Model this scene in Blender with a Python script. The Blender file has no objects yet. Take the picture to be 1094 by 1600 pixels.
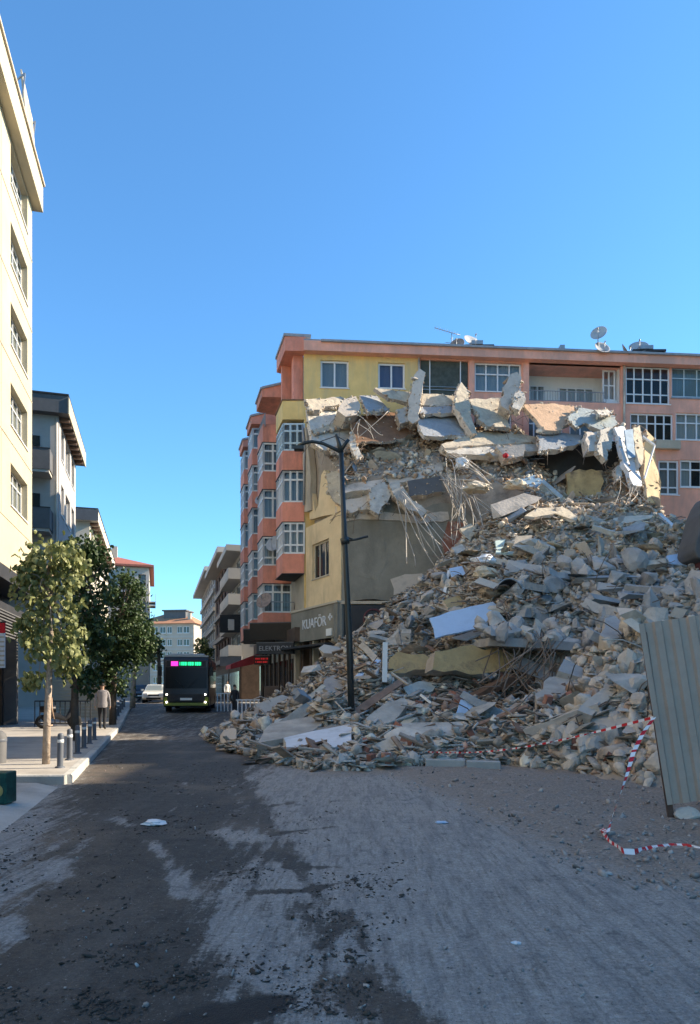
import bpy, bmesh, math, random
import numpy as np
from mathutils import Vector, Matrix, noise
random.seed(7); np.random.seed(7)
R = math.radians
SC = bpy.context.scene
COL = SC.collection

# ------------------------------------------------------------------ camera
F, CX, HY, EYE = 1067.0, 547.0, 1078.0, 1.6
cam_d = bpy.data.cameras.new('camera'); cam = bpy.data.objects.new('camera', cam_d); COL.objects.link(cam)
cam.location = (0, 0, EYE); cam.rotation_euler = (R(90), 0, 0)
cam_d.sensor_fit = 'VERTICAL'; cam_d.sensor_height = 36.0; cam_d.lens = 36.0 * F / 1600.0
cam_d.shift_y = (HY - 800.0) / 1600.0
cam_d.clip_start = 0.1; cam_d.clip_end = 3000
SC.camera = cam
# ------------------------------------------------------------------ sky, sun, exposure
SUN_AZ, SUN_EL = 10.0, 29.0            # degrees beyond +X towards +Y, above the horizon
w = bpy.data.worlds.new('World'); SC.world = w; w.use_nodes = True
nt = w.node_tree; bg = nt.nodes['Background']
sky = nt.nodes.new('ShaderNodeTexSky'); sky.sky_type = 'NISHITA'; sky.sun_disc = False
sky.sun_elevation = R(SUN_EL); sky.sun_rotation = R(90 - SUN_AZ)
sky.air_density = 1.1; sky.dust_density = 0.0; sky.ozone_density = 8.0; sky.altitude = 0
tint = nt.nodes.new('ShaderNodeMixRGB'); tint.blend_type = 'MULTIPLY'; tint.inputs[0].default_value = 1; tint.inputs[2].default_value = (.83, 1.04, 1.0, 1)
nt.links.new(sky.outputs[0], tint.inputs[1]); nt.links.new(tint.outputs[0], bg.inputs[0]); bg.inputs[1].default_value = 0.12
sun_d = bpy.data.lights.new('sun', 'SUN'); sun = bpy.data.objects.new('sun', sun_d); COL.objects.link(sun)
sun_d.energy = 4.6; sun_d.angle = R(0.5); sun_d.color = (1.0, 0.86, 0.66)
sd = Vector((math.cos(R(SUN_AZ)) * math.cos(R(SUN_EL)), math.sin(R(SUN_AZ)) * math.cos(R(SUN_EL)), math.sin(R(SUN_EL))))
sun.rotation_euler = sd.to_track_quat('Z', 'Y').to_euler(); sun.location = (30, 0, 40)
SC.view_settings.view_transform = 'Standard'; SC.view_settings.look = 'None'
SC.view_settings.exposure = 1.38; SC.view_settings.gamma = 1.0
SC.view_settings.use_curve_mapping = False
SC.cycles.max_bounces = 6; SC.cycles.transparent_max_bounces = 12

# ------------------------------------------------------------------ helpers
def P(x, y, Y):
    """the point of the place that stands Y metres ahead along the sight line of a photo position"""
    return Vector(((x - CX) * Y / F, Y, EYE - (y - HY) * Y / F))
def sstep(a, b, v):
    t = min(1, max(0, (v - a) / (b - a))); return t * t * (3 - 2 * t)
def gz(Y): return 0.5 * sstep(26, 40, Y) + 0.1 * sstep(40, 60, Y)
def tag(o, label=None, cat=None, group=None, kind=None):
    if label: o['label'] = label
    if cat: o['category'] = cat
    if group: o['group'] = group
    if kind: o['kind'] = kind
    return o
def thing(name, label, cat, loc=(0, 0, 0), rotz=0, group=None):
    o = bpy.data.objects.new(name, None); COL.objects.link(o)
    o.empty_display_size = 0.2
    o.location = loc; o.rotation_euler = (0, 0, rotz)
    return tag(o, label, cat, group)
def copy_tree(o, parent=None):
    c = o.copy(); COL.objects.link(c); c.parent = parent
    for ch in list(o.children):
        copy_tree(ch, c)
    return c
def link(name, me, m=None, parent=None):
    o = bpy.data.objects.new(name, me); COL.objects.link(o)
    if m is not None:
        for mm in (m if isinstance(m, (list, tuple)) else [m]):
            if mm is not None: me.materials.append(mm)
    if parent is not None: o.parent = parent
    return o
class MB:
    def __init__(s): s.v = []; s.f = []; s.mi = []; s.sm = []
    def add(s, vs, fs, mi=0, smooth=False):
        b = len(s.v); s.v += [tuple(v) for v in vs]
        for f in fs: s.f.append([i + b for i in f]); s.mi.append(mi); s.sm.append(smooth)
        return s
    def box(s, x0, y0, z0, x1, y1, z1, mi=0, M=None):
        vs = [Vector(p) for p in ((x0,y0,z0),(x1,y0,z0),(x1,y1,z0),(x0,y1,z0),(x0,y0,z1),(x1,y0,z1),(x1,y1,z1),(x0,y1,z1))]
        if M is not None: vs = [M @ v for v in vs]
        return s.add(vs, [(3,2,1,0),(4,5,6,7),(0,1,5,4),(1,2,6,5),(2,3,7,6),(3,0,4,7)], mi)
    def bar(s, p, q, wd, th=None, mi=0, roll=0.0):
        p = Vector(p); q = Vector(q); th = th or wd
        d = q - p; L = d.length; M = Matrix.Translation(p) @ d.to_track_quat('X', 'Z').to_matrix().to_4x4() @ Matrix.Rotation(roll, 4, 'X')
        return s.box(0, -wd/2, -th/2, L, wd/2, th/2, mi, M)
    def tube(s, pts, r, n=6, mi=0, cap=True, smooth=True):
        pts = [Vector(p) for p in pts]; k = len(pts)
        rs = r if isinstance(r, (list, tuple)) else [r] * k
        vs = []; up = None
        for i, p in enumerate(pts):
            d = (pts[min(i+1, k-1)] - pts[max(i-1, 0)]).normalized()
            if up is None:
                up = Vector((0, 0, 1)) if abs(d.z) < .9 else Vector((1, 0, 0))
            a = d.cross(up).normalized(); b = a.cross(d).normalized(); up = b
            for j in range(n):
                t = 2 * math.pi * j / n
                vs.append(p + (a * math.cos(t) + b * math.sin(t)) * rs[i])
        fs = [(i*n+j, i*n+(j+1) % n, (i+1)*n+(j+1) % n, (i+1)*n+j) for i in range(k-1) for j in range(n)]
        s.add(vs, fs, mi, smooth)
        if cap:
            b = len(s.v) - len(vs)
            s.f.append([b + j for j in range(n)][::-1]); s.mi.append(mi); s.sm.append(False)
            s.f.append([b + (k-1)*n + j for j in range(n)]); s.mi.append(mi); s.sm.append(False)
        return s
    def lathe(s, prof, n=16, mi=0, M=None, smooth=True):
        vs = [];
        for (r, z) in prof:
            for j in range(n):
                t = 2*math.pi*j/n; v = Vector((r*math.cos(t), r*math.sin(t), z)); vs.append(M @ v if M is not None else v)
        fs = [(i*n+j, i*n+(j+1) % n, (i+1)*n+(j+1) % n, (i+1)*n+j) for i in range(len(prof)-1) for j in range(n)]
        return s.add(vs, fs, mi, smooth)
    def prism(s, poly, y0, y1, mi=0, M=None, axis='y'):
        """poly of (x,z) pushed along y (axis y) or (x,y) pushed along z (axis z)"""
        n = len(poly)
        if axis == 'y': a = [Vector((x, y0, z)) for x, z in poly]; b = [Vector((x, y1, z)) for x, z in poly]
        elif axis == 'z': a = [Vector((x, y, y0)) for x, y in poly]; b = [Vector((x, y, y1)) for x, y in poly]
        else: a = [Vector((y0, x, z)) for x, z in poly]; b = [Vector((y1, x, z)) for x, z in poly]
        vs = a + b
        if M is not None: vs = [M @ v for v in vs]
        return s.add(vs, [list(range(n)), list(range(2*n-1, n-1, -1))] + [(i, i+n, (i+1) % n + n, (i+1) % n) for i in range(n)], mi)
    def mesh(s, name, fix=True):
        me = bpy.data.meshes.new(name); me.from_pydata(s.v, [], s.f)
        me.polygons.foreach_set('material_index', s.mi); me.polygons.foreach_set('use_smooth', s.sm)
        if fix:
            bm = bmesh.new(); bm.from_mesh(me); bmesh.ops.recalc_face_normals(bm, faces=bm.faces); bm.to_mesh(me); bm.free()
        me.update(); return me
    def build(s, name, m, parent=None, frame=None, loc=None, fix=True):
        o = link(name, s.mesh(name, fix), m, parent)
        if frame is not None:
            pl = parent.location if parent is not None and parent.parent is None else Vector((0, 0, 0))
            o.location = frame.o - Vector(pl); o.rotation_euler = (0, 0, frame.a)
        if loc is not None: o.location = loc
        return o
class Frame:
    """a facade: x along the wall, y into the building, z up"""
    def __init__(s, o, a): s.o = Vector(o); s.a = a; s.x = Vector((math.cos(a), math.sin(a), 0)); s.y = Vector((-math.sin(a), math.cos(a), 0))
    def w(s, x, y, z): return s.o + s.x * x + s.y * y + Vector((0, 0, z))
    def px(s, x, y, off=0.0):
        d = Vector(((x - CX) / F, 1, -(y - HY) / F)); o = s.o + s.y * off
        t = (o - Vector((0, 0, EYE))).dot(s.y) / d.dot(s.y)
        p = Vector((0, 0, EYE)) + d * t - s.o
        return p.dot(s.x), p.z
    def rect(s, x0, y0, x1, y1, off=0.0):
        """photo box of an opening in this wall -> local x0,x1,z0,z1"""
        ym = (y0 + y1) / 2; xm = (x0 + x1) / 2
        return s.px(x0, ym, off)[0], s.px(x1, ym, off)[0], s.px(xm, y1, off)[1], s.px(xm, y0, off)[1]

# ------------------------------------------------------------------ materials
def nodes(name):
    m = bpy.data.materials.new(name); m.use_nodes = True
    return m, m.node_tree, m.node_tree.nodes['Principled BSDF'], m.node_tree.links
def dusted(t, out, nz_, k):
    """demolition dust that has settled on faces lying upwards"""
    N, L = t.nodes, t.links
    ge = N.new('ShaderNodeNewGeometry'); sx = N.new('ShaderNodeSeparateXYZ'); L.new(ge.outputs['Normal'], sx.inputs[0])
    mr = N.new('ShaderNodeMapRange'); mr.inputs[1].default_value = .05; mr.inputs[2].default_value = .75; mr.inputs[4].default_value = k; L.new(sx.outputs['Z'], mr.inputs[0])
    mu = N.new('ShaderNodeMath'); mu.operation = 'MULTIPLY'; m2 = N.new('ShaderNodeMapRange'); m2.inputs[1].default_value = .3; m2.inputs[2].default_value = .6; m2.inputs[3].default_value = .35; L.new(nz_, m2.inputs[0]); L.new(mr.outputs[0], mu.inputs[0]); L.new(m2.outputs[0], mu.inputs[1])
    mx = N.new('ShaderNodeMixRGB'); L.new(mu.outputs[0], mx.inputs[0]); L.new(out, mx.inputs[1]); mx.inputs[2].default_value = (.46, .40, .335, 1); return mx.outputs[0]
def mat(name, col, rough=.85, var=.25, scale=2.5, bump=.25, bscale=22, metal=0.0, rnd=0.0, col2=None, amt2=.5, scale2=.7, spec=.3, streak=0.0, dust=0.0):
    m, t, b, L = nodes(name); N = t.nodes
    tc = N.new('ShaderNodeTexCoord'); co = tc.outputs['Object']
    if rnd > 0:
        oi = N.new('ShaderNodeObjectInfo'); va = N.new('ShaderNodeVectorMath'); va.operation = 'ADD'
        sc = N.new('ShaderNodeVectorMath'); sc.operation = 'SCALE'; sc.inputs['Scale'].default_value = 30
        cb = N.new('ShaderNodeCombineXYZ')
        for i in range(3): L.new(oi.outputs['Random'], cb.inputs[i])
        L.new(cb.outputs[0], sc.inputs[0]); L.new(co, va.inputs[0]); L.new(sc.outputs[0], va.inputs[1]); co = va.outputs[0]
    n = N.new('ShaderNodeTexNoise'); n.inputs['Scale'].default_value = scale; n.inputs['Detail'].default_value = 6; n.inputs['Roughness'].default_value = .65
    L.new(co, n.inputs['Vector'])
    r = N.new('ShaderNodeValToRGB'); r.color_ramp.elements[0].position = .3; r.color_ramp.elements[1].position = .72
    r.color_ramp.elements[0].color = tuple(c * (1 - var) for c in col) + (1,)
    r.color_ramp.elements[1].color = tuple(min(1, c * (1 + var)) for c in col) + (1,)
    L.new(n.outputs[0], r.inputs[0]); out = r.outputs[0]
    if col2 is not None:
        n2 = N.new('ShaderNodeTexNoise'); n2.inputs['Scale'].default_value = scale2; n2.inputs['Detail'].default_value = 8; n2.inputs['Roughness'].default_value = .7
        if streak > 0:
            mp = N.new('ShaderNodeMapping'); mp.inputs['Scale'].default_value = (1, 1, streak); L.new(co, mp.inputs[0]); L.new(mp.outputs[0], n2.inputs['Vector'])
        else: L.new(co, n2.inputs['Vector'])
        r2 = N.new('ShaderNodeValToRGB'); r2.color_ramp.elements[0].position = .62 - .3 * amt2; r2.color_ramp.elements[1].position = .75 - .2 * amt2
        L.new(n2.outputs[0], r2.inputs[0])
        mx = N.new('ShaderNodeMixRGB'); L.new(r2.outputs[0], mx.inputs[0]); L.new(out, mx.inputs[1]); mx.inputs[2].default_value = tuple(col2) + (1,); out = mx.outputs[0]
    if rnd > 0:
        mr = N.new('ShaderNodeMapRange'); mr.inputs[3].default_value = 1 - rnd; mr.inputs[4].default_value = 1 + rnd
        L.new(oi.outputs['Random'], mr.inputs[0])
        hs = N.new('ShaderNodeHueSaturation'); L.new(mr.outputs[0], hs.inputs['Value']); L.new(out, hs.inputs['Color']); out = hs.outputs[0]
    if dust > 0: out = dusted(t, out, n.outputs[0], dust)
    L.new(out, b.inputs['Base Color']); b.inputs['Roughness'].default_value = rough; b.inputs['Metallic'].default_value = metal
    b.inputs['Specular IOR Level'].default_value = spec
    if bump > 0:
        n3 = N.new('ShaderNodeTexNoise'); n3.inputs['Scale'].default_value = bscale; n3.inputs['Detail'].default_value = 5; L.new(co, n3.inputs['Vector'])
        bp = N.new('ShaderNodeBump'); bp.inputs['Strength'].default_value = bump; bp.inputs['Distance'].default_value = .04
        L.new(n3.outputs[0], bp.inputs['Height']); L.new(bp.outputs[0], b.inputs['Normal'])
    return m
def emis(name, col, s):
    m, t, b, L = nodes(name); b.inputs['Base Color'].default_value = (0, 0, 0, 1)
    b.inputs['Emission Color'].default_value = col + (1,); b.inputs['Emission Strength'].default_value = s; return m
def glass(name, tint=(.05, .07, .09), trans=.45):
    """window pane: a mirror-smooth sheet that lets part of the room show"""
    m, t, b, L = nodes(name); N = t.nodes
    b.inputs['Base Color'].default_value = tint + (1,); b.inputs['Roughness'].default_value = .06; b.inputs['Specular IOR Level'].default_value = .9
    tr = N.new('ShaderNodeBsdfTransparent'); tr.inputs[0].default_value = (.8, .86, .88, 1)
    mx = N.new('ShaderNodeMixShader'); mx.inputs[0].default_value = trans
    L.new(b.outputs[0], mx.inputs[1]); L.new(tr.outputs[0], mx.inputs[2]); L.new(mx.outputs[0], N['Material Output'].inputs[0]); return m
def cloth(name, a, b_, scale=9):
    """curtain: vertical folds, their shading painted into the colour too"""
    m, t, b, L = nodes(name); N = t.nodes
    tc = N.new('ShaderNodeTexCoord'); wv = N.new('ShaderNodeTexWave'); wv.inputs['Scale'].default_value = scale; wv.inputs['Distortion'].default_value = 2.5; wv.inputs['Detail'].default_value = 2
    mp = N.new('ShaderNodeMapping'); mp.inputs['Scale'].default_value = (1, 1, .05); L.new(tc.outputs['Object'], mp.inputs[0]); L.new(mp.outputs[0], wv.inputs[0])
    r = N.new('ShaderNodeValToRGB'); r.color_ramp.elements[0].color = a + (1,); r.color_ramp.elements[1].color = b_ + (1,)  # tone follows the folds: shade of the hollows put into the colour
    L.new(wv.outputs['Fac'], r.inputs[0]); L.new(r.outputs[0], b.inputs['Base Color']); b.inputs['Roughness'].default_value = .9
    bp = N.new('ShaderNodeBump'); bp.inputs['Strength'].default_value = .5; L.new(wv.outputs['Fac'], bp.inputs['Height']); L.new(bp.outputs[0], b.inputs['Normal']); return m

M = {}
M['cream'] = mat('cream_plaster', (.47, .415, .30), .8, .12, .6, .12, 30, col2=(.50, .43, .30), amt2=.35, scale2=.35, streak=.25)
M['cream2'] = mat('cream_plaster_far', (.58, .52, .42), .85, .1, .5, .1)
M['greywall'] = mat('grey_render', (.40, .38, .36), .85, .12, .8, .15)
M['darkgrey'] = mat('dark_grey_panel', (.115, .115, .118), .7, .15, 2, .1)
M['charcoal'] = mat('charcoal', (.035, .036, .04), .6, .2, 2, .1)
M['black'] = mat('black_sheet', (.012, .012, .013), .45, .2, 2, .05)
M['brownshop'] = mat('brown_shopfront', (.10, .065, .045), .6, .35, 2, .1)
M['white'] = mat('white_paint', (.74, .74, .72), .5, .05, 3, .05)
M['pvc'] = mat('white_window_frame', (.72, .73, .74), .4, .04, 3, .03)
M['bluepvc'] = mat('pale_blue_frame', (.50, .62, .68), .45, .08, 3, .03)
M['pink'] = mat('pink_plaster', (.86, .42, .30), .88, .14, 1.2, .15, col2=(.62, .34, .26), amt2=.6, scale2=.6, streak=.3)
M['orange'] = mat('orange_plaster', (.72, .285, .20), .88, .16, 1.2, .15, col2=(.44, .19, .14), amt2=.5, scale2=.8, streak=.3)
M['yellow'] = mat('ochre_plaster', (.80, .56, .22), .88, .12, 1.0, .15, col2=(.55, .44, .24), amt2=.6, scale2=.5, streak=.2)
M['palewall'] = mat('pale_yellow_plaster', (.74, .565, .335), .88, .14, 1.0, .2, col2=(.48, .37, .22), amt2=.4, scale2=.7, streak=.2)
M['beige'] = mat('beige_plaster', (.50, .43, .33), .88, .15, 1.0, .2, col2=(.33, .28, .22), amt2=.35, scale2=.7, streak=.3)
M['partywall'] = mat('grey_party_wall', (.255, .24, .20), .92, .22, .8, .35, 12, col2=(.17, .16, .135), amt2=.55, scale2=.45, streak=.5)
M['gutter'] = mat('zinc_gutter', (.30, .31, .33), .5, .2, 3, .1)
M['redroof'] = mat('red_roof', (.35, .12, .08), .8, .2, 3, .3, 8)
M['tileroof'] = mat('terracotta_roof', (.42, .20, .11), .8, .2, 2, .3, 8)
M['farwall'] = mat('far_grey_wall', (.30, .285, .265), .85, .12, .4, .1)
M['farwall2'] = mat('far_pale_wall', (.46, .42, .37), .85, .12, .4, .1)
M['farbrown'] = mat('far_brown_wall', (.12, .085, .075), .8, .2, .4, .1)
M['glass'] = glass('window_glass', (.03, .036, .04), .68)
M['glassblue'] = glass('window_glass_sky', (.05, .07, .09), .58)
M['glassdark'] = glass('window_glass_dark', (.012, .015, .018), .15)
M['room'] = mat('unlit_room', (.05, .048, .045), .95, .3, 1, 0)  # near-black colour stands for the shade inside the rooms
M['curt_blue'] = cloth('blue_grey_curtain', (.34, .45, .55), (.62, .72, .78))
M['curt_navy'] = cloth('navy_curtain', (.10, .13, .28), (.30, .36, .58))
M['curt_white'] = cloth('white_net_curtain', (.55, .54, .51), (.80, .79, .75))
M['curt_grey'] = cloth('grey_net_curtain', (.26, .26, .255), (.50, .49, .47))
M['curt_teal'] = cloth('pale_teal_blind', (.30, .44, .46), (.44, .58, .60), 4)
M['blind'] = mat('tan_blind', (.40, .32, .22), .8, .15, 3, .1)
M['screen'] = mat('green_grey_screen', (.07, .085, .075), .8, .3, 4, .2, 40)
M['steel'] = mat('dull_steel', (.32, .33, .34), .45, .15, 4, .08, metal=.6)
M['rail'] = mat('painted_rail', (.28, .28, .29), .5, .1, 4, .05)
M['dish'] = mat('dish_grey', (.42, .42, .42), .55, .15, 3, .08)
M['dishrust'] = mat('dish_rusty', (.30, .22, .18), .6, .4, 6, .08)
M['lamp'] = mat('black_green_lamp_paint', (.022, .028, .03), .4, .25, 3, .08, spec=.5)
M['conc'] = mat('broken_concrete', (.55, .48, .41), .93, .3, 1.6, .6, 9, rnd=.25, col2=(.24, .225, .205), amt2=.4, scale2=1.2, dust=.6)
M['concblue'] = mat('blue_grey_concrete', (.345, .345, .35), .93, .28, 2.0, .6, 9, rnd=.28, dust=.5)
M['concbrown'] = mat('dusty_brown_concrete', (.56, .495, .425), .95, .28, 2.0, .6, 9, rnd=.25, col2=(.42, .37, .32), amt2=.45, scale2=2, dust=.6)
M['concpale'] = mat('pale_concrete', (.50, .465, .41), .93, .28, 1.8, .9, 7, rnd=.18, col2=(.36, .33, .29), amt2=.35, scale2=1.4)
M['creamslab'] = mat('cream_slab', (.56, .48, .36), .93, .25, 1.7, .9, 7, col2=(.36, .31, .25), amt2=.6, scale2=1.3)
M['orangeslab'] = mat('orange_cream_slab', (.56, .37, .24), .93, .22, 1.6, .8, 7, col2=(.45, .30, .2), amt2=.35, scale2=1.1)
M['blueslab'] = mat('blue_grey_slab', (.33, .345, .36), .93, .25, 1.5, .9, 7, col2=(.24, .25, .26), amt2=.4, scale2=1.1)
M['mintslab'] = mat('pale_mint_slab', (.40, .435, .42), .93, .25, 1.5, .9, 7, col2=(.30, .31, .30), amt2=.4, scale2=1.1)
M['rustslab'] = mat('rust_brown_panel', (.26, .145, .085), .9, .3, 1.5, .35, 10, col2=(.15, .09, .06), amt2=.45, scale2=1.0)
M['tanbeam'] = mat('tan_plaster_beam', (.50, .36, .18), .92, .3, 1.2, .5, 9, col2=(.20, .15, .10), amt2=.45, scale2=1.3)
M['whiteboard'] = mat('white_board', (.66, .67, .69), .6, .1, 2, .12, col2=(.45, .44, .42), amt2=.3, scale2=1.5)
M['bluesheet'] = mat('pale_blue_sheet', (.46, .58, .74), .5, .1, 1.5, .12, col2=(.36, .45, .56), amt2=.35, scale2=1.5)
M['bluepipe'] = mat('blue_crushed_metal', (.25, .36, .46), .5, .25, 3, .2)
M['mint'] = mat('mint_painted_wood', (.45, .55, .52), .7, .12, 3, .15)
M['wood'] = mat('weathered_timber', (.30, .22, .16), .88, .3, 3, .3, 18, rnd=.35, dust=.5)
M['woodpale'] = mat('pale_timber', (.48, .42, .34), .85, .2, 3, .25, 18, rnd=.25)
M['woodbrown'] = mat('brown_timber', (.22, .14, .10), .85, .25, 3, .25, 18, rnd=.3)
M['brick'] = mat('red_brick', (.30, .13, .09), .92, .25, 4, .4, 20, rnd=.3, col2=(.40, .36, .32), amt2=.35, scale2=3)
M['rebar'] = mat('rusty_wire', (.20, .155, .125), .8, .3, 5, 0, rnd=.3)
M['wirepale'] = mat('pale_cable', (.46, .42, .37), .7, .2, 5, 0, rnd=.2)
M['plastic'] = mat('white_plastic_bag', (.72, .73, .74), .45, .08, 4, .4, 8)
M['insul'] = mat('cream_insulation', (.62, .54, .42), .95, .2, 4, .9, 10)
M['redcloth'] = mat('red_cloth', (.50, .03, .04), .8, .2, 6, .2)
M['mound'] = mat('rubble_dust', (.38, .325, .27), .96, .4, 1.6, .9, 7, col2=(.19, .16, .13), amt2=.5, scale2=.8)
M['kerb'] = mat('kerb_concrete', (.42, .41, .38), .9, .15, 3, .3, 25, rnd=.12)
M['pave'] = mat('pavement_concrete', (.40, .37, .33), .88, .14, 1.5, .3, 40, col2=(.30, .275, .245), amt2=.4, scale2=.6)
M['apron'] = mat('apron_concrete', (.52, .475, .42), .88, .16, 1.5, .35, 40, col2=(.38, .345, .305), amt2=.4, scale2=.8)
M['galv'] = mat('galvanised_sheet', (.45, .335, .265), .8, .14, 1.2, .1, 12, metal=0.0, col2=(.40, .295, .23), amt2=.4, scale2=2.5)
M['rust'] = mat('rusty_iron', (.10, .06, .045), .85, .4, 6, .4)
M['tapered'] = mat('tape_red', (.58, .02, .03), .45, .1, 6, .05)
M['tapewhite'] = mat('tape_white', (.78, .76, .76), .45, .06, 6, .05)
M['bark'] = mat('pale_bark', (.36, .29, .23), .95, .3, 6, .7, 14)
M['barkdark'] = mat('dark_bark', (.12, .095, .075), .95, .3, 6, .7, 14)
M['maroon'] = mat('maroon_steel', (.10, .035, .04), .6, .25, 3, .1)
M['bolt'] = mat('bollard_grey', (.11, .12, .14), .5, .15, 4, .06)
def leafmat(name, a, b_, tr=.25):
    m, t, b, L = nodes(name); N = t.nodes
    g = N.new('ShaderNodeNewGeometry'); r = N.new('ShaderNodeValToRGB'); r.color_ramp.elements[0].color = a + (1,); r.color_ramp.elements[1].color = b_ + (1,)
    L.new(g.outputs['Random Per Island'], r.inputs[0]); L.new(r.outputs[0], b.inputs['Base Color']); b.inputs['Roughness'].default_value = .5; b.inputs['Specular IOR Level'].default_value = .4
    tl = N.new('ShaderNodeBsdfTranslucent'); L.new(r.outputs[0], tl.inputs[0]); mx = N.new('ShaderNodeMixShader'); mx.inputs[0].default_value = tr
    L.new(b.outputs[0], mx.inputs[1]); L.new(tl.outputs[0], mx.inputs[2]); L.new(mx.outputs[0], N['Material Output'].inputs[0]); return m
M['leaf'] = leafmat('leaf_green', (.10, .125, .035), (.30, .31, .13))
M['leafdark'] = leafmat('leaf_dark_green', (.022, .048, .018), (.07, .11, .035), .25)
# ------------------------------------------------------------------ ground, road, pavement
def KX(Y): return -4.7 - 0.284 * (Y - 11.5)         # left kerb line of the street
ST = math.atan2(.962, -.273)                         # direction of the street
m, t, b, L = nodes('street_dust_ground'); N = t.nodes
M['ground'] = mat('bare_ground', (.26, .245, .225), .95, .2, .4, .4, 12, col2=(.2, .185, .17), amt2=.4, scale2=.2)
ys = [-60, -20, 0, 10, 20] + list(np.arange(24, 62, 2.0)) + [80, 120, 200, 400, 900]
xs = [-700, -200, -60, -30, 0, 30, 60, 200, 700]
g = MB(); nx = len(xs)
g.add([(x, y, gz(y) - .012) for y in ys for x in xs], [(j*nx+i, j*nx+i+1, (j+1)*nx+i+1, (j+1)*nx+i) for j in range(len(ys)-1) for i in range(nx-1)])
tag(g.build('ground', M['ground'], fix=False), kind='structure')

# the road: one fine sheet; where mud lies on the pale concrete is stored per vertex
def G(x, y): Y = F * EYE / (y - HY); return ((x - CX) * Y / F, Y)
def poly_sd(px, py, poly):
    """signed distance, positive inside"""
    d2 = np.full(px.shape, 1e9); ins = np.zeros(px.shape, bool); n = len(poly)
    for i in range(n):
        ax, ay = poly[i]; bx, by = poly[(i+1) % n]
        ex, ey = bx-ax, by-ay; wx, wy = px-ax, py-ay
        tt = np.clip((wx*ex + wy*ey) / (ex*ex + ey*ey + 1e-9), 0, 1)
        d2 = np.minimum(d2, (wx-ex*tt)**2 + (wy-ey*tt)**2)
        c = ((ay > py) != (by > py)) & (px < (bx-ax)*(py-ay)/((by-ay) if abs(by-ay) > 1e-9 else 1e-9) + ax)
        ins ^= c
    d = np.sqrt(d2); return np.where(ins, d, -d)
def line_d(px, py, pts):
    d2 = np.full(px.shape, 1e9)
    for (ax, ay), (bx, by) in zip(pts[:-1], pts[1:]):
        ex, ey = bx-ax, by-ay; wx, wy = px-ax, py-ay
        tt = np.clip((wx*ex + wy*ey) / (ex*ex + ey*ey + 1e-9), 0, 1)
        d2 = np.minimum(d2, (wx-ex*tt)**2 + (wy-ey*tt)**2)
    return np.sqrt(d2)
rows = list(np.arange(-6, 2, .5)) + list(2.0 * np.power(1.0105, np.arange(0, 330)))
rows = np.array([r for r in rows if r < 62] + [70, 90, 120, 160]); nr = len(rows); nc = 240
tt = np.linspace(0, 1, nc)
Yg = np.repeat(rows[:, None], nc, 1)
x0 = np.where(rows < 11.5, -3.9 - .247 * (rows - 7.6) - .35, -4.7 - .284 * (rows - 11.5) + .0)
x1 = np.where(rows < 26, 13.0, np.where(rows < 34, 13 - (rows - 26) * 2.0, -3.0 - .284 * (rows - 34)))
Xg = x0[:, None] + (x1 - x0)[:, None] * tt[None, :]
Zg = np.array([gz(r) for r in rows])[:, None] + np.zeros_like(Xg)
def gp(pts): return [G(*p) for p in pts]
dark = poly_sd(Xg, Yg, gp([(215, 1160), (120, 1200), (95, 1262), (80, 1330), (30, 1395), (-60, 1450), (-300, 1700), (430, 1700), (447, 1600), (425, 1530), (372, 1450), (362, 1395), (408, 1340), (402, 1270), (378, 1215), (420, 1190), (480, 1150)]))
far = (Yg - 15.2) * .5 - np.maximum(0, Xg + 1.2) * .4
mud = np.maximum(np.clip(dark * 1.6, -2.2, 1.3), np.clip(far, -2, .25))
for pts, wd, s in [([(238, 1315), (262, 1345), (275, 1375), (285, 1398)], .10, -1.5), ([(85, 1350), (95, 1370)], .10, -1.3), ([(180, 1278), (212, 1290)], .16, -1.2),
                   ([(10, 1440), (14, 1465)], .10, -1.2), ([(345, 1300), (390, 1310)], .16, -1.1), ([(170, 1270), (260, 1268), (290, 1258)], .14, -.9), ([(370, 1440), (410, 1490), (430, 1530)], .12, -1.3),
                   ([(258, 1225), (275, 1240)], .07, -1.1), ([(285, 1222), (300, 1242)], .07, -1.1), ([(430, 1350), (520, 1440), (560, 1500)], .05, -.8),
                   ([(400, 1395), (470, 1392), (560, 1375), (640, 1358)], .05, 1.5), ([(430, 1303), (520, 1292), (640, 1278)], .06, 1.4), ([(450, 1355), (530, 1355), (590, 1350)], .05, 1.4),
                   ([(765, 1403), (800, 1395), (850, 1383)], .11, 1.7), ([(500, 1480), (540, 1440), (575, 1390)], .05, 1.1), ([(560, 1480), (570, 1440)], .05, .9),
                   ([(480, 1420), (500, 1500), (560, 1560), (600, 1600)], .20, .45), ([(580, 1560), (640, 1580), (700, 1600)], .16, .7), ([(560, 1530), (700, 1500), (730, 1470)], .12, .55),
                   ([(430, 1330), (480, 1400), (510, 1450)], .12, .8), ([(60, 1600), (140, 1400), (205, 1250), (250, 1150)], .06, -.3), ([(620, 1600), (510, 1420), (420, 1290), (345, 1165)], .07, .55), ([(800, 1600), (640, 1420), (500, 1270), (390, 1175)], .06, .45), ([(660, 1600), (560, 1450), (450, 1310)], .05, .5), ([(600, 1240), (700, 1262)], .08, .5), ([(420, 1260), (520, 1245)], .08, .9), ([(170, 1470), (215, 1478), (260, 1470)], .06, .8)]:
    dd = line_d(Xg, Yg, gp(pts)); mud += s * np.exp(-(dd / (wd * 1.2))**2)
wet = np.exp(-(line_d(Xg, Yg, gp([(250, 1620), (330, 1590), (420, 1572)])) / .16)**2) + .8 * np.exp(-(line_d(Xg, Yg, gp([(190, 1478), (230, 1482)])) / .05)**2)
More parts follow.
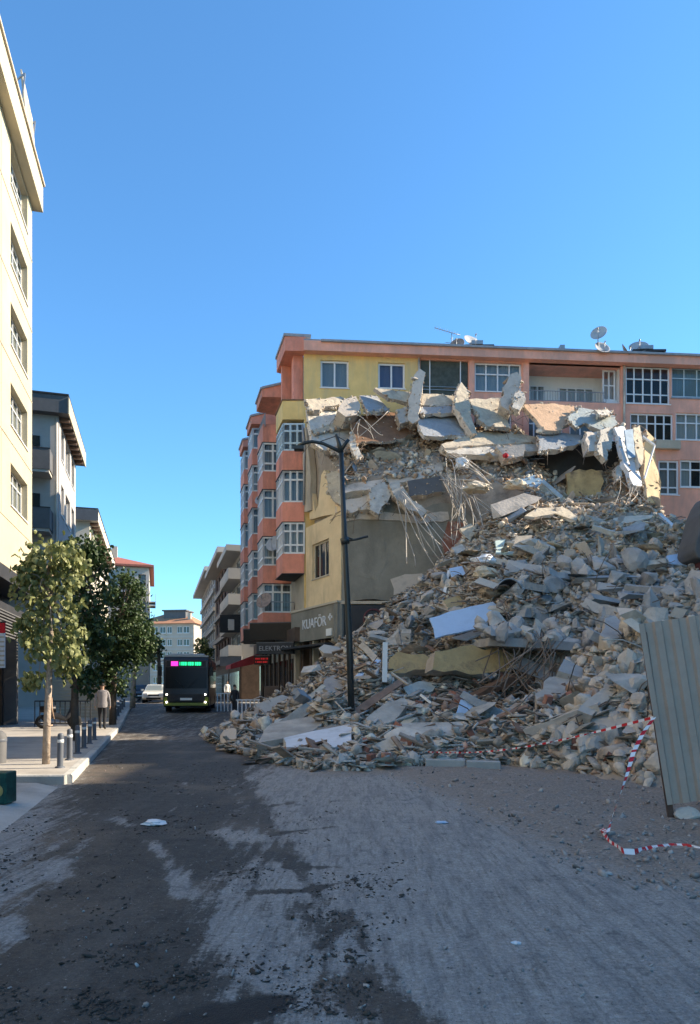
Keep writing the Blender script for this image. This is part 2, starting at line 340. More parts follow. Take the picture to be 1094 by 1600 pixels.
dirt = poly_sd(Xg, Yg, gp([(330, 1150), (400, 1180), (500, 1215), (600, 1212), (690, 1248), (760, 1290), (850, 1335), (960, 1372), (1094, 1400), (1500, 1420), (1500, 1130), (700, 1110)]))
bump = np.clip(dirt, 0, 1) * .05
jit = np.array([[noise.noise(Vector((x*2.3, y*2.3, 0))) + .5*noise.noise(Vector((x*7, y*7, 3))) for x, y in zip(rx, ry)] for rx, ry in zip(Xg, Yg)])
Zg = Zg + bump * (1 + .8 * jit) + .004 * jit * (Yg < 40)
me = bpy.data.meshes.new('road')
vv = np.stack([Xg, Yg, Zg], -1).reshape(-1, 3)
ff = [(j*nc+i, j*nc+i+1, (j+1)*nc+i+1, (j+1)*nc+i) for j in range(nr-1) for i in range(nc-1)]
me.from_pydata(vv.tolist(), [], ff)
for nm, arr in (('mud', mud), ('wet', wet), ('dirt', dirt)):
    a = me.attributes.new(nm, 'FLOAT', 'POINT'); a.data.foreach_set('value', arr.reshape(-1).astype(np.float32))
me.polygons.foreach_set('use_smooth', [True] * len(me.polygons))
m, t, b, L = nodes('dusty_muddy_road'); N = t.nodes
def nz(scale, det=6, rough=.6, vec=None):
    n = N.new('ShaderNodeTexNoise'); n.inputs['Scale'].default_value = scale; n.inputs['Detail'].default_value = det; n.inputs['Roughness'].default_value = rough
    L.new(vec if vec is not None else tc.outputs['Object'], n.inputs['Vector']); return n.outputs[0]
def mth(op, a, b_=None, c=None):
    n = N.new('ShaderNodeMath'); n.operation = op
    for i, v in enumerate((a, b_, c)):
        if v is None: continue
        if isinstance(v, (int, float)): n.inputs[i].default_value = v
        else: L.new(v, n.inputs[i])
    return n.outputs[0]
def mixc(f, a, b_):
    n = N.new('ShaderNodeMixRGB')
    if isinstance(f, (int, float)): n.inputs[0].default_value = f
    else: L.new(f, n.inputs[0])
    for i, v in ((1, a), (2, b_)):
        if isinstance(v, tuple): n.inputs[i].default_value = v + (1,)
        else: L.new(v, n.inputs[i])
    return n.outputs[0]
def ramp(v, p0, p1, c0=(0, 0, 0), c1=(1, 1, 1)):
    r = N.new('ShaderNodeValToRGB'); r.color_ramp.elements[0].position = p0; r.color_ramp.elements[1].position = p1
    r.color_ramp.elements[0].color = c0 + (1,); r.color_ramp.elements[1].color = c1 + (1,); L.new(v, r.inputs[0]); return r.outputs[0]
def att(nm):
    a = N.new('ShaderNodeAttribute'); a.attribute_name = nm; return a.outputs['Fac']
tc = N.new('ShaderNodeTexCoord')
mp = N.new('ShaderNodeMapping'); mp.inputs['Rotation'].default_value = (0, 0, R(-16)); mp.inputs['Scale'].default_value = (1.5, .22, 1); L.new(tc.outputs['Object'], mp.inputs[0])
mp2 = N.new('ShaderNodeMapping'); mp2.inputs['Rotation'].default_value = (0, 0, R(-24)); mp2.inputs['Scale'].default_value = (2.6, .3, 1); L.new(tc.outputs['Object'], mp2.inputs[0])
n1 = nz(1.1, 9, .68, mp.outputs[0]); n2 = nz(6, 8, .7); n3 = nz(28, 6, .7); n4 = nz(2.2, 8, .7, mp2.outputs[0]); n5 = nz(90, 3, .6)
v = mth('ADD', att('mud'), mth('MULTIPLY', mth('SUBTRACT', n1, .5), 2.4))
v = mth('ADD', v, mth('MULTIPLY', mth('SUBTRACT', n2, .5), 2.2)); v = mth('ADD', v, mth('MULTIPLY', mth('SUBTRACT', n3, .5), 1.9))
v = mth('ADD', v, mth('MULTIPLY', mth('SUBTRACT', n4, .5), 1.6)); v = mth('ADD', v, mth('MULTIPLY', mth('SUBTRACT', nz(5.5, 7, .7, mp.outputs[0]), .5), 2.6))
mudm = ramp(mth('ADD', mth('MULTIPLY', v, .5), .5), .38, .64)
pale = mixc(ramp(n2, .3, .75), (.27, .247, .22), (.41, .38, .345)); pale = mixc(ramp(n3, .48, .8), pale, (.43, .42, .41)); pale = mixc(ramp(nz(7, 7, .7, mp2.outputs[0]), .5, .66), pale, (.20, .185, .165)); pale = mixc(ramp(n4, .48, .72), pale, (.19, .185, .18)); pale = mixc(ramp(nz(3.2, 10, .75), .56, .66), pale, (.15, .146, .142))
dk = mixc(ramp(n2, .3, .72), (.036, .031, .026), (.095, .083, .07)); dk = mixc(ramp(n3, .55, .8), dk, (.16, .143, .125)); dk = mixc(ramp(n1, .52, .75), dk, (.13, .113, .096)); dk = mixc(ramp(nz(.5, 6, .6), .5, .68), dk, (.16, .125, .095)); dk = mixc(ramp(nz(9, 8, .75), .6, .68), dk, (.23, .225, .215))
c = mixc(mudm, pale, dk)
c = mixc(ramp(nz(70, 3, .6), .63, .70), c, (.03, .028, .026)); c = mixc(ramp(nz(55, 3, .6), .66, .72), c, (.40, .38, .36))
dm = ramp(mth('ADD', mth('ADD', att('dirt'), mth('MULTIPLY', mth('SUBTRACT', n2, .5), 2.2)), mth('MULTIPLY', mth('SUBTRACT', n3, .5), 1.2)), -.15, .35)
dc = mixc(ramp(n3, .35, .7), (.20, .165, .135), (.36, .305, .255)); dc = mixc(ramp(n2, .55, .75), dc, (.42, .375, .33))
c = mixc(dm, c, dc)
wm = ramp(mth('ADD', att('wet'), mth('MULTIPLY', mth('SUBTRACT', n2, .5), 1.4)), .35, .6)
c = mixc(wm, c, (.016, .016, .017))
spk = N.new('ShaderNodeMapRange'); spk.inputs[1].default_value = .3; spk.inputs[2].default_value = .7; spk.inputs[3].default_value = .35; spk.inputs[4].default_value = 1.65; L.new(nz(30, 9, .9), spk.inputs[0])
hs = N.new('ShaderNodeHueSaturation'); L.new(c, hs.inputs['Color']); L.new(spk.outputs[0], hs.inputs['Value']); c = hs.outputs[0]
L.new(c, b.inputs['Base Color'])
ro = mixc(mudm, (.9, .9, .9), (.66, .66, .66)); ro = mixc(wm, ro, (.45, .45, .45)); L.new(ro, b.inputs['Roughness']); b.inputs['Specular IOR Level'].default_value = .3
hgt = mth('ADD', mth('MULTIPLY', n3, .6), mth('ADD', mth('MULTIPLY', n5, .35), mth('MULTIPLY', n2, .8)))
bp = N.new('ShaderNodeBump'); bp.inputs['Strength'].default_value = .8; bp.inputs['Distance'].default_value = .03; L.new(hgt, bp.inputs['Height']); L.new(bp.outputs[0], b.inputs['Normal'])
tag(link('road', me, m), kind='structure')

# left pavement: raised slab along the street with kerb stones, lower apron in front of it
PV = .15
pv = MB(); yy = list(np.arange(11.7, 60, 1.5)) + [70, 90, 130]
top = [(KX(y) - .16, y, gz(y) + PV - .004) for y in yy]; inn = [(KX(y) - 6.5, y, gz(y) + PV - .004) for y in yy]
k = len(yy); pv.add(top + inn, [(i, i+1, k+i+1, k+i) for i in range(k-1)])
pv.add([(KX(11.7) - .16, 11.7, 0), (KX(11.7) - 6.5, 11.7, 0), (KX(11.7) - 6.5, 11.7, PV - .004), (KX(11.7) - .16, 11.7, PV - .004)], [(0, 1, 2, 3)])
pave = pv.build('pavement', M['pave'], fix=False); tag(pave, kind='structure')
ks = MB(); ks.prism([(-.15, -.12), (0, -.12), (0, .13), (-.025, .15), (-.15, .15)], -.49, .49); ksm = ks.mesh('kerb_stone'); ksm.materials.append(M['kerb'])
y = 11.72
while y < 48:
    o = bpy.data.objects.new('kerb_stone', ksm); COL.objects.link(o); o.parent = pave
    o.location = (KX(y + .5), y + .5, gz(y + .5) + random.uniform(-.006, .006)); o.rotation_euler = (math.atan2(gz(y + 1) - gz(y), 1), 0, math.atan(.284) + random.uniform(-.01, .01)); y += .965
for i in range(6):
    o = bpy.data.objects.new('kerb_stone', ksm); COL.objects.link(o); o.parent = pave
    o.location = (KX(11.6) - .62 - i, 11.60, random.uniform(-.005, .004)); o.rotation_euler = (0, 0, R(-90) + random.uniform(-.01, .01))
ap = MB(); edge = [(-3.9 - .247 * (y - 7.6), y) for y in np.arange(-2, 11.6, .6)]
n = len(edge)
ap.add([(x, y, .001) for x, y in edge] + [(x - .35, y, .075) for x, y in edge] + [(x - 7, y, .085) for x, y in edge],
       [(i, i+1, n+i+1, n+i) for i in range(n-1)] + [(n+i, n+i+1, 2*n+i+1, 2*n+i) for i in range(n-1)])
tag(ap.build('side_apron', M['apron'], fix=False), kind='structure')

# ------------------------------------------------------------------ building kit
def wall(mb, x0, x1, z0, z1, opens, dep, mi=0):
    """front skin at y=0 with rectangular openings that go dep deep"""
    X = sorted({x0, x1} | {v for o in opens for v in (o[0], o[1]) if x0 < v < x1}); Z = sorted({z0, z1} | {v for o in opens for v in (o[2], o[3]) if z0 < v < z1})
    for i in range(len(X)-1):
        for j in range(len(Z)-1):
            cx, cz = (X[i]+X[i+1])/2, (Z[j]+Z[j+1])/2
            if any(o[0] < cx < o[1] and o[2] < cz < o[3] for o in opens): continue
            mb.add([(X[i], 0, Z[j]), (X[i+1], 0, Z[j]), (X[i+1], 0, Z[j+1]), (X[i], 0, Z[j+1])], [(0, 1, 2, 3)], mi)
    for a, b_, c, d in [o[:4] for o in opens]:
        mb.add([(a, 0, c), (b_, 0, c), (b_, 0, d), (a, 0, d), (a, dep, c), (b_, dep, c), (b_, dep, d), (a, dep, d)], [(0, 4, 5, 1), (1, 5, 6, 2), (2, 6, 7, 3), (3, 7, 4, 0)], mi)
    mb.add([(x0, 0, z0), (x1, 0, z0), (x1, 0, z1), (x0, 0, z1), (x0, dep, z0), (x1, dep, z0), (x1, dep, z1), (x0, dep, z1)], [(0, 1, 5, 4), (1, 2, 6, 5), (2, 3, 7, 6), (3, 0, 4, 7)], mi)
def window(fr, parent, x0, x1, z0, z1, y=.12, cols=2, rows=(1.0,), fm='pvc', gm='glass', cm=None, bar=.06, sill=True, curt_cover=1.0):
    cx, w_, h = (x0+x1)/2, x1-x0, z1-z0; fb = MB(); d = .05
    fb.box(-w_/2, -d/2, 0, -w_/2+bar, d/2, h); fb.box(w_/2-bar, -d/2, 0, w_/2, d/2, h)
    fb.box(-w_/2+bar, -d/2, 0, w_/2-bar, d/2, bar); fb.box(-w_/2+bar, -d/2, h-bar, w_/2-bar, d/2, h)
    for i in range(1, cols): x = -w_/2 + w_*i/cols; fb.box(x-bar*.45, -d/2+.004, bar, x+bar*.45, d/2-.004, h-bar)
    acc = 0
    for r_ in rows[:-1]:
        acc += r_ / sum(rows); z = h*acc
        for i in range(cols): fb.box(-w_/2 + w_*i/cols + bar*.46, -d/2+.008, z-bar*.4, -w_/2 + w_*(i+1)/cols - bar*.46, d/2-.008, z+bar*.4)
    if sill: fb.box(-w_/2-.04, -y-.05, -.05, w_/2+.04, d/2+.004, -.001)
    wo = fb.build('window', M[fm], parent); pl = parent.location if parent.parent is None else Vector((0, 0, 0))
    wo.location = fr.w(cx, y, z0) - Vector(pl); wo.rotation_euler = (0, 0, fr.a)
    gb = MB(); gb.add([(-w_/2+bar*.5, .012, bar*.5), (w_/2-bar*.5, .012, bar*.5), (w_/2-bar*.5, .012, h-bar*.5), (-w_/2+bar*.5, .012, h-bar*.5)], [(0, 1, 2, 3)])
    gb.build('pane', M[gm], wo, fix=False)
    if cm:
        ns = max(4, int(w_*10)); cb = MB(); c0, c1 = -w_/2+.03, -w_/2+.03+(w_-.06)*curt_cover
        vs = []
        for i in range(ns+1):
            x = c0 + (c1-c0)*i/ns; yy_ = .10 + .025*math.sin(i*2.1+cx*3)
            vs += [(x, yy_, .02), (x, yy_, h-.02)]
        cb.add(vs, [(2*i, 2*i+2, 2*i+3, 2*i+1) for i in range(ns)], 0, True); cb.build('curtain', M[cm], wo, fix=False)
    return wo
def railing(fr, parent, x0, x1, z0, y, h=.9, step=.12, mt='rail'):
    rb = MB(); rb.box(x0, y-.02, z0+h-.04, x1, y+.02, z0+h); rb.box(x0, y-.015, z0+.06, x1, y+.015, z0+.09)
    n = int((x1-x0)/step)
    for i in range(n+1):
        x = x0 + (x1-x0)*i/n; rb.box(x-.01, y-.01, z0+.09, x+.01, y+.01, z0+h-.04)
    return rb.build('railing', M[mt], parent, fr)

# ------------------------------------------------------------------ left side of the street
def FX(Y): return -14.3 - .284 * (Y - 30.6)
FL = Frame((-14.25, 30.6, 0), math.atan2(1, -.25))                     # local x runs away from the camera
bA = thing('apartment_building', 'tall sunlit cream apartment block at the left edge, beside the first street tree', 'building', FL.o)
wins = []
for k in range(5):
    z0 = 21.45 - 3.15*k
    wins += [(-4.0, -.95, z0, z0+1.65), (-10.2, -6.6, z0, z0+1.65), (-16.0, -12.4, z0, z0+1.65)]
wb = MB(); wall(wb, -30, 0, 6.1, 23.2, wins, .32); wb.box(-29.999, .32, 6.1, -.001, 12, 23.2)
wb.build('wall', M['cream'], bA, FL)
for k in range(5):
    z = 20.75 - 3.15*k; jb = MB(); jb.box(-30, -.02, z, .012, -.001, z+.04); jb.build('joint_line', M['beige'], bA, FL)
    for x in (-5.5, -11.3):
        jb = MB(); jb.box(x, -.015, z+.045, x+.03, -.001, z+3.1); jb.build('joint_line', M['beige'], bA, FL)
for (a, b_, c, d) in wins:
    window(FL, bA, a, b_, c, d, .27, 4, (1.3, .5), cm='curt_white', gm='glassblue')
cb = MB(); cb.box(-30, -.42, 23.2, .22, 12.4, 24.4); cb.build('cornice', M['cream'], bA, FL)
cb = MB(); cb.box(-30, -.5, 24.4, .28, -.3, 24.52); cb.box(-30, -.29, 24.402, .26, 12.4, 24.46); cb.build('roof_edge', M['beige'], bA, FL)
sb = MB(); sb.box(-29.9, .9, 0, -.05, 11.9, 6.1); sb.build('shop_dark_fill', M['black'], bA, FL)  # solid black box, its colour stands for the unlit shop interior
sb = MB(); sb.box(-30, -.3, 5.6, 0, .899, 6.098); sb.box(-30, -.28, 4.3, -.02, .1, 4.75); sb.build('shop_fascia', M['charcoal'], bA, FL)
for i in range(10):
    x = -30 + 3.05*i; c = MB(); c.box(x, .1, gz(25) + .1, x+.3, .899, 4.3); c.build('pillar', M['darkgrey'], bA, FL)
for i in range(34):
    x = -9.5 + .28*i; c = MB(); c.box(x, .55, .16, x+.09, .63, 3.3); c.build('shutter_slat', M['brownshop' if i % 3 else 'charcoal'], bA, FL)
for i in range(9):
    z = 3.35 + .11*i; c = MB(); c.box(-14, -.9 + .02*i, z, -.05, -.82 + .02*i, z+.04); c.build('awning_slat', M['darkgrey'], bA, FL)
# roof-top heater panel seen over the cornice
hp = thing('solar_water_heater', 'slatted solar water heater on the roof of the cream block', 'solar heater', FL.w(-2.2, .75, 24.46))
c = MB()
for sx in (-1.2, 1.2):
    c.bar((sx, -.9, 0), (sx, -1.1, 1.9), .06); c.bar((sx, .6, 0), (sx, -1.1, 1.9), .05)
hpo = c.build('frame', M['steel'], hp); hpo.rotation_euler.z = ST
for i in range(6):
    c = MB(); x = -1.2 + .42*i; c.box(x, -1.16, .25, x+.34, -1.1, 1.95, 0, Matrix.Rotation(R(-5), 4, 'X')); o = c.build('slat', M['creamslab'] if i % 2 else M['beige'], hp); o.rotation_euler.z = ST
sl = thing('striped_banner', 'narrow hanging shop banner with pale stripes and a red top at the left edge', 'banner', P(3, 1010, 17.5))
c = MB(); c.box(-.14, -.02, -.55, .08, .02, .42); c.build('cloth', M['whiteboard'], sl)
for i in range(7):
    c = MB(); c.box(-.141, -.024, -.5 + .12*i, .081, -.0205, -.46 + .12*i); c.build('stripe', M['beige'], sl)
c = MB(); c.box(-.142, -.026, .34, .082, .026, .60); c.build('red_top', M['tapered'], sl)
c = MB(); c.box(-1.6, -.02, .6, .09, .02, .64); c.build('bracket', M['charcoal'], sl)

def side_block(name, label, Y0, Y1, H, wm, rm, over, roofh, floors, wx, dep=11, sidewin=(), sillz=4.2, cat='building', shiftx=0.0, cur='curt_grey'):
    fr = Frame((FX(Y0) + shiftx, Y0, 0), ST); Lr = (Y1 - Y0) / .962
    t_ = thing(name, label, cat, fr.o); op = []
    fh = (H - sillz) / floors
    for k in range(floors):
        for (a, b_) in wx: op.append((a*Lr, b_*Lr, sillz + fh*k + .35*fh, sillz + fh*k + .9*fh))
    q = MB(); wall(q, 0, Lr, gz(Y0), H, op, .25); q.box(.001, .25, gz(Y0), Lr-.001, dep, H); q.build('wall', M[wm], t_, fr)
    for o in op: window(fr, t_, *o, .2, 2, (1,), cm=cur, gm='glassblue')
    q = MB(); q.box(-over, -over, H, Lr+over, dep+over, H+roofh); q.build('cornice', M[rm], t_, fr)
    q = MB(); q.box(-over-.05, -over-.05, H+roofh, Lr+over+.05, dep+over, H+roofh+.09); q.build('roof_edge', M['charcoal'], t_, fr)
    return t_, fr, Lr
tB, fB, LB = side_block('apartment_building', 'grey apartment block with dark panelled side balconies behind the leafy trees', 39.4, 47.6, 17.4, 'greywall', 'darkgrey', .55, 1.0, 4, [(.12, .26), (.36, .62), (.72, .9)])
q = MB(); q.box(-.60, -.62, 17.35, LB+.6, -.56, 18.3); q.build('fascia', M['cream'], tB, fB)
for i in range(9):
    q = MB(); x = .2 + i*.95; q.box(x, -.54, 17.18, x+.18, 0, 17.38); q.build('eaves_bracket', M['woodbrown'], tB, fB)
for z in (13.9, 10.6, 7.3):
    q = MB(); q.box(-1.25, .35, z-.16, -.002, 9.5, z); q.build('balcony_slab', M['farwall2'], tB, fB)
    q = MB(); q.box(-1.3, .3, z+.002, -1.2, 9.5, z+1.15); q.box(-1.2, .3, z+.002, -.003, .4, z+1.15); q.build('balcony_panel', M['darkgrey'], tB, fB)
    q = MB(); q.box(-1.32, .28, z+1.15, -1.18, 9.5, z+1.2); q.build('balcony_rail', M['charcoal'], tB, fB)
    q = MB(); q.box(-.04, 1.0, z+.15, -.003, 2.6, z+2.25); q.build('balcony_door', M['glassdark'], tB, fB)
q = MB(); q.tube([(-.1, .1, 0.3), (-.1, .1, 17.2)], .07); q.build('downpipe', M['farwall2'], tB, fB)
tC, fC, LC = side_block('apartment_building', 'cream apartment block with long overhanging eaves, third along the left side', 57.6, 80, 15.8, 'cream2', 'cream2', .7, .9, 4, [(.06, .14), (.2, .3), (.38, .48), (.56, .66), (.76, .9)])
q = MB(); q.box(-.74, -.75, 15.75, -.70, 11, 16.65); q.build('gable_board', M['darkgrey'], tC, fC)
for i in range(14):
    q = MB(); x = .3 + i*1.6; q.box(x, -.68, 15.55, x+.2, 0, 15.78); q.build('eaves_bracket', M['woodbrown'], tC, fC)
# house with red hipped roof
fD = Frame(P(180, 1060, 86) * 1.0, ST - math.pi/2); fD.o.z = 0; tD = thing('apartment_building', 'house with a red hipped roof above the dark street trees', 'building', fD.o)
WD = 3.6
op = [(1.9+.9, 1.9+1.8, 14.1, 16.3), (1.9+.9, 1.9+1.8, 10.9, 13.0), (.5, 1.6, 14.1, 15.8)]
q = MB(); wall(q, -5, WD+.5, .6, 17.2, op, .2); q.box(-4.999, .2, .6, WD+.499, 16, 17.2); q.build('wall', M['farwall2'], tD, fD)
for i, o in enumerate(op): window(fD, tD, *o, .15, 1 if i < 2 else 2, (1,), fm='woodbrown' if i < 2 else 'pvc', gm='glass', cm='blind' if i < 2 else 'curt_grey')
q = MB(); x0, x1, y0, y1, z = -5.5, WD+1.1, -.6, 16.6, 17.2
q.add([(x0, y0, z), (x1, y0, z), (x1, y1, z), (x0, y1, z), (x0, y0, z+.25), (x1, y0, z+.25), (x1, y1, z+.25), (x0, y1, z+.25), (-1.2, 5, z+2.3), (-1.2, 11, z+2.3)],
      [(3, 2, 1, 0), (0, 1, 5, 4), (1, 2, 6, 5), (2, 3, 7, 6), (3, 0, 4, 7), (4, 5, 8), (5, 6, 9, 8), (6, 7, 9), (7, 4, 8, 9)]); rf = q.build('roof', M['redroof'], tD, fD)
q = MB(); q.box(-.6, 3, z+1.2, .1, 3.7, z+3.1); q.build('chimney', M['beige'], rf)
for i in range(2):
    q = MB(); q.box(WD+.5, 2+4*i, 13.0, WD+1.3, 4.5+4*i, 13.15); q.box(WD+1.25, 2+4*i, 13.15, WD+1.3, 4.5+4*i, 14.1); q.build('balcony', M['farwall2'], tD, fD)
# block that closes the street
fE = Frame(P(232, 1060, 150), R(-8)); fE.o.z = .5; tE = thing('apartment_building', 'grey five storey block with an orange tiled roof closing the far end of the street', 'building', fE.o)
op = []
for k in range(5):
    for (a, b_) in ((1.0, 2.2), (2.6, 4.0), (4.3, 5.4), (6.6, 7.8), (8.0, 9.4)): op.append((a, b_, 1.6 + 2.75*k + .9, 1.6 + 2.75*k + 2.35))
q = MB(); wall(q, -3, 10.4, 0, 15.6, op, .2); q.box(-2.999, .2, 0, 10.399, 12, 15.6); q.build('wall', mat('far_beige_wall', (.46, .38, .30), .85, .15, .4, .1), tE, fE)
for o in op: window(fE, tE, *o, .12, 2, (1,), gm='glassdark', cm='curt_grey', bar=.1)
for k in range(5):
    q = MB(); q.box(-3.05, -.08, 1.5+2.75*k, 10.45, -.002, 1.9+2.75*k); q.build('string_course', M['farwall2'], tE, fE)
q = MB(); q.add([(-3.6, -.7, 15.6), (11, -.7, 15.6), (11, 12.6, 15.6), (-3.6, 12.6, 15.6), (1.5, 5, 18.2), (7, 5, 18.2)], [(3, 2, 1, 0), (0, 1, 5, 4), (1, 2, 5), (2, 3, 4, 5), (3, 0, 4)]); rf = q.build('roof', M['tileroof'], tE, fE)
q = MB(); q.box(2.5, 2.4, 16, 7.6, 6.5, 18.6); q.box(2.2, 2.1, 18.6, 7.9, 6.8, 18.9); q.build('roof_shed', M['darkgrey'], rf)
q = MB(); q.box(8.4, 1.5, 16, 9.1, 2.2, 18.0); q.build('chimney', M['beige'], rf)
# filler blocks further left behind the trees / right of it
fG = Frame(P(302, 1060, 165), R(-10)); fG.o.z = .5; tG = thing('apartment_building', 'small pale low block just right of the orange roofed one', 'building', fG.o)
op = [(1 + 2.2*i, 2.2 + 2.2*i, 1.8+2.8*k, 3.4+2.8*k) for i in range(3) for k in range(2)]
q = MB(); wall(q, 0, 8, 0, 7.4, op, .2); q.box(.001, .2, 0, 7.999, 9, 7.4); q.build('wall', M['beige'], tG, fG)
for o in op: window(fG, tG, *o, .12, 2, (1,), gm='glassdark', bar=.1)
q = MB(); q.box(-.3, -.3, 7.4, 8.3, 9.3, 7.8); q.build('roof', M['tileroof'], tG, fG)

# ------------------------------------------------------------------ far right side of the street (beyond the side road)
def BXl(Y): return -3.9 - .284 * (Y - 35.5)          # line of the bay fronts
def right_block(label, Y0, Y1, H, wm, floors, dep, band, bal, gm='glassdark', base=4.0, roofm='farwall2'):
    o = Vector((BXl(Y0) + 1.0, Y0, gz(Y0))); fr = Frame(o, ST)     # x away, -y = into building
    fr2 = Frame((BXl(Y1) + 1.0, Y1, gz(Y0)), ST - math.pi)         # x towards the camera, y into the building
    Lr = (Y1 - Y0)/.962; t_ = thing('apartment_building', label, 'building', fr2.o); op = []
    fh = (H - base)/floors
    for k in range(floors):
        nb = max(2, int(Lr/3))
        for i in range(nb): op.append((Lr*(i+.2)/nb, Lr*(i+.8)/nb, base+fh*k+.9, base+fh*k+fh-.35))
    q = MB(); wall(q, 0, Lr, 0, H, op, .2); q.box(.001, .2, 0, Lr-.001, dep, H); q.build('wall', M[wm], t_, fr2)
    for p in op: window(fr2, t_, *p, .12, 2, (1,), gm=gm, bar=.09, fm='pvc' if wm != 'farbrown' else 'charcoal', cm='curt_grey')
    for k in range(floors + 1):
        q = MB(); z = base + fh*k
        if k < floors and bal:
            q.box(Lr*.08, -1.1, z-.15, Lr+.3, -.002, z+.02); q.box(Lr*.08, -1.12, z+.021, Lr+.3, -1.0, z+.75); q.box(Lr+.2, -1.0, z+.021, Lr+.3, -.002, z+.75); q.build('balcony', M[band], t_, fr2)
        elif k < floors:
            q.box(0, -.25, z-.2, Lr+.02, -.002, z+.25); q.build('string_course', M[band], t_, fr2)
    q = MB(); q.box(-.2, -1.3, H, Lr+.5, dep, H+.5); q.build('roof', M[roofm], t_, fr2)
    q = MB(); q.box(.05, -.12, .1, Lr+.1, -.003, 3.2); q.build('shopfront', M['brownshop'], t_, fr2)
    for i in range(int(Lr/1.6)):
        q = MB(); q.box(.3+1.6*i, -.16, .3, 1.55+1.6*i, -.121, 2.6); q.build('shop_window', M['glassdark'], t_, fr2)
    q = MB(); q.box(Lr+.021, .0, .1, Lr+.12, dep*.8, 3.2); q.build('shopfront', M['brownshop'], t_, fr2)
    # end wall towards the side road
    for k in range(floors):
        z = base + fh*k; fr3 = Frame(fr2.w(Lr+.03, .0, 0), fr2.a + math.pi/2)
        q = MB(); q.box(1.2, -.02, z+.9, 3.2, .02, z+2.2); q.build('end_window', M['glassdark'], t_, fr3)
    return t_, fr2, Lr
right_block('white balconied modern apartment block beside the side road, with black shop boards', 57.5, 65.5, 12.6, 'farwall', 4, 10, 'farwall2', True)
right_block('dark brown apartment block with a thin projecting roof, next to the white balconies', 66, 82, 14.2, 'farbrown', 4, 10, 'farwall', False)
right_block('pale narrow apartment block farthest down the right side', 83, 108, 15.4, 'farwall', 5, 10, 'farwall2', False)
# blocks beyond the right edge of the picture that throw the shade on the street and the heap
for (X0, X1, Y0, Y1, H, lb) in ((28.2, 42, 28.2, 34, 19.4, 'low beige apartment block farthest right of the heap, outside the picture'), (28, 32.5, 21.3, 28, 25, 'plain beige apartment block right of the heap, outside the picture'), (28.3, 32, 17.6, 21.1, 18.4, 'narrow beige infill house right of the heap, outside the picture'), (28, 33, -30, 17.4, 27, 'tall beige apartment block right of the camera, outside the picture')):
    fr = Frame((X0, Y1, 0), R(-90)); t_ = thing('apartment_building', lb, 'building', (X0, Y1, 0)); op = [(1.5+3.4*i, 3.3+3.4*i, 4+3*k, 5.6+3*k) for i in range(int((Y1-Y0-2)/3.4)) for k in range(int((H-5)/3))]
    q = MB(); wall(q, 0, Y1-Y0, 0, H, op, .2); q.box(.001, .2, 0, Y1-Y0-.001, X1-X0, H); q.build('wall', M['beige'], t_, fr)
    for o in op:
        g_ = MB(); g_.add([(o[0], .15, o[2]), (o[1], .15, o[2]), (o[1], .15, o[3]), (o[0], .15, o[3])], [(0, 1, 2, 3)]); g_.build('window', M['glassdark'], t_, fr, fix=False)
# ------------------------------------------------------------------ orange apartment building behind the ruin
A = Vector((-2.46, 36.5, 0))
OB = Frame(A, math.atan2(.0768, .997)); OS = Frame(A, ST)
tO = thing('apartment_building', 'six storey pink and ochre apartment block with bay windows behind the collapsed house', 'building', A)
XS = OB.px(653, 600)[0]; XR = 26.0; ROOF = 19.55
wy = [OB.rect(501, 563, 545, 606), OB.rect(591, 567, 633, 607)]
q = MB(); wall(q, .0, XS, 0, ROOF, wy, .22); q.build('ochre_wall', M['yellow'], tO, OB)
op = {'screen': OB.rect(657, 563, 732, 622), 'w3': OB.rect(742, 567, 815, 612), 'balc': OB.rect(827, 568, 971, 628), 'w4': OB.rect(978, 573, 1047, 631), 'w5': OB.rect(1050, 576, 1150, 621),
      'w6': OB.rect(985, 646, 1052, 688), 'w7': OB.rect(1056, 646, 1140, 688), 'w8': OB.rect(1029, 719, 1061, 773), 'w9': OB.rect(1063, 719, 1130, 762)}
extra = []
for (xa, xb) in ((820, 880), (890, 960), (735, 800)):
    for (ya, yb) in ((646, 688), (719, 762)): extra.append(OB.rect(xa, ya, xb, yb))
q = MB(); wall(q, XS+.001, XR, 0, ROOF, list(op.values()) + extra, .22); q.build('pink_wall', M['pink'], tO, OB)
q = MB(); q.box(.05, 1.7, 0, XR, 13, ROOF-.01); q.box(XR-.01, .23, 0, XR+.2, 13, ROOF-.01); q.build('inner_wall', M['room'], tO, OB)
q = MB(); q.add([(0, .01, 0), (0, 13, 0), (0, 13, ROOF-.01), (0, .01, ROOF-.01)], [(0, 1, 2, 3)])
window(OB, tO, *wy[0], .14, 2, (1,), cm='curt_blue', gm='glassblue', bar=.1)
window(OB, tO, *wy[1], .14, 2, (1,), cm='curt_navy', gm='glass', bar=.1)
window(OB, tO, *op['w3'], .14, 4, (1.5, .9), cm='curt_blue', gm='glass', bar=.085)
window(OB, tO, *op['w4'], .10, 5, (.8, 1.25, 1.0), cm=None, gm='glass', bar=.085)
window(OB, tO, *op['w5'], .10, 5, (1.5, .8), fm='bluepvc', cm='curt_teal', gm='glassblue', bar=.06)
window(OB, tO, *op['w6'], .10, 5, (1.6, .9), cm='curt_grey', gm='glass', bar=.085, curt_cover=.4)
window(OB, tO, *op['w7'], .10, 5, (1.6, .9), cm='curt_white', gm='glass', bar=.085)
window(OB, tO, *op['w8'], .10, 2, (.7, 1.7, .8), cm='curt_grey', gm='glass', bar=.1)
window(OB, tO, *op['w9'], .10, 4, (1.7, .9), cm='curt_white', gm='glass', bar=.1, curt_cover=.3)
for e in extra: window(OB, tO, *e, .12, 4, (1.6, .9), cm='curt_grey', gm='glass', bar=.085)
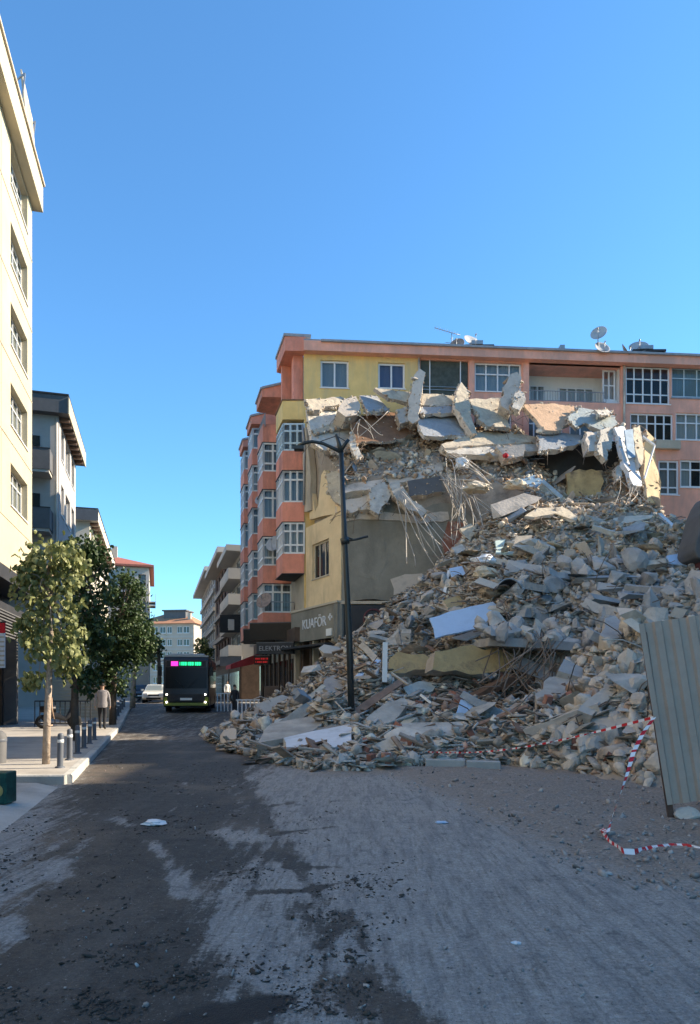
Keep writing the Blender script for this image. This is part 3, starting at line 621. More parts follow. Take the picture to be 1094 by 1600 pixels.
# teal blind box projects a little, ledge under row two
a0, a1, c0, c1 = op['w5']; q = MB(); q.box(a0-.05, -.06, c0-.12, a1, -.002, c0-.03); q.build('ledge', M['steel'], tO, OB)
a0, a1, c0, c1 = OB.rect(1022, 690, 1060, 703); q = MB(); q.box(a0, -.25, c0, a1, -.002, c1); q.build('ledge', M['beige'], tO, OB)
# screened balcony
a0, a1, c0, c1 = op['screen']; q = MB(); q.box(a0+.02, .1, c0, a1-.02, .13, c1-.02); q.build('screen_mesh', M['screen'], tO, OB)
for x in (a0+.5, a1-.45):
    q = MB(); q.box(x, .04, c0, x+.05, .099, c1); q.build('screen_post', M['pvc'], tO, OB)
for z in (c0+.45, c0+.62):
    q = MB(); q.box(a0, .05, z, a1, .098, z+.03); q.build('screen_rail', M['steel'], tO, OB)
# open balcony
a0, a1, c0, c1 = op['balc']; q = MB(); dp = 1.55
q.add([(a0, .23, c0), (a1, .23, c0), (a1, dp, c0), (a0, dp, c0), (a0, .23, c1), (a1, .23, c1), (a1, dp, c1), (a0, dp, c1)], [(0, 1, 2, 3), (7, 6, 5, 4), (3, 2, 6, 7), (0, 3, 7, 4), (2, 1, 5, 6)])
q.build('balcony_recess', M['white'], tO, OB, fix=False)
ww = a1 - a0
window(OB, tO, a0+.1, a0+ww*.27, c0+.05, c1-.62, 1.46, 3, (1,), cm='curt_grey', gm='glass', bar=.07, sill=False)
window(OB, tO, a0+ww*.42, a0+ww*.82, c0+.02, c1-.68, 1.46, 4, (1,), cm='curt_white', gm='glass', bar=.08, sill=False)
window(OB, tO, a1-ww*.16, a1-.1, c0+.35, c1-.05, .55, 2, (1, 1), cm=None, gm='glassblue', bar=.09, sill=False)
q = MB(); q.box(a1-ww*.16, .42, c0, a1-.02, .68, c0+.34); q.build('balcony_cabinet', M['pvc'], tO, OB)
railing(OB, tO, a0, a1-ww*.16, c0, .1, .62, .15)
# pink piers stand proud, fascia, gutter
for (xa, xb) in ((733, 741), (817, 826), (972, 977)):
    x0_, x1_, _, _ = OB.rect(xa, 600, xb, 640); q = MB(); q.box(x0_, -.06, 4, x1_, -.002, ROOF-.003); q.build('pier', M['pink'], tO, OB)
q = MB(); q.box(-.02, -.45, ROOF, XR, 13.3, ROOF+.52); q.build('roof_fascia', M['pink'], tO, OB)
q = MB(); q.box(.9, -.58, ROOF+.45, XR, -.452, ROOF+.56); q.box(-.02, -.44, ROOF+.521, XR, 13.3, ROOF+.6); q.build('gutter', M['gutter'], tO, OB)
for px_ in (654, 974):
    x = OB.px(px_, 600)[0]; q = MB(); q.tube([(x, -.1, 3), (x, -.1, ROOF-.01)], .06); q.build('downpipe', M['creamslab'], tO, OB)
# street side
q = MB(); q.box(.05, -12, 0, 16.2, -.02, ROOF); q.build('street_wall', M['beige'], tO, OS)
FLR = [5.3, 8.05, 10.8, 13.55, 16.3]
def bay(s0, s1, pr, top, first, wedge):
    ch = .3
    plan = [(s0, 0), (s0+ch, pr), (s1-ch, pr), (s1, 0)]
    def ring(e): return [(s0-e, 0), (s0+ch-e*.6, pr+e), (s1-ch+e*.6, pr+e), (s1+e, 0)]
    for i, z in enumerate(FLR):
        if i < first: continue
        zt = min(z + 2.75, top)
        if s0 < 1 and z > 16: continue
        q = MB(); q.prism(ring(.06), z-.22, z+.82, axis='z'); q.build('parapet', M['orange'], tO, OS)
        q = MB(); q.prism(ring(.10), z-.26, z-.221, axis='z'); q.build('drip_edge', M['charcoal'], tO, OS)
        if zt - z < 1.5: continue
        if s0 > 3 and s0 < 5 and z > 16:      # open top balcony with a rail
            railing(OS, tO, s0, s1, z+.6, pr-.05, .8, .12); continue
        g_ = MB(); g_.prism([(s0+.05, 0), (s0+ch+.03, pr-.05), (s1-ch-.03, pr-.05), (s1-.05, 0)], z+.821, zt-.26, axis='z')
        wn = g_.build('bay_window', M['glass' if i % 2 else 'glassblue'], tO, OS)
        fb = MB(); fm = 'bluepvc' if (s0 < 1 and i == 3) else 'pvc'
        z0, z1 = z+.821, zt-.261
        P0 = [Vector((a, b_, 0)) for a, b_ in plan]
        for j, nseg in ((0, 3), (1, 4), (2, 2)):
            for k in range(nseg+1):
                p = P0[j].lerp(P0[j+1], k/nseg); fb.bar(p + Vector((0, 0, z0)), p + Vector((0, 0, z1)), .10)
            for zz in (z0+.04, z0+(z1-z0)*.28 if i % 2 else z1-.04, z0+(z1-z0)*.72, z1-.04):
                fb.bar(P0[j] + Vector((0, 0, zz)), P0[j+1] + Vector((0, 0, zz)), .09)
        fb.build('frame', M[fm], wn)
        cb_ = MB(); cb_.prism([(s0+.2, 0), (s0+ch+.15, pr-.22), (s1-ch-.15, pr-.22), (s1-.2, 0)], z0+.05, z1-.05, axis='z'); cb_.build('curtain', M[('curt_grey', 'curt_white', 'curt_blue')[(i + int(s0)) % 3]], wn)
    # little roof
    r0 = ring(.12); q = MB()
    if wedge:
        q.add([(x, y_, top) for x, y_ in r0] + [(r0[0][0], 0, top+.9), (r0[1][0], r0[1][1], top+.45), (r0[2][0], r0[2][1], top+.45), (r0[3][0], 0, top+.9)], [(3, 2, 1, 0), (4, 5, 6, 7), (0, 1, 5, 4), (1, 2, 6, 5), (2, 3, 7, 6)])
        q.build('bay_roof', M['orange'], tO, OS)
        q = MB(); q.bar((r0[1][0], r0[1][1]+.03, top+.5), (r0[2][0], r0[2][1]+.03, top+.5), .12); q.bar((r0[0][0]-.03, 0, top+.95), (r0[1][0]-.03, r0[1][1], top+.5), .12); q.build('bay_roof_edge', M['gutter'], tO, OS)
bay(.0, 2.6, 1.05, 16.1, 1, False)
bay(3.7, 6.4, 1.55, 18.7, 0, True)
bay(7.9, 10.6, 1.6, 18.7, 0, True)
bay(12.2, 14.8, 1.6, 18.7, 0, True)
# corner top floor: ochre parapet, recessed balcony wall, big roof corner
q = MB(); q.prism([(-.02, 0), (.28, 1.1), (2.4, 1.1), (2.7, 0)], 16.05, 17.05, axis='z'); q.build('parapet', M['yellow'], tO, OS)
q = MB(); q.prism([(-.05, 0), (.25, 1.15), (2.43, 1.15), (2.73, 0)], 17.051, 17.12, axis='z'); q.build('parapet_coping', M['rustslab'], tO, OS)
q = MB(); q.box(.3, .0, 17.12, .9, .5, ROOF-.002); q.box(1.6, 0, 17.12, 1.9, .9, ROOF-.002); q.build('corner_pier', M['orange'], tO, OS)
q = MB(); q.prism([(-.35, 0), (-.1, 1.05), (2.5, 1.05), (2.8, 0)], ROOF-.001, ROOF+.75, axis='z'); q.build('roof_corner', M['orange'], tO, OS)
q = MB(); q.prism([(-.4, -.3), (-.15, 1.12), (2.55, 1.12), (2.85, -.3)], ROOF+.751, ROOF+.9, axis='z'); q.build('roof_corner_edge', M['gutter'], tO, OS)
for (s, z) in ((2.9, 8.3), (2.9, 11.05), (2.9, 13.8), (7.0, 10.8), (7.0, 13.5), (11.3, 10.8), (11.3, 13.5)):
    q = MB(); q.box(s, .002, z+.1, s+.6, .05, z+2.1); q.build('recess_door', M['glassdark'], tO, OS)
    q = MB(); q.box(s-.3, .05, z-.12, s+.85, .7, z); q.build('recess_slab', M['beige'], tO, OS); railing(OS, tO, s-.3, s+.85, z+.001, .66, .9, .13)

# dishes and aerials
def dish(name, label, p, r, az, el, mt='dish', base=None, group='satellite dishes', cat='satellite dish'):
    t_ = thing(name, label, cat, p, 0, group)
    Mx = Matrix.Rotation(az, 4, 'Z') @ Matrix.Rotation(R(90) - el, 4, 'X')
    q = MB(); q.lathe([(0.001, 0), (r*.4, r*.03), (r*.75, r*.12), (r, r*.24), (r*1.02, r*.23), (r*.75, r*.09), (r*.4, -.01), (.001, -.03)], 20, 0, Mx); q.build('reflector', M[mt], t_)
    q = MB(); f_ = Mx @ Vector((0, 0, r*.95)); e_ = Mx @ Vector((0, -r*.95, r*.2)); q.tube([e_, f_], .015); q.tube([f_ - (Mx @ Vector((0, 0, .07)) - Vector()), f_ + (Mx @ Vector((0, 0, .05)) - Vector())], .04); q.build('feed_arm', M['steel'], t_)
    q = MB(); b0 = Vector(base) - Vector(p) if base is not None else Vector((0, .1, -r*1.35)); q.tube([Mx @ Vector((0, 0, -.03)), (b0.x, b0.y, 0), b0], .03); q.build('mast', M['steel'], t_)
    return t_
DY = 37.2
def rz(x): return P(x, 700, DY).x
for (x, y, Y, r, az, el, mt, lb) in ((715, 539, 37.0, .30, R(-20), R(25), 'dishrust', 'rusty satellite dish beside the roof aerial'), (737, 536, 37.6, .40, R(25), R(35), 'dish', 'grey satellite dish right of the rusty one on the roof'),
        (936, 522, 37.2, .33, R(-30), R(20), 'dish', 'higher of the two stacked dishes on the roof mast'), (940, 545, 37.3, .33, R(10), R(30), 'dish', 'lower of the two stacked dishes on the roof mast'),
        (976, 549, 37.6, .30, R(60), R(30), 'dishrust', 'dark tilted dish on the roof above the downpipe'), (998, 545, 37.8, .40, R(-15), R(35), 'dish', 'round dish farthest right on the roof')):
    p = P(x, y, Y); dish('satellite_dish', lb, p, r*1.3, az, el, mt, (p.x, p.y+.15, ROOF+.58))
for (s, y_, z, r, lb, mt) in ((3.3, 1.0, 10.0, .52, 'big grey dish on the street wall between the near bays', 'dish'), (2.6, 1.7, 6.6, .48, 'dusky dish low on the street wall over the shop signs', 'dishrust'), (7.2, 1.2, 13.6, .42, 'small pale dish higher up on the street wall', 'dish')):
    p = OS.w(s, y_, z); dish('satellite_dish', lb, p, r, R(-25), R(25), mt, OS.w(s, .02, z-.4))
an = thing('roof_aerial', 'long comb aerial on a mast above the rusty roof dish', 'aerial', P(706, 548, 37.2))
q = MB(); q.tube([(0, 0, -.2), (0, 0, .95)], .022); q.build('mast', M['steel'], an)
q = MB(); q.tube([(-.95, 0, 1.25), (.45, 0, .85)], .018); q.build('boom', M['steel'], an)
for i in range(11):
    q = MB(); x = -.9 + .13*i; z = 1.25 - .4*(x+.95)/1.4; q.tube([(x, -.2, z), (x, .2, z)], .009, 4); q.build('element', M['steel'], an)
q = MB(); q.tube([(-.35, 0, .45), (.3, 0, .4)], .014); q.tube([(-.1, -.1, .6), (.1, .1, .75)], .012); q.build('side_boom', M['steel'], an)
for (x0_, x1_, y0_, lb) in ((726, 770, 545, 'low dark tank box on the roof beside the grey dish'), (868, 886, 552, 'small dark roof vent left of the stacked dishes'), (985, 1036, 553, 'flat dark roof panel under the right hand dishes')):
    p = P((x0_+x1_)/2, y0_, 37.8); wd = (x1_-x0_)*37.8/F; t_ = thing('roof_box', lb, 'roof fixture', (p.x, p.y, ROOF+.6))
    q = MB(); q.box(-wd/2, -.4, 0, wd/2, .4, max(.12, p.z-ROOF-.6+.05)); q.build('case', M['charcoal'], t_)
    q = MB(); q.box(-wd*.3, -.45, max(.12, p.z-ROOF-.55)+.002, wd*.1, .3, max(.12, p.z-ROOF-.55)+.2); q.build('lid', M['steel'], t_)

# ------------------------------------------------------------------ shop signs and street level of the orange block
def text(name, s, size, mt, parent, fr=None, pos=(0, 0, 0), ext=.015):
    cu = bpy.data.curves.new(name, 'FONT'); cu.body = s; cu.size = size; cu.extrude = ext; cu.align_x = 'CENTER'; cu.align_y = 'CENTER'
    tmp = bpy.data.objects.new('tmp_text', cu); COL.objects.link(tmp); dg = bpy.context.evaluated_depsgraph_get(); dg.update()
    me_ = bpy.data.meshes.new_from_object(tmp.evaluated_get(dg)); bpy.data.objects.remove(tmp)
    me_.transform(Matrix.Translation(pos) @ Matrix.Rotation(R(90), 4, 'X')); o = link(name, me_, None, parent); me_.materials.clear(); me_.materials.append(M[mt])
    if fr is not None: o.location = fr.o - parent.location; o.rotation_euler = (0, 0, fr.a)
    return o
M['ledred'] = emis('red_led', (1, .02, .03), .14); M['ledgreen'] = emis('green_led', (.02, 1, .35), .8); M['ledpink'] = emis('pink_led', (1, .05, .6), .6); M['head'] = emis('lit_headlight', (1, .93, .75), 5)
OR = Frame(OS.w(16.2, 0, 0), ST - math.pi)          # same street wall, x towards the camera
def SX(s): return 16.2 - s
for i in range(9):
    q = MB(); s = .2 + 1.75*i; q.box(SX(s)-.35, -.12, 0, SX(s), -.002, 4.2); q.build('shop_pier', M['brownshop'], tO, OR)
    q = MB(); q.box(SX(s)-1.7, -.05, .3, SX(s)-.36, -.002, 3.4); q.build('shop_glazing', M['glassdark'], tO, OR)
    q = MB(); q.box(SX(s)-1.0, -.09, .3, SX(s)-.93, -.051, 3.4); q.build('shop_mullion', M['brownshop'], tO, OR)
q = MB(); q.box(.2, -.5, 4.2, 16.2, -.002, 4.95); q.build('shop_fascia', M['brownshop'], tO, OR)
def board(label, s, out, z0, z1, w_, mt, txt=None, tm=None, th=.2):
    """sign board that sticks out over the pavement, face towards the camera"""
    p = OS.w(s, out, z0); t_ = thing('shop_sign', label, 'sign', p); fr = Frame(p, ST - math.pi + R(62))
    q = MB(); q.box(-w_/2, 0, 0, w_/2, th, z1-z0); q.build('panel', M[mt], t_, fr)
    q = MB(); q.box(-w_/2-.02, .02, z1-z0, w_/2+.02, th+.02, z1-z0+.05); q.build('top_rail', M['darkgrey'], t_, fr)
    if txt == 'led':
        for r_ in (0, 1):
            for i in range(7): q = MB(); q.box(-.4+.115*i, -.012, .1+.19*r_, -.4+.115*i+(.08 if (i+r_) % 3 else .04), -.001, .1+.19*r_+.1); q.build('led_letter', M[tm], t_, fr)
    elif txt: text('lettering', txt, (z1-z0)*.62, tm, t_, fr, (0, -.012, (z1-z0)*.5), .008)
    return t_
board('large black shop sign box under the near bay', 2.8, 1.3, 4.45, 5.4, 2.6, 'black')
board('second black shop sign box, left of the larger one', 6.4, 1.5, 4.45, 5.35, 2.0, 'black')
board('shop sign with pale capital letters below the black boxes', 1.0, 1.4, 3.55, 4.15, 2.1, 'charcoal', 'ELEKTRON', 'rail')
board('small lit red letter sign between the shops', 4.4, 1.6, 3.1, 3.6, .95, 'black', 'led', 'ledred')
aw = thing('shop_awning', 'dark red sloping shop awning down the right side', 'awning', (BXl(50)+1.2, 50.3, gz(50)))
fA = Frame(aw.location, ST - math.pi); q = MB(); q.add([(-3, 0, 3.7), (.6, 0, 3.7), (.6, -2.0, 2.9), (-3, -2.0, 2.9), (-3, 0, 3.64), (.6, 0, 3.64), (.6, -2.0, 2.84), (-3, -2.0, 2.84), (-3, -2.02, 2.6), (.6, -2.02, 2.6)],
      [(0, 1, 2, 3), (7, 6, 5, 4), (0, 3, 7, 4), (1, 5, 6, 2), (3, 2, 9, 8)]); q.add([(.61, 0, 3.7), (.61, -2.0, 2.9), (.61, -2.02, 2.55), (.61, 0, 3.0)], [(0, 1, 2, 3)]); q.build('canvas', mat('maroon_canvas', (.42, .05, .055), .8, .15, 3, .1), aw, fA)
q = MB(); q.bar((-2.9, 0, 3.2), (-2.9, -1.95, 2.85), .05); q.bar((.5, 0, 3.2), (.5, -1.95, 2.85), .05); q.build('arm', M['steel'], aw, fA)
wb_ = thing('shop_sign', 'black board on the white balconied block', 'sign', (BXl(57)+.0, 57.2, 0)); fr = Frame(wb_.location, R(-10)); q = MB(); q.box(-.9, -.1, 6.4, 1.0, .1, 7.9); q.build('panel', M['black'], wb_, fr); q = MB(); q.box(-.9, -.12, 3.6, 1.0, .1, 4.4); q.build('lower_panel', M['darkgrey'], wb_, fr)

# ------------------------------------------------------------------ the collapsed house: what still stands
RU = Frame(A, math.atan2(-.878, .479))               # street wall of the ruin, x towards the camera
tR = thing('ruined_house', 'half demolished pale yellow house with grey party wall and hairdresser sign', 'ruin', A)
LQ = 4.24; Q = RU.w(LQ, 0, 0)
wr = RU.rect(488, 846, 514, 902)
q = MB(); wall(q, .25, LQ, 5.8, 10.2, [wr], .25); q.build('street_wall', M['palewall'], tR, RU)
window(RU, tR, *wr, .15, 3, (1,), fm='beige', gm='glassdark', bar=.09)
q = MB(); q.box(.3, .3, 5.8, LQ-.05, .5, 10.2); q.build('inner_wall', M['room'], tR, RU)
def jag(pts, n=3, amp=.06, seed=0):
    rnd_ = random.Random(seed); out = []
    for i in range(len(pts)):
        a, b_ = Vector(pts[i]), Vector(pts[(i+1) % len(pts)])
        L_ = (b_-a).length; k = max(1, min(n, int(L_/.35)))
        for j in range(k):
            p = a.lerp(b_, j/k)
            if j: p = p + Vector([rnd_.uniform(-1, 1) for _ in a]) * min(amp, L_*.12)
            out.append(p)
    return out
def wallpoly(name, fr, pts, y0, y1, mt, amp=.08, seed=1):
    pl_ = [fr.px(x, y) for x, y in pts]; pl_ = jag([Vector((a, b_)) for a, b_ in pl_], 4, amp, seed)
    q = MB(); q.prism([(p.x, p.y) for p in pl_], y0, y1); return q.build(name, M[mt], tR, fr)
wallpoly('broken_street_wall', RU, [(484, 812), (533, 799), (531, 772), (520, 752), (507, 734), (502, 742), (499, 770), (497, 790), (492, 800), (488, 770), (480, 765)], .0, .24, 'palewall', .06, 3)
wallpoly('corner_stub', RU, [(479, 800), (489, 797), (488, 735), (484, 690), (481, 668), (475, 672), (477, 740)], -.12, .22, 'beige', .05, 4)
q = MB(); x, z = RU.px(487, 700); q.tube([RU.px(480, 790)[:1] + (-.2, RU.px(480, 790)[1]), (RU.px(481, 700)[0], -.18, RU.px(481, 700)[1]), (RU.px(478, 665)[0], -.2, RU.px(478, 665)[1])], .06); q.build('downpipe', M['gutter'], tR, RU)
GW = Frame((Q.x, Q.y - .02, 0), 0.0)                 # grey party wall, faces the camera
wallpoly('party_wall', GW, [(533, 941), (600, 938), (655, 936), (720, 925), (760, 880), (742, 820), (715, 790), (690, 786), (655, 800), (622, 768), (596, 792), (560, 797), (533, 800)], 0, .28, 'partywall', .10, 5)
wallpoly('plaster_patch', GW, [(556, 842), (600, 838), (606, 870), (590, 905), (560, 900)], -.018, -.002, 'beige', .12, 21).data.materials[0] = M['partywall']
wallpoly('floor_scar', GW, [(536, 806), (600, 800), (660, 806), (700, 800), (702, 812), (650, 818), (590, 812), (536, 816)], -.06, -.002, 'concbrown', .08, 22)
wallpoly('brick_scar', GW, [(700, 815), (730, 822), (742, 860), (722, 900), (698, 890), (690, 850)], -.05, -.002, 'brick', .14, 23)
wallpoly('plaster_patch', GW, [(610, 905), (660, 896), (668, 925), (615, 930)], -.02, -.002, 'beige', .1, 24).data.materials[0] = M['concbrown']
q = MB(); q.box(-.02, -.06, 5.72, 6.0, -.002, 5.86); q.build('ledge', M['beige'], tR, GW)
q = MB(); q.box(-.0, .05, 0, 7.5, 3.2, 5.7); q.build('ground_floor_dark_fill', M['black'], tR, GW)  # black fill put in as the shade of the open ground floor
q = MB(); q.box(.25, -.05, 4.3, 3.6, .049, 5.65); q.build('dark_fascia', M['charcoal'], tR, GW)
q = MB(); q.lathe([(.42, 0), (.5, 0), (.5, .03), (.42, .03), (.42, 0)], 20, 0, Matrix.Translation((1.55, -.052, 5.0)) @ Matrix.Rotation(R(90), 4, 'X')); q.lathe([(.001, .02), (.16, .02), (.16, 0)], 10, 0, Matrix.Translation((1.55, -.052, 5.0)) @ Matrix.Rotation(R(90), 4, 'X')); q.build('round_emblem', M['maroon'], tR, GW)
q = MB(); q.box(-.35, -.05, 0, .05, .3, 5.75); q.build('corner_column', M['partywall'], tR, GW)
# hairdresser sign band and shopfront on the street wall
SB0 = -1.2
q = MB(); q.box(SB0, -.22, 4.15, LQ+.03, .2, 5.78); sg = q.build('sign_board', M['partywall'], tR, RU)
q = MB(); q.box(SB0-.05, -.28, 5.781, LQ+.08, .2, 5.88); q.build('sign_coping', M['beige'], tR, RU)
text('lettering', 'KUAF\u00d6R', .72, 'whiteboard', tR, RU, (RU.px(497, 972)[0], -.235, 5.0), .02)
q = MB(); q.box(3.15, -.27, 4.25, 3.75, -.221, 4.6); q.build('notice', M['white'], tR, RU)
for dx, dz in ((0, 0), (.16, .1), (-.12, .12), (.02, .22)):
    q = MB(); q.box(3.55+dx-.06, -.26, 5.05+dz-.06, 3.55+dx+.06, -.221, 5.05+dz+.06, 0); q.build('emblem_petal', M['whiteboard'], tR, RU)
q = MB(); q.box(SB0, .25, 0, LQ-.06, .6, 4.149); q.build('shop_dark_fill', M['black'], tR, RU)  # black backing, darkness behind the shopfront put into its colour
for i, x in enumerate((-1.1, .0, .9, 1.25, 2.2, 2.55, 3.4, 3.95)):
    q = MB(); q.box(x, -.1, 0, x+(.14 if i % 2 else .22), .249, 4.148); q.build('shop_mullion', M['brownshop' if i % 3 else 'beige'], tR, RU)
q = MB(); q.box(SB0, -.9, 3.75, LQ, -.101, 3.85); q.build('canopy', M['charcoal'], tR, RU)
# upper floors left hanging at the back: slab edges, inner ochre wall, right stub
q = MB(); q.box(-.3, .35, 10.2, 15.0, 3.2, 10.5); q.build('floor_slab', M['conc'], tR, GW)
wallpoly('right_stub_wall', Frame((0, 34.6, 0), 0), [(1008, 690), (1022, 688), (1030, 740), (1033, 792), (1012, 800), (1008, 740)], 0, .3, 'palewall', .08, 8)
wallpoly('inner_ochre_wall', Frame((0, 34.2, 0), 0), [(885, 740), (905, 733), (938, 737), (944, 752), (940, 775), (885, 778)], 0, .2, 'tanbeam', .16, 9)
wallpoly('cavity_dark_sheet', Frame((0, 35.2, 0), 0), [(560, 690), (1010, 690), (1010, 800), (560, 800)], 0, .2, 'room', .05, 10)  # near-black sheet added as the shade in the gaps between the slabs
# ------------------------------------------------------------------ the rubble mound
class RBF:
    def __init__(s, pts):
        p = np.array(pts, float); s.p = p[:, :2]; n = len(p)
        d = np.linalg.norm(s.p[:, None] - s.p[None], axis=-1); K = s.k(d) + np.eye(n) * .02
        Pm = np.c_[np.ones(n), s.p]; Am = np.block([[K, Pm], [Pm.T, np.zeros((3, 3))]])
        s.c = np.linalg.solve(Am, np.r_[p[:, 2], 0, 0, 0])
    def k(s, d): return -d
    def __call__(s, x, y):
        q = np.stack([np.asarray(x, float).ravel(), np.asarray(y, float).ravel()], -1); out = np.empty(len(q))
        for i in range(0, len(q), 20000):
            b_ = q[i:i+20000]; d = np.linalg.norm(b_[:, None] - s.p[None], axis=-1)
            out[i:i+20000] = s.k(d) @ s.c[:-3] + s.c[-3] + b_ @ s.c[-2:]
        return out.reshape(np.shape(x))
cp = []
for (x, y) in ((325, 1157), (350, 1172), (420, 1192), (480, 1203), (560, 1208), (640, 1200), (720, 1196), (800, 1196), (900, 1208), (1000, 1232), (1094, 1262)):
    gx, gy = G(x, y); cp.append((gx, gy, .02)); L_ = math.hypot(gx, gy); cp.append((gx - gx/L_*2 - (1 if x < 400 else 0), gy - gy/L_*2, -.7))
for (x, y, Y) in ((400, 1122, 22), (450, 1112, 21), (500, 1085, 22), (540, 1065, 23), (470, 1088, 25), (430, 1100, 26), (500, 1132, 18), (560, 1150, 16.5), (600, 1105, 18.5), (600, 1045, 21), (570, 1012, 25), (600, 980, 27), (640, 925, 28.5), (690, 905, 28),
                  (720, 855, 30), (760, 805, 31), (650, 1080, 21.3), (700, 1085, 22.0), (700, 1003, 21.8), (780, 1003, 21.4), (740, 1088, 22.4), (790, 1080, 22.4), (835, 1072, 21.8), (870, 1062, 19.6), (890, 1035, 19.3), (790, 1100, 19.6), (740, 1108, 19.6), (840, 1095, 18.2), (700, 1150, 15.5), (780, 1122, 16), (800, 1160, 14.5), (850, 1102, 16.2),
                  (900, 1150, 13.3), (950, 1102, 14), (930, 1042, 16.5), (1000, 1150, 12.2), (1000, 1050, 15), (980, 980, 18), (1060, 980, 17), (880, 960, 20.3), (800, 932, 23), (900, 902, 23.5), (1000, 902, 22.5), (1080, 902, 22), (850, 852, 26.5), (950, 842, 27),
                  (1040, 852, 26.5), (1094, 862, 26), (800, 803, 29.5), (900, 797, 30.5), (1000, 797, 31), (1060, 822, 30.5), (1094, 1000, 16), (660, 960, 25.5), (740, 930, 25), (530, 1020, 26.5), (560, 985, 29)):
    p = P(x, y, Y); cp.append((p.x, p.y, p.z))
for (x, y, z) in ((-5.6, 24, -.1), (-5.4, 27, -.1), (-4.9, 29.5, .1), (-4.6, 33, .2), (-1.6, 31, 1.6), (.4, 32.6, 3.0), (3.0, 32.6, 5.6), (5.5, 32.6, 8.6), (9, 32.8, 10.3), (14, 32.8, 10.2), (18, 24, 5.5), (20, 18, 2.5), (20, 12, 0), (20, 30, 7), (24, 24, 3), (26, 18, -.2), (27, 30, 3), (16, 33, 9)):
    cp.append((x, y, z))
heap = RBF(cp)
HX = np.arange(-8, 28.01, .2); HYs = np.arange(8.0, 33.01, .2)
hx, hy = np.meshgrid(HX, HYs); HZ = heap(hx, hy)
fb_ = np.array([[noise.fractal(Vector((x*.9, y*.9, 2)), 1.0, 2.0, 5) for x in HX] for y in HYs])
fb2 = np.array([[noise.fractal(Vector((x*2.6, y*2.6, 7)), 1.0, 2.0, 3) for x in HX] for y in HYs])
HZ = HZ + (.46 * fb_ + .26 * fb2) * np.clip(HZ * 1.2 + .1, 0, 1); HZ = np.maximum(HZ, -.35)
def hz(x, y):
    fx = np.clip((np.asarray(x, float) - HX[0]) / .2, 0, len(HX)-1.001); fy = np.clip((np.asarray(y, float) - HYs[0]) / .2, 0, len(HYs)-1.001)
    i = fx.astype(int); j = fy.astype(int); a = fx-i; b_ = fy-j
    return (HZ[j, i]*(1-a)+HZ[j, i+1]*a)*(1-b_) + (HZ[j+1, i]*(1-a)+HZ[j+1, i+1]*a)*b_
nx = len(HX); ny = len(HYs)
me = bpy.data.meshes.new('rubble_mound'); me.from_pydata(np.stack([hx, hy, HZ], -1).reshape(-1, 3).tolist(), [], [(j*nx+i, j*nx+i+1, (j+1)*nx+i+1, (j+1)*nx+i) for j in range(ny-1) for i in range(nx-1)
    if max(HZ[j, i], HZ[j+1, i+1], HZ[j, i+1], HZ[j+1, i]) > -.25])
mound = link('rubble_mound', me, M['mound']); tag(mound, kind='structure')
# rubble on the broken upper floors
dk_ = RBF([tuple(P(*p)) for p in ((520, 760, 33.0), (560, 745, 33.1), (620, 738, 33.1), (700, 745, 33.1), (780, 752, 33.1), (860, 785, 33.1), (940, 788, 33.1), (1010, 792, 33.1), (500, 720, 34.4), (540, 705, 34.4), (620, 700, 34.6), (720, 702, 34.6), (805, 705, 34.8), (865, 775, 34.4), (930, 775, 34.4), (970, 735, 34.8), (1030, 790, 34.8),
          (500, 690, 35.8), (560, 680, 35.8), (700, 672, 35.8), (810, 672, 35.8), (870, 735, 35.8), (935, 735, 35.8), (975, 690, 35.8), (1030, 790, 35.8))])
nu, nv = 110, 24; vs = []; 
for j in range(nv+1):
    Y = 32.95 + 3.0*j/nv
    xl = A.x + .3 + (36.5 - Y) * .5455
    for i in range(nu+1):
        x = xl + (15.2 - xl)*i/nu; vs.append((x, Y))
va = np.array(vs); dz = dk_(va[:, 0], va[:, 1]) + .22*np.array([noise.fractal(Vector((x*1.1, y*1.1, 9)), 1.0, 2.0, 5) for x, y in vs])
q = MB(); n1_ = nu+1
q.add([(x, y, z) for (x, y), z in zip(vs, dz)] + [(vs[i][0], vs[i][1], 9.4) for i in range(n1_)], [(j*n1_+i, j*n1_+i+1, (j+1)*n1_+i+1, (j+1)*n1_+i) for j in range(nv) for i in range(nu)] + [((nv+1)*n1_+i, (nv+1)*n1_+i+1, i+1, i) for i in range(nu)])
# left skirt along the street wall
bL = len(q.v); q.add([(vs[j*n1_][0], vs[j*n1_][1], 9.4) for j in range(nv+1)], [])
for j in range(nv): q.f.append([bL+j+1, bL+j, j*n1_, (j+1)*n1_]); q.mi.append(0); q.sm.append(False)
deck = q.build('upper_floor_rubble', M['mound'], tR, None, fix=False); deck.location = -A; tag(deck, kind='stuff')
def dz_at(x, y): return float(dk_(np.array([x]), np.array([y]))[0])

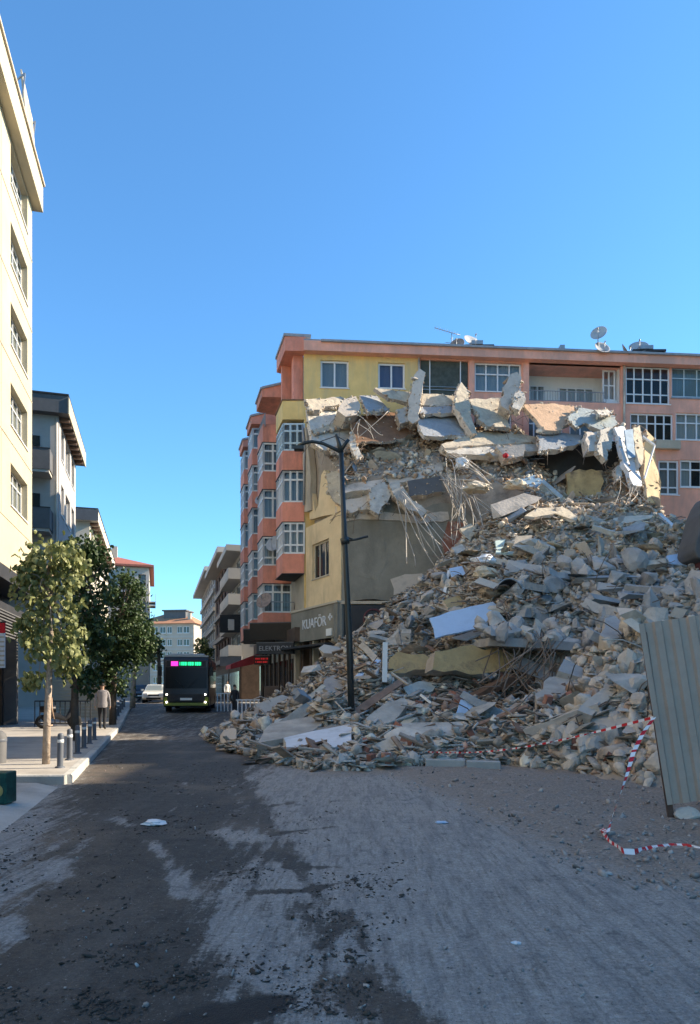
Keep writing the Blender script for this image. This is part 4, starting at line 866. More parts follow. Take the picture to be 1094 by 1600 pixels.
# ------------------------------------------------------------------ fragments
def rock_mesh(seed, flat=1.0, npt=16, fine=False):
    rnd_ = random.Random(seed); bm = bmesh.new()
    for _ in range(npt):
        v = Vector((rnd_.gauss(0, 1), rnd_.gauss(0, 1), rnd_.gauss(0, 1))).normalized()
        v = Vector([math.copysign(abs(c)**.6, c) for c in v]) * rnd_.uniform(.78, 1.05); v.z *= flat
        bm.verts.new(v * .5)
    sx, sy, sz = rnd_.uniform(.9, 1.5), rnd_.uniform(.6, 1.0), rnd_.uniform(.45, .9)
    for v in bm.verts: v.co = Vector((v.co.x*sx, v.co.y*sy, v.co.z*sz))
    r_ = bmesh.ops.convex_hull(bm, input=bm.verts); bmesh.ops.delete(bm, geom=[g_ for g_ in r_['geom_interior'] if isinstance(g_, bmesh.types.BMVert)], context='VERTS')
    bmesh.ops.recalc_face_normals(bm, faces=bm.faces)
    if fine:                          # rough broken faces
        bmesh.ops.triangulate(bm, faces=bm.faces); bmesh.ops.subdivide_edges(bm, edges=bm.edges, cuts=2, use_grid_fill=True)
        for v in bm.verts: c = v.co; v.co = c * (1 + .16*noise.fractal(c*3.5 + Vector((seed*3.1, 0, 0)), 1, 2, 4))
    me_ = bpy.data.meshes.new('chunk'); bm.to_mesh(me_); bm.free(); return me_
def round_rock(seed):
    """knocked-about lump: rounded with a few flats"""
    rnd_ = random.Random(seed); bm = bmesh.new(); bmesh.ops.create_icosphere(bm, subdivisions=2, radius=.5)
    cuts = [(Vector((rnd_.gauss(0, 1), rnd_.gauss(0, 1), rnd_.gauss(0, 1))).normalized(), rnd_.uniform(.26, .42)) for _ in range(7)]
    sx, sy, sz = rnd_.uniform(.85, 1.25), rnd_.uniform(.75, 1.0), rnd_.uniform(.6, .85)
    for v in bm.verts:
        c = v.co.copy()
        for n_, d_ in cuts:
            k_ = c.dot(n_)
            if k_ > d_: c -= n_ * (k_ - d_)
        c += c.normalized() * .07 * noise.noise(c * 4 + Vector((seed, 0, 0)))
        v.co = Vector((c.x*sx, c.y*sy, c.z*sz))
    me_ = bpy.data.meshes.new('chunk'); bm.to_mesh(me_); bm.free()
    return me_
ROCKS = [rock_mesh(i, 1.0 if i % 3 else .55, 13 + i % 6) for i in range(14)] + [round_rock(50+i) for i in range(16)]
FINE = [rock_mesh(i, 1.0 if i % 3 else .55, 13 + i % 6, True) for i in range(14)]
ROCK_NP = []
for me_ in ROCKS:
    bm = bmesh.new(); bm.from_mesh(me_); bmesh.ops.triangulate(bm, faces=bm.faces)
    ROCK_NP.append((np.array([v.co[:] for v in bm.verts]), np.array([[v.index for v in f.verts] for f in bm.faces]))); bm.free()
box_np = (np.array([(x, y, z) for z in (-.5, .5) for y in (-.5, .5) for x in (-.5, .5)]), np.array([(0, 2, 1), (1, 2, 3), (4, 5, 6), (5, 7, 6), (0, 1, 4), (1, 5, 4), (2, 6, 3), (3, 6, 7), (0, 4, 2), (2, 4, 6), (1, 3, 5), (3, 7, 5)]))
def shard_np(seed):
    v, f_ = rock_mesh(900+seed, 1.0, 9), None
    bm = bmesh.new(); bm.from_mesh(v); bmesh.ops.triangulate(bm, faces=bm.faces); a = np.array([w_.co[:] for w_ in bm.verts]); t_ = np.array([[w_.index for w_ in f.verts] for f in bm.faces]); bm.free(); return a, t_
SHARDS = [shard_np(i) for i in range(6)]
def rand_rots(n, tilt=None):
    if tilt is None:
        qv = np.random.normal(size=(n, 4)); qv /= np.linalg.norm(qv, axis=1)[:, None]
    else:
        ax = np.random.normal(size=(n, 3)); ax[:, 2] *= .2; ax /= np.linalg.norm(ax, axis=1)[:, None]; an_ = np.random.uniform(-tilt, tilt, n)/2
        q1 = np.c_[np.cos(an_), ax*np.sin(an_)[:, None]]; y_ = np.random.uniform(0, 2*np.pi, n)/2; q2 = np.c_[np.cos(y_), 0*y_, 0*y_, np.sin(y_)]
        w1, x1_, y1_, z1_ = q1.T; w2, x2_, y2_, z2_ = q2.T
        qv = np.c_[w1*w2-x1_*x2_-y1_*y2_-z1_*z2_, w1*x2_+x1_*w2+y1_*z2_-z1_*y2_, w1*y2_-x1_*z2_+y1_*w2+z1_*x2_, w1*z2_+x1_*y2_-y1_*x2_+z1_*w2]
    w_, x, y, z = qv.T
    return np.stack([1-2*(y*y+z*z), 2*(x*y-z*w_), 2*(x*z+y*w_), 2*(x*y+z*w_), 1-2*(x*x+z*z), 2*(y*z-x*w_), 2*(x*z-y*w_), 2*(y*z+x*w_), 1-2*(x*x+y*y)], -1).reshape(-1, 3, 3)
def scatter(name, parts, parent=None, label=None, cat=None):
    """parts: list of (np mesh list, positions, sizes(n,3), colours(n,3), tilt) -> one object, colour per piece"""
    V, T, C_ = [], [], []; off = 0
    for meshes, pos, siz, col, tilt in parts:
        n = len(pos); Rm = rand_rots(n, tilt); pick = np.random.randint(0, len(meshes), n)
        for i in range(n):
            v, t_ = meshes[pick[i]]; vv_ = (v * siz[i]) @ Rm[i].T + pos[i]
            V.append(vv_); T.append(t_ + off); C_.append(np.repeat(col[i][None], len(t_), 0)); off += len(v)
    V = np.concatenate(V); T = np.concatenate(T); C_ = np.concatenate(C_)
    me_ = bpy.data.meshes.new(name); me_.vertices.add(len(V)); me_.vertices.foreach_set('co', V.astype(np.float32).ravel()); me_.loops.add(len(T)*3); me_.loops.foreach_set('vertex_index', T.astype(np.int32).ravel())
    me_.polygons.add(len(T)); me_.polygons.foreach_set('loop_start', np.arange(0, len(T)*3, 3, dtype=np.int32)); me_.polygons.foreach_set('loop_total', np.full(len(T), 3, np.int32)); me_.update(calc_edges=True)
    a = me_.attributes.new('tone', 'FLOAT_COLOR', 'FACE'); a.data.foreach_set('color', np.c_[C_, np.ones(len(C_))].astype(np.float32).ravel())
    o = link(name, me_, M['frag'], parent); tag(o, label, cat, kind='stuff'); return o
m, t, b, L = nodes('fragments'); N = t.nodes
tc = N.new('ShaderNodeTexCoord'); a = N.new('ShaderNodeAttribute'); a.attribute_name = 'tone'; n = N.new('ShaderNodeTexNoise'); n.inputs['Scale'].default_value = 7; n.inputs['Detail'].default_value = 6; L.new(tc.outputs['Object'], n.inputs['Vector'])
r = N.new('ShaderNodeMapRange'); r.inputs[1].default_value = .3; r.inputs[2].default_value = .7; r.inputs[3].default_value = .65; r.inputs[4].default_value = 1.3; L.new(n.outputs[0], r.inputs[0])
h = N.new('ShaderNodeHueSaturation'); L.new(r.outputs[0], h.inputs['Value']); L.new(a.outputs['Color'], h.inputs['Color']); L.new(dusted(t, h.outputs[0], n.outputs[0], .6), b.inputs['Base Color']); b.inputs['Roughness'].default_value = .93; b.inputs['Specular IOR Level'].default_value = .25
n = N.new('ShaderNodeTexNoise'); n.inputs['Scale'].default_value = 30; L.new(tc.outputs['Object'], n.inputs['Vector']); bp = N.new('ShaderNodeBump'); bp.inputs['Strength'].default_value = .5; bp.inputs['Distance'].default_value = .03; L.new(n.outputs[0], bp.inputs['Height']); L.new(bp.outputs[0], b.inputs['Normal'])
M['frag'] = m
PALS = {'mix': [(.44, .415, .385), (.35, .325, .30), (.54, .515, .48), (.24, .215, .195), (.32, .25, .20), (.62, .60, .565)], 'blue': [(.325, .33, .34), (.26, .265, .27), (.40, .40, .40), (.20, .205, .21), (.44, .43, .415), (.36, .33, .30)],
        'brown': [(.54, .47, .40), (.47, .41, .345), (.58, .52, .45), (.38, .32, .27), (.40, .28, .22), (.60, .55, .49)], 'cream': [(.56, .50, .41), (.46, .41, .34), (.36, .32, .27), (.62, .57, .49), (.30, .25, .20), (.5, .36, .25)]}
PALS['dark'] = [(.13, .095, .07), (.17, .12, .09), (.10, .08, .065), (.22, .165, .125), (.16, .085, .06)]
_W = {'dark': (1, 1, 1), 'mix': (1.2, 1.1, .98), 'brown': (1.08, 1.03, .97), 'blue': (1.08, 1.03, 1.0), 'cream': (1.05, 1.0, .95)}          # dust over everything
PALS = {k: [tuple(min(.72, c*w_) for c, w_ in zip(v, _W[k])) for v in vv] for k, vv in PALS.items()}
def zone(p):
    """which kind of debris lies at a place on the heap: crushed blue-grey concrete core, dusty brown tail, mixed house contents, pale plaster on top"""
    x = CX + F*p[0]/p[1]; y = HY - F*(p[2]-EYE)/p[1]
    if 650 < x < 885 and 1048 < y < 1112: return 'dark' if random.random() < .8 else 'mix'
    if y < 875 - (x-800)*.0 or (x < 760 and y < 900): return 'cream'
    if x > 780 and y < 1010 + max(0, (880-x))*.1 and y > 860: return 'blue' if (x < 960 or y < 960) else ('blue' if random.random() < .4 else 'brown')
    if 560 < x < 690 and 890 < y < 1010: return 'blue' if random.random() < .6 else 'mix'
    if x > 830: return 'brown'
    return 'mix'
def shoot(px_, py_):
    """where the sight lines through these photo positions meet the mound"""
    px_ = np.asarray(px_, float); py_ = np.asarray(py_, float); dx = (px_-CX)/F; dzz = -(py_-HY)/F
    hit = np.full(len(px_), np.nan); 
    for Y in np.arange(9, 33, .05):
        zz = EYE + dzz*Y; s_ = hz(dx*Y, np.full(len(px_), Y)); new = np.isnan(hit) & (zz < s_) & (s_ > .03); hit[new] = Y
    return np.c_[dx*hit, hit, hz(np.nan_to_num(dx*hit), np.nan_to_num(hit))], ~np.isnan(hit)
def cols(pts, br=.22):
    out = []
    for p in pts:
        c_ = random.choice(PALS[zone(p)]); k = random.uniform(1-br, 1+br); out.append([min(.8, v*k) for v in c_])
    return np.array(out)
# ------------------------------------------------------------------ slabs, panels and beams that can be told apart
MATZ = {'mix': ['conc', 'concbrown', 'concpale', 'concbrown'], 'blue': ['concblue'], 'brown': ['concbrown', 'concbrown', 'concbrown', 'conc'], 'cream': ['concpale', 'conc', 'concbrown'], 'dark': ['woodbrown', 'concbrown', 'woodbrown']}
WHERE = {'mix': 'among the splintered boards of the heap', 'blue': 'in the blue-grey middle of the heap', 'brown': 'on the dusty lower right slope of the heap', 'cream': 'near the pale top of the heap', 'dark': 'in the dark brown hollow of the heap'}
KEEP = []
SEED = [0]
def slab(name, label, pts, th, mt, cat='slab', amp=.06, tilt=None):
    if tilt is None and pts[0][2] > 33.3 and 'column' not in name: tilt = (.22, 0, .22)
    if pts[0][2] < 31:               # let it rest on the mound
        h_, ok_ = shoot([p[0] for p in pts], [p[1] for p in pts]); df = [h_[i][1] - pts[i][2] for i in range(len(pts)) if ok_[i]]
        if df: off_ = min(df) - .12; pts = [(x, y, Y + off_) for x, y, Y in pts]
        KEEP.append(([(x, y) for x, y, Y in pts], max(Y for _, _, Y in pts) + .4))
    SEED[0] += 1; W_ = [P(*p) for p in pts]; c = sum(W_, Vector()) / len(W_)
    nrm = Vector()
    for i in range(len(W_)): nrm += (W_[i]-c).cross(W_[(i+1) % len(W_)]-c)
    nrm.normalize(); eye = Vector((0, 0, EYE))
    if nrm.dot(eye - c) < 0: nrm = -nrm
    if tilt is not None: nrm = (nrm + Vector(tilt)).normalized()
    for k_ in range(6):          # lay the outline flat on one plane
        Wn = []
        for p in W_:
            d_ = (p - eye); Wn.append(eye + d_ * ((c - eye).dot(nrm) / min(d_.dot(nrm), -.05)))
        ys_ = [p.y - c.y for p in Wn]
        if max(ys_) < 1.5 and min(ys_) > -1.5 and max(ys_) + c.y < 36.3: break
        nrm = (nrm + Vector((0, -.25, 0))).normalized()
    W_ = Wn; J = jag(jag(W_, 4, amp, SEED[0]), 3, amp*.55, SEED[0]+500); J = [p - nrm*((p - c).dot(nrm)) for p in J]; n = len(J); rnd_ = random.Random(SEED[0])
    bk = [p - nrm*th + Vector((rnd_.uniform(-1, 1), rnd_.uniform(-1, 1), rnd_.uniform(-1, 1)))*min(amp, th*.25) for p in J]
    q = MB(); cf = sum(J, Vector())/n; cb_ = sum(bk, Vector())/n
    q.add([p - c for p in J] + [p - c for p in bk] + [cf - c, cb_ - c], [(i, (i+1) % n, 2*n) for i in range(n)] + [((i+1) % n + n, i+n, 2*n+1) for i in range(n)])
    q.add([p - c for p in J] + [p - c for p in bk], [(i+n, (i+1) % n + n, (i+1) % n, i) for i in range(n)], 1)
    sidem = M['concbrown'] if th > .09 and mt not in ('whiteboard', 'bluesheet', 'mint', 'woodpale', 'woodbrown') else M[mt]
    o = q.build(name, [M[mt], sidem], None, loc=c); tag(o, label, cat)
    if th > .1 and mt not in ('darkgrey', 'palewall', 'tanbeam'):      # torn reinforcing bars along the broken edges
        for k_ in range(rnd_.randint(3, 7)):
            p = J[rnd_.randrange(n)] - c - nrm*th*.5; out = (p.normalized() + Vector((rnd_.uniform(-.5, .5), rnd_.uniform(-.5, .2), rnd_.uniform(-.6, .3)))).normalized(); L_ = rnd_.uniform(.25, .8)
            w_ = MB(); w_.tube([p - out*.1, p + out*L_*.5, p + out*L_ + Vector((rnd_.uniform(-.15, .15), 0, -rnd_.uniform(.05, .35)))], .012, 4); w_.build('rebar', M['rebar'], o)
    if c.y > 31 and th > .09:            # crumbling edge: lumps and mortar still clinging to the outline
        cr = []; cz = []; 
        for k_ in range(int(14 + 10*len(W_))):
            i = rnd_.randrange(n); p = J[i].lerp(J[(i+1) % n], rnd_.random()) - nrm*th*rnd_.random()*.8; cr.append(p + Vector((rnd_.uniform(-.06, .06), rnd_.uniform(-.05, .05), rnd_.uniform(-.06, .06)))); cz.append(min(.32, rnd_.lognormvariate(math.log(.10), .5)))
        for k_ in range(10):
            i = rnd_.randrange(n); p = J[i].lerp(cf, rnd_.random()*.8); cr.append(p); cz.append(min(.2, rnd_.lognormvariate(math.log(.06), .5)))
        cc = np.array([random.choice(PALS['cream'] + PALS['mix']) for _ in cr]); co_ = scatter('crumbling_edge', [(ROCK_NP[:14], np.array([tuple(p - c) for p in cr]), np.array(cz)[:, None]*np.random.uniform(.7, 1.3, (len(cr), 3)), cc, None)], o)
    return o
# pancaked roof and floors on top
slab('wall_panel', 'leaning grey plaster wall panel at the top left of the ruin', [(481, 636, 34.6), (520, 640, 34.8), (548, 652, 35.0), (560, 672, 34.8), (553, 700, 34.3), (508, 704, 34.0), (487, 690, 34.0)], .25, 'concpale')
slab('sun_patch_strip', 'cream strip laid across the grey wall panel as its sunlit patch', [(488, 672, 33.95), (536, 656, 34.3), (540, 664, 34.2), (492, 679, 33.9)], .10, 'creamslab', amp=.03)  # sunlit patch of the panel, made as a separate cream piece
slab('broken_slab', 'ragged cream slab edge with holes along the top of the leaning grey panel', [(478, 624, 34.8), (535, 620, 35.2), (545, 628, 35.0), (520, 634, 34.7), (500, 640, 34.6), (483, 640, 34.5)], .3, 'creamslab', amp=.12)
slab('concrete_block', 'dark brown-grey broken beam end jutting out at the top left', [(528, 642, 33.9), (538, 624, 34.0), (556, 619, 34.2), (563, 632, 34.0), (557, 648, 33.9), (540, 651, 33.8)], .9, 'concbrown', amp=.1)
slab('broken_slab', 'light grey slab tilted beside the dark beam end', [(562, 618, 34.9), (590, 619, 35.2), (608, 641, 34.6), (574, 643, 34.4)], .2, 'blueslab')
slab('wall_panel', 'rust-brown panel lying under the top slabs', [(546, 652, 34.9), (610, 644, 35.2), (644, 646, 35.0), (650, 678, 34.4), (610, 690, 34.2), (556, 692, 34.2)], .15, 'rustslab', amp=.1)
slab('roof_slab', 'long sunlit cream roof slab tipped up under the second window', [(585, 606, 35.3), (640, 612, 35.6), (700, 618, 35.9), (733, 621, 35.9), (735, 630, 35.2), (692, 634, 34.9), (650, 632, 34.7), (608, 622, 34.8)], .22, 'creamslab')
slab('roof_slab', 'grey underside slab below the long cream one', [(655, 636, 35.2), (700, 634, 35.3), (742, 630, 35.3), (744, 640, 34.8), (690, 646, 34.7), (657, 646, 34.8)], .2, 'blueslab')
slab('broken_column', 'stout broken concrete column standing upright at the roof slabs', [(637, 655, 34.2), (638, 625, 34.3), (644, 602, 34.5), (648, 585, 34.6), (656, 576, 34.7), (665, 582, 34.6), (661, 600, 34.5), (657, 625, 34.3), (655, 655, 34.2), (645, 662, 34.1)], .7, 'concbrown', amp=.08)
slab('concrete_block', 'pinkish brick lump at the foot of the broken column', [(620, 640, 34.4), (637, 636, 34.4), (640, 658, 34.2), (625, 662, 34.2)], .5, 'concbrown', amp=.1)
slab('broken_slab', 'upright cream shard between the roof slabs', [(711, 638, 34.6), (716, 606, 34.9), (721, 597, 35.0), (733, 612, 34.9), (735, 640, 34.6), (745, 676, 34.2), (738, 678, 34.1), (728, 662, 34.2)], .35, 'creamslab', amp=.08)
slab('roof_slab', 'blue-grey slab left of the upright cream shard', [(648, 650, 34.9), (700, 645, 35.1), (722, 642, 35.0), (738, 680, 34.1), (690, 682, 34.0), (662, 680, 34.0)], .22, 'blueslab', amp=.08)
slab('roof_slab', 'cream slab between the upright shard and the split column', [(733, 624, 35.6), (782, 621, 35.7), (792, 645, 35.0), (797, 668, 34.4), (762, 666, 34.3), (748, 655, 34.5)], .22, 'creamslab', amp=.08)
slab('broken_column', 'split concrete column leaning right before the balcony', [(783, 634, 34.4), (786, 606, 34.7), (797, 585, 34.9), (808, 581, 34.9), (815, 590, 34.8), (808, 615, 34.6), (797, 643, 34.3)], .6, 'conc', amp=.1)
slab('concrete_block', 'pale chunk leaning on the split column', [(800, 636, 34.3), (806, 610, 34.5), (818, 612, 34.5), (822, 624, 34.4), (812, 641, 34.2)], .45, 'concpale', amp=.08)
slab('roof_slab', 'orange-cream slab below the open balcony', [(818, 632, 35.7), (865, 630, 35.8), (905, 636, 35.6), (898, 655, 35.0), (878, 672, 34.4), (852, 672, 34.2), (838, 655, 34.6)], .22, 'orangeslab', amp=.08)
slab('floor_slab', 'flat cream slab layer below the middle roof slabs', [(745, 676, 34.6), (800, 676, 34.7), (842, 684, 34.5), (840, 692, 34.0), (760, 694, 33.8), (695, 700, 33.7), (690, 694, 34.0)], .3, 'creamslab', amp=.08)
slab('floor_slab', 'second cream slab layer just under the flat one', [(690, 698, 34.0), (762, 694, 34.2), (842, 692, 34.2), (846, 702, 33.6), (770, 712, 33.4), (700, 708, 33.5)], .28, 'concpale', amp=.1)
slab('floor_slab', 'sagging blue-grey floor slab right of the cream layers', [(840, 680, 34.6), (880, 676, 34.8), (910, 680, 34.6), (906, 692, 34.0), (870, 702, 33.6), (842, 704, 33.6)], .25, 'blueslab', amp=.08)
slab('roof_slab', 'crumpled pale mint slab at the upper right of the ruin', [(888, 650, 35.4), (905, 636, 35.7), (925, 640, 35.6), (962, 650, 35.2), (966, 662, 34.8), (940, 672, 34.4), (915, 660, 34.6), (900, 668, 34.4)], .2, 'mintslab', amp=.14)
slab('roof_slab', 'small pale flake on top of the mint slab', [(930, 641, 35.0), (950, 640, 35.2), (958, 646, 35.0), (938, 649, 34.8)], .12, 'concpale')
slab('broken_slab', 'grey slab end over the dark gap, upper right', [(915, 674, 34.2), (940, 668, 34.4), (938, 700, 33.9), (918, 705, 33.8)], .4, 'conc', amp=.12)
slab('hanging_slab', 'white plaster slab hanging down beside the dark gap', [(938, 672, 34.0), (958, 668, 34.2), (956, 700, 33.9), (948, 720, 33.7), (934, 705, 33.7)], .3, 'concpale', amp=.12)
slab('hanging_slab', 'long white slab hanging at the right end of the ruin', [(960, 668, 34.0), (974, 662, 34.2), (984, 700, 33.9), (998, 735, 33.5), (1003, 760, 33.3), (990, 758, 33.2), (975, 725, 33.5)], .25, 'whiteboard', amp=.1)
slab('blue_sheet', 'narrow blue panel on the hanging white slab', [(976, 672, 33.85), (989, 670, 33.95), (993, 714, 33.6), (982, 716, 33.55)], .06, 'bluepipe', 'panel', .02)
slab('hanging_slab', 'tan broken slab right of the narrow blue panel', [(990, 668, 34.4), (1000, 664, 34.6), (1006, 700, 34.2), (1000, 730, 33.9), (992, 700, 34.0)], .3, 'creamslab', amp=.1)
slab('hanging_slab', 'tan shard hanging below the white plaster slab', [(964, 728, 33.4), (976, 722, 33.5), (972, 742, 33.2), (964, 752, 33.1)], .25, 'concpale', amp=.08)
slab('wall_panel', 'shabby ochre wall piece at the far right of the ruin', [(1010, 672, 34.6), (1022, 684, 34.6), (1018, 700, 34.4), (1030, 745, 34.3), (1032, 785, 34.0), (1012, 785, 33.9), (1008, 720, 34.2)], .25, 'palewall', amp=.12)
slab('floor_beam', 'big grey floor beam sagging above the dark void', [(604, 748, 33.0), (645, 734, 33.2), (690, 722, 33.5), (693, 734, 33.2), (650, 750, 32.8), (610, 758, 32.7)], .5, 'conc', 'beam', .08)
slab('floor_beam', 'left floor slab edge above the party wall', [(530, 760, 32.9), (560, 752, 33.0), (600, 744, 33.1), (602, 756, 32.7), (565, 766, 32.6), (532, 772, 32.5)], .5, 'conc', 'beam', .1)
slab('floor_beam', 'lower floor slab edge just over the party wall top', [(533, 782, 32.7), (575, 772, 32.8), (600, 776, 32.8), (596, 792, 32.4), (560, 797, 32.4), (533, 800, 32.4)], .4, 'concbrown', 'beam', .1)
slab('hanging_slab', 'broken slab hanging over the party wall', [(577, 768, 32.3), (596, 752, 32.6), (612, 762, 32.6), (606, 784, 32.2), (592, 803, 31.9), (578, 796, 31.9)], .25, 'concpale', amp=.1)
slab('hanging_beam', 'broken beam hanging slantwise before the party wall', [(608, 756, 32.4), (622, 752, 32.5), (645, 782, 32.0), (667, 798, 31.7), (661, 806, 31.6), (636, 795, 31.8), (616, 776, 32.1)], .4, 'concpale', 'beam', .08)
slab('concrete_block', 'dark square block under the sagging floor beam', [(636, 752, 32.7), (688, 744, 32.8), (692, 768, 32.6), (640, 776, 32.5)], .7, 'darkgrey', amp=.05)
slab('wall_panel', 'pale yellow broken block on top of the street wall', [(508, 742, 32.9), (530, 735, 32.7), (536, 760, 32.6), (534, 790, 32.5), (520, 782, 32.7), (512, 765, 32.8)], .5, 'creamslab', amp=.1)
slab('broken_slab', 'orange tile shard near the lamp head', [(512, 700, 33.6), (548, 696, 33.8), (552, 704, 33.6), (520, 708, 33.5)], .1, 'orangeslab')
slab('concrete_block', 'rounded grey boulder above the lamp arm', [(543, 690, 33.8), (550, 675, 33.9), (566, 673, 33.9), (570, 686, 33.8), (558, 696, 33.7)], .6, 'conc', amp=.08)
slab('broken_slab', 'narrow pale plank of concrete leaning below the grey boulder', [(546, 692, 33.3), (556, 690, 33.4), (566, 715, 33.1), (558, 718, 33.0)], .15, 'concpale')
slab('broken_slab', 'brown-grey slab end in the middle of the upper floors', [(775, 697, 33.3), (820, 694, 33.4), (818, 712, 33.1), (790, 716, 33.0)], .4, 'concbrown', amp=.08)
# items on the heap
slab('blue_sheet', 'large pale blue-white sheet lying on the middle of the heap', [(671, 966, 22.6), (720, 952, 23.0), (770, 940, 23.3), (784, 952, 23.1), (778, 974, 22.4), (735, 984, 22.2), (680, 997, 22.0)], .05, 'bluesheet', 'sheet', .05)
slab('white_sheet', 'small cream sheet tucked below the blue-white sheet', [(705, 996, 21.6), (742, 984, 21.9), (757, 988, 21.8), (730, 1000, 21.4)], .04, 'whiteboard', 'sheet', .04)
slab('plaster_beam', 'left half of the broken tan plaster beam', [(608, 1030, 19.9), (622, 1018, 20.0), (662, 1022, 20.0), (676, 1030, 20.0), (672, 1046, 19.8), (607, 1052, 19.7)], .55, 'tanbeam', 'beam', .08)
slab('plaster_beam', 'right half of the broken tan plaster beam', [(680, 1018, 20.0), (720, 1010, 20.1), (775, 1012, 20.2), (802, 1022, 20.4), (800, 1050, 20.2), (735, 1054, 19.8), (676, 1046, 19.8)], .55, 'tanbeam', 'beam', .1)
slab('board', 'wide brown board slanting up towards the white post', [(553, 1108, 17.9), (628, 1058, 19.3), (636, 1064, 19.2), (560, 1117, 17.7)], .06, 'woodbrown', 'board', .03)
slab('concrete_block', 'big broken grey concrete block below the brown board', [(572, 1122, 17.4), (600, 1100, 18.0), (632, 1090, 18.3), (638, 1098, 18.1), (624, 1118, 17.6), (596, 1136, 17.1), (576, 1136, 17.1)], .8, 'concpale', amp=.08)
slab('crumpled_sheet', 'crumpled grey-green sheet under the plaster beam', [(630, 1074, 18.6), (655, 1064, 18.9), (684, 1068, 19.0), (676, 1080, 18.6), (640, 1089, 18.3)], .08, 'mintslab', 'sheet', .1)
slab('pale_sheet', 'small white-blue panel standing in the rubble near the tape', [(712, 1118, 16.2), (720, 1093, 16.5), (742, 1095, 16.6), (735, 1121, 16.2)], .04, 'bluesheet', 'panel', .02)
slab('pale_plank_slab', 'long pale plank slab lying level above the kerb stones', [(624, 1151, 16.3), (629, 1130, 16.9), (726, 1127, 17.0), (724, 1147, 16.3)], .15, 'concpale', amp=.03)
slab('broken_slab', 'cream board piece beside the pale plank slab', [(614, 1140, 16.6), (640, 1118, 17.1), (650, 1122, 17.0), (622, 1146, 16.4)], .08, 'creamslab', 'board', .03)
slab('broken_slab', 'large beige slab in the left tail of the heap', [(401, 1161, 19.0), (425, 1130, 20.6), (490, 1117, 21.4), (506, 1128, 20.6), (490, 1141, 19.6), (446, 1153, 19.0)], .35, 'concpale', amp=.08)
slab('broken_slab', 'flat white-grey slab at the foot of the lamp', [(443, 1153, 18.4), (490, 1142, 18.9), (546, 1131, 19.4), (549, 1160, 17.6), (520, 1168, 17.2), (447, 1167, 17.4)], .25, 'whiteboard', amp=.05)
slab('concrete_block', 'flat topped grey boulder on the lower right slope', [(836, 1084, 16.6), (858, 1058, 17.6), (893, 1054, 17.8), (901, 1063, 17.4), (872, 1092, 16.5), (840, 1100, 16.2)], .5, 'conc', amp=.08)
slab('concrete_block', 'angular blue-grey block above the flat topped boulder', [(872, 1048, 17.7), (882, 1029, 18.2), (914, 1045, 18.0), (912, 1060, 17.5)], .5, 'concblue', amp=.07)
slab('concrete_block', 'big angular block left of the corrugated sheet', [(937, 992, 18.0), (945, 966, 18.8), (962, 962, 18.9), (978, 980, 18.4), (968, 996, 17.9), (950, 1000, 17.8)], .8, 'concblue', amp=.08)
slab('light_blue_panel', 'pale blue broken panel high on the right of the heap', [(1042, 868, 25.6), (1066, 865, 25.9), (1077, 870, 25.8), (1074, 884, 25.3), (1047, 880, 25.3)], .05, 'bluesheet', 'panel', .04)
slab('tan_panel', 'square tan panel below the long cream roll', [(800, 856, 26.0), (806, 838, 26.5), (832, 836, 26.6), (828, 858, 26.0)], .06, 'woodpale', 'panel', .03)
slab('mint_board', 'mint painted L shaped board, upright piece', [(774, 845, 27.0), (790, 842, 27.2), (786, 862, 26.6), (776, 862, 26.5)], .06, 'mint', 'board', .02)
slab('mint_board', 'mint painted board lying at the foot of the L', [(775, 860, 26.4), (808, 862, 26.4), (808, 866, 26.2), (775, 864, 26.2)], .06, 'mint', 'board', .02)
slab('tilted_slab', 'cream tilted slab hanging among the wires left of the mint board', [(718, 826, 30.2), (736, 818, 30.4), (748, 830, 30.2), (734, 846, 29.8)], .12, 'creamslab', amp=.05)
slab('concrete_block', 'white lump caught under the wires', [(706, 856, 29.6), (722, 850, 29.8), (728, 858, 29.6), (714, 866, 29.3)], .4, 'concpale')
slab('cream_roll', 'long cream curved sheet lying across the upper heap', [(820, 806, 29.0), (840, 794, 29.6), (880, 792, 29.8), (905, 808, 29.4), (900, 814, 29.0), (870, 802, 29.2), (836, 808, 28.8)], .12, 'creamslab', 'sheet', .06)
slab('thin_sheet', 'thin bent sheet over the dark gap at the upper right', [(940, 812, 29.2), (985, 806, 29.4), (1022, 804, 29.6), (1018, 809, 29.2), (975, 818, 28.8)], .05, 'woodpale', 'sheet', .03)
slab('concrete_block', 'pale square block right of the thin bent sheet', [(985, 820, 28.6), (1000, 812, 28.9), (1010, 820, 28.7), (995, 832, 28.3)], .5, 'concpale', amp=.06)
slab('crushed_metal', 'blue-grey crushed metal sheet in the upper heap', [(812, 748, 31.4), (835, 742, 31.6), (850, 752, 31.4), (838, 762, 31.0), (818, 758, 31.1)], .12, 'bluepipe', 'sheet', .1)
slab('pale_sheet', 'pale grey flat panel with a post, left of the cream insulation', [(702, 888, 27.8), (722, 884, 28.0), (728, 898, 27.6), (706, 902, 27.5)], .05, 'bluesheet', 'panel', .03)
slab('concrete_block', 'brown plaster lump below the flat panel', [(692, 938, 26.0), (718, 930, 26.3), (726, 944, 25.9), (700, 950, 25.7)], .4, 'tanbeam', amp=.06)
slab('concrete_block', 'blue-grey broken lump at the left shoulder by the lamp pole', [(504, 1075, 23.2), (520, 1055, 24.0), (536, 1058, 24.0), (538, 1074, 23.4), (520, 1084, 23.0)], .7, 'concblue', amp=.12)
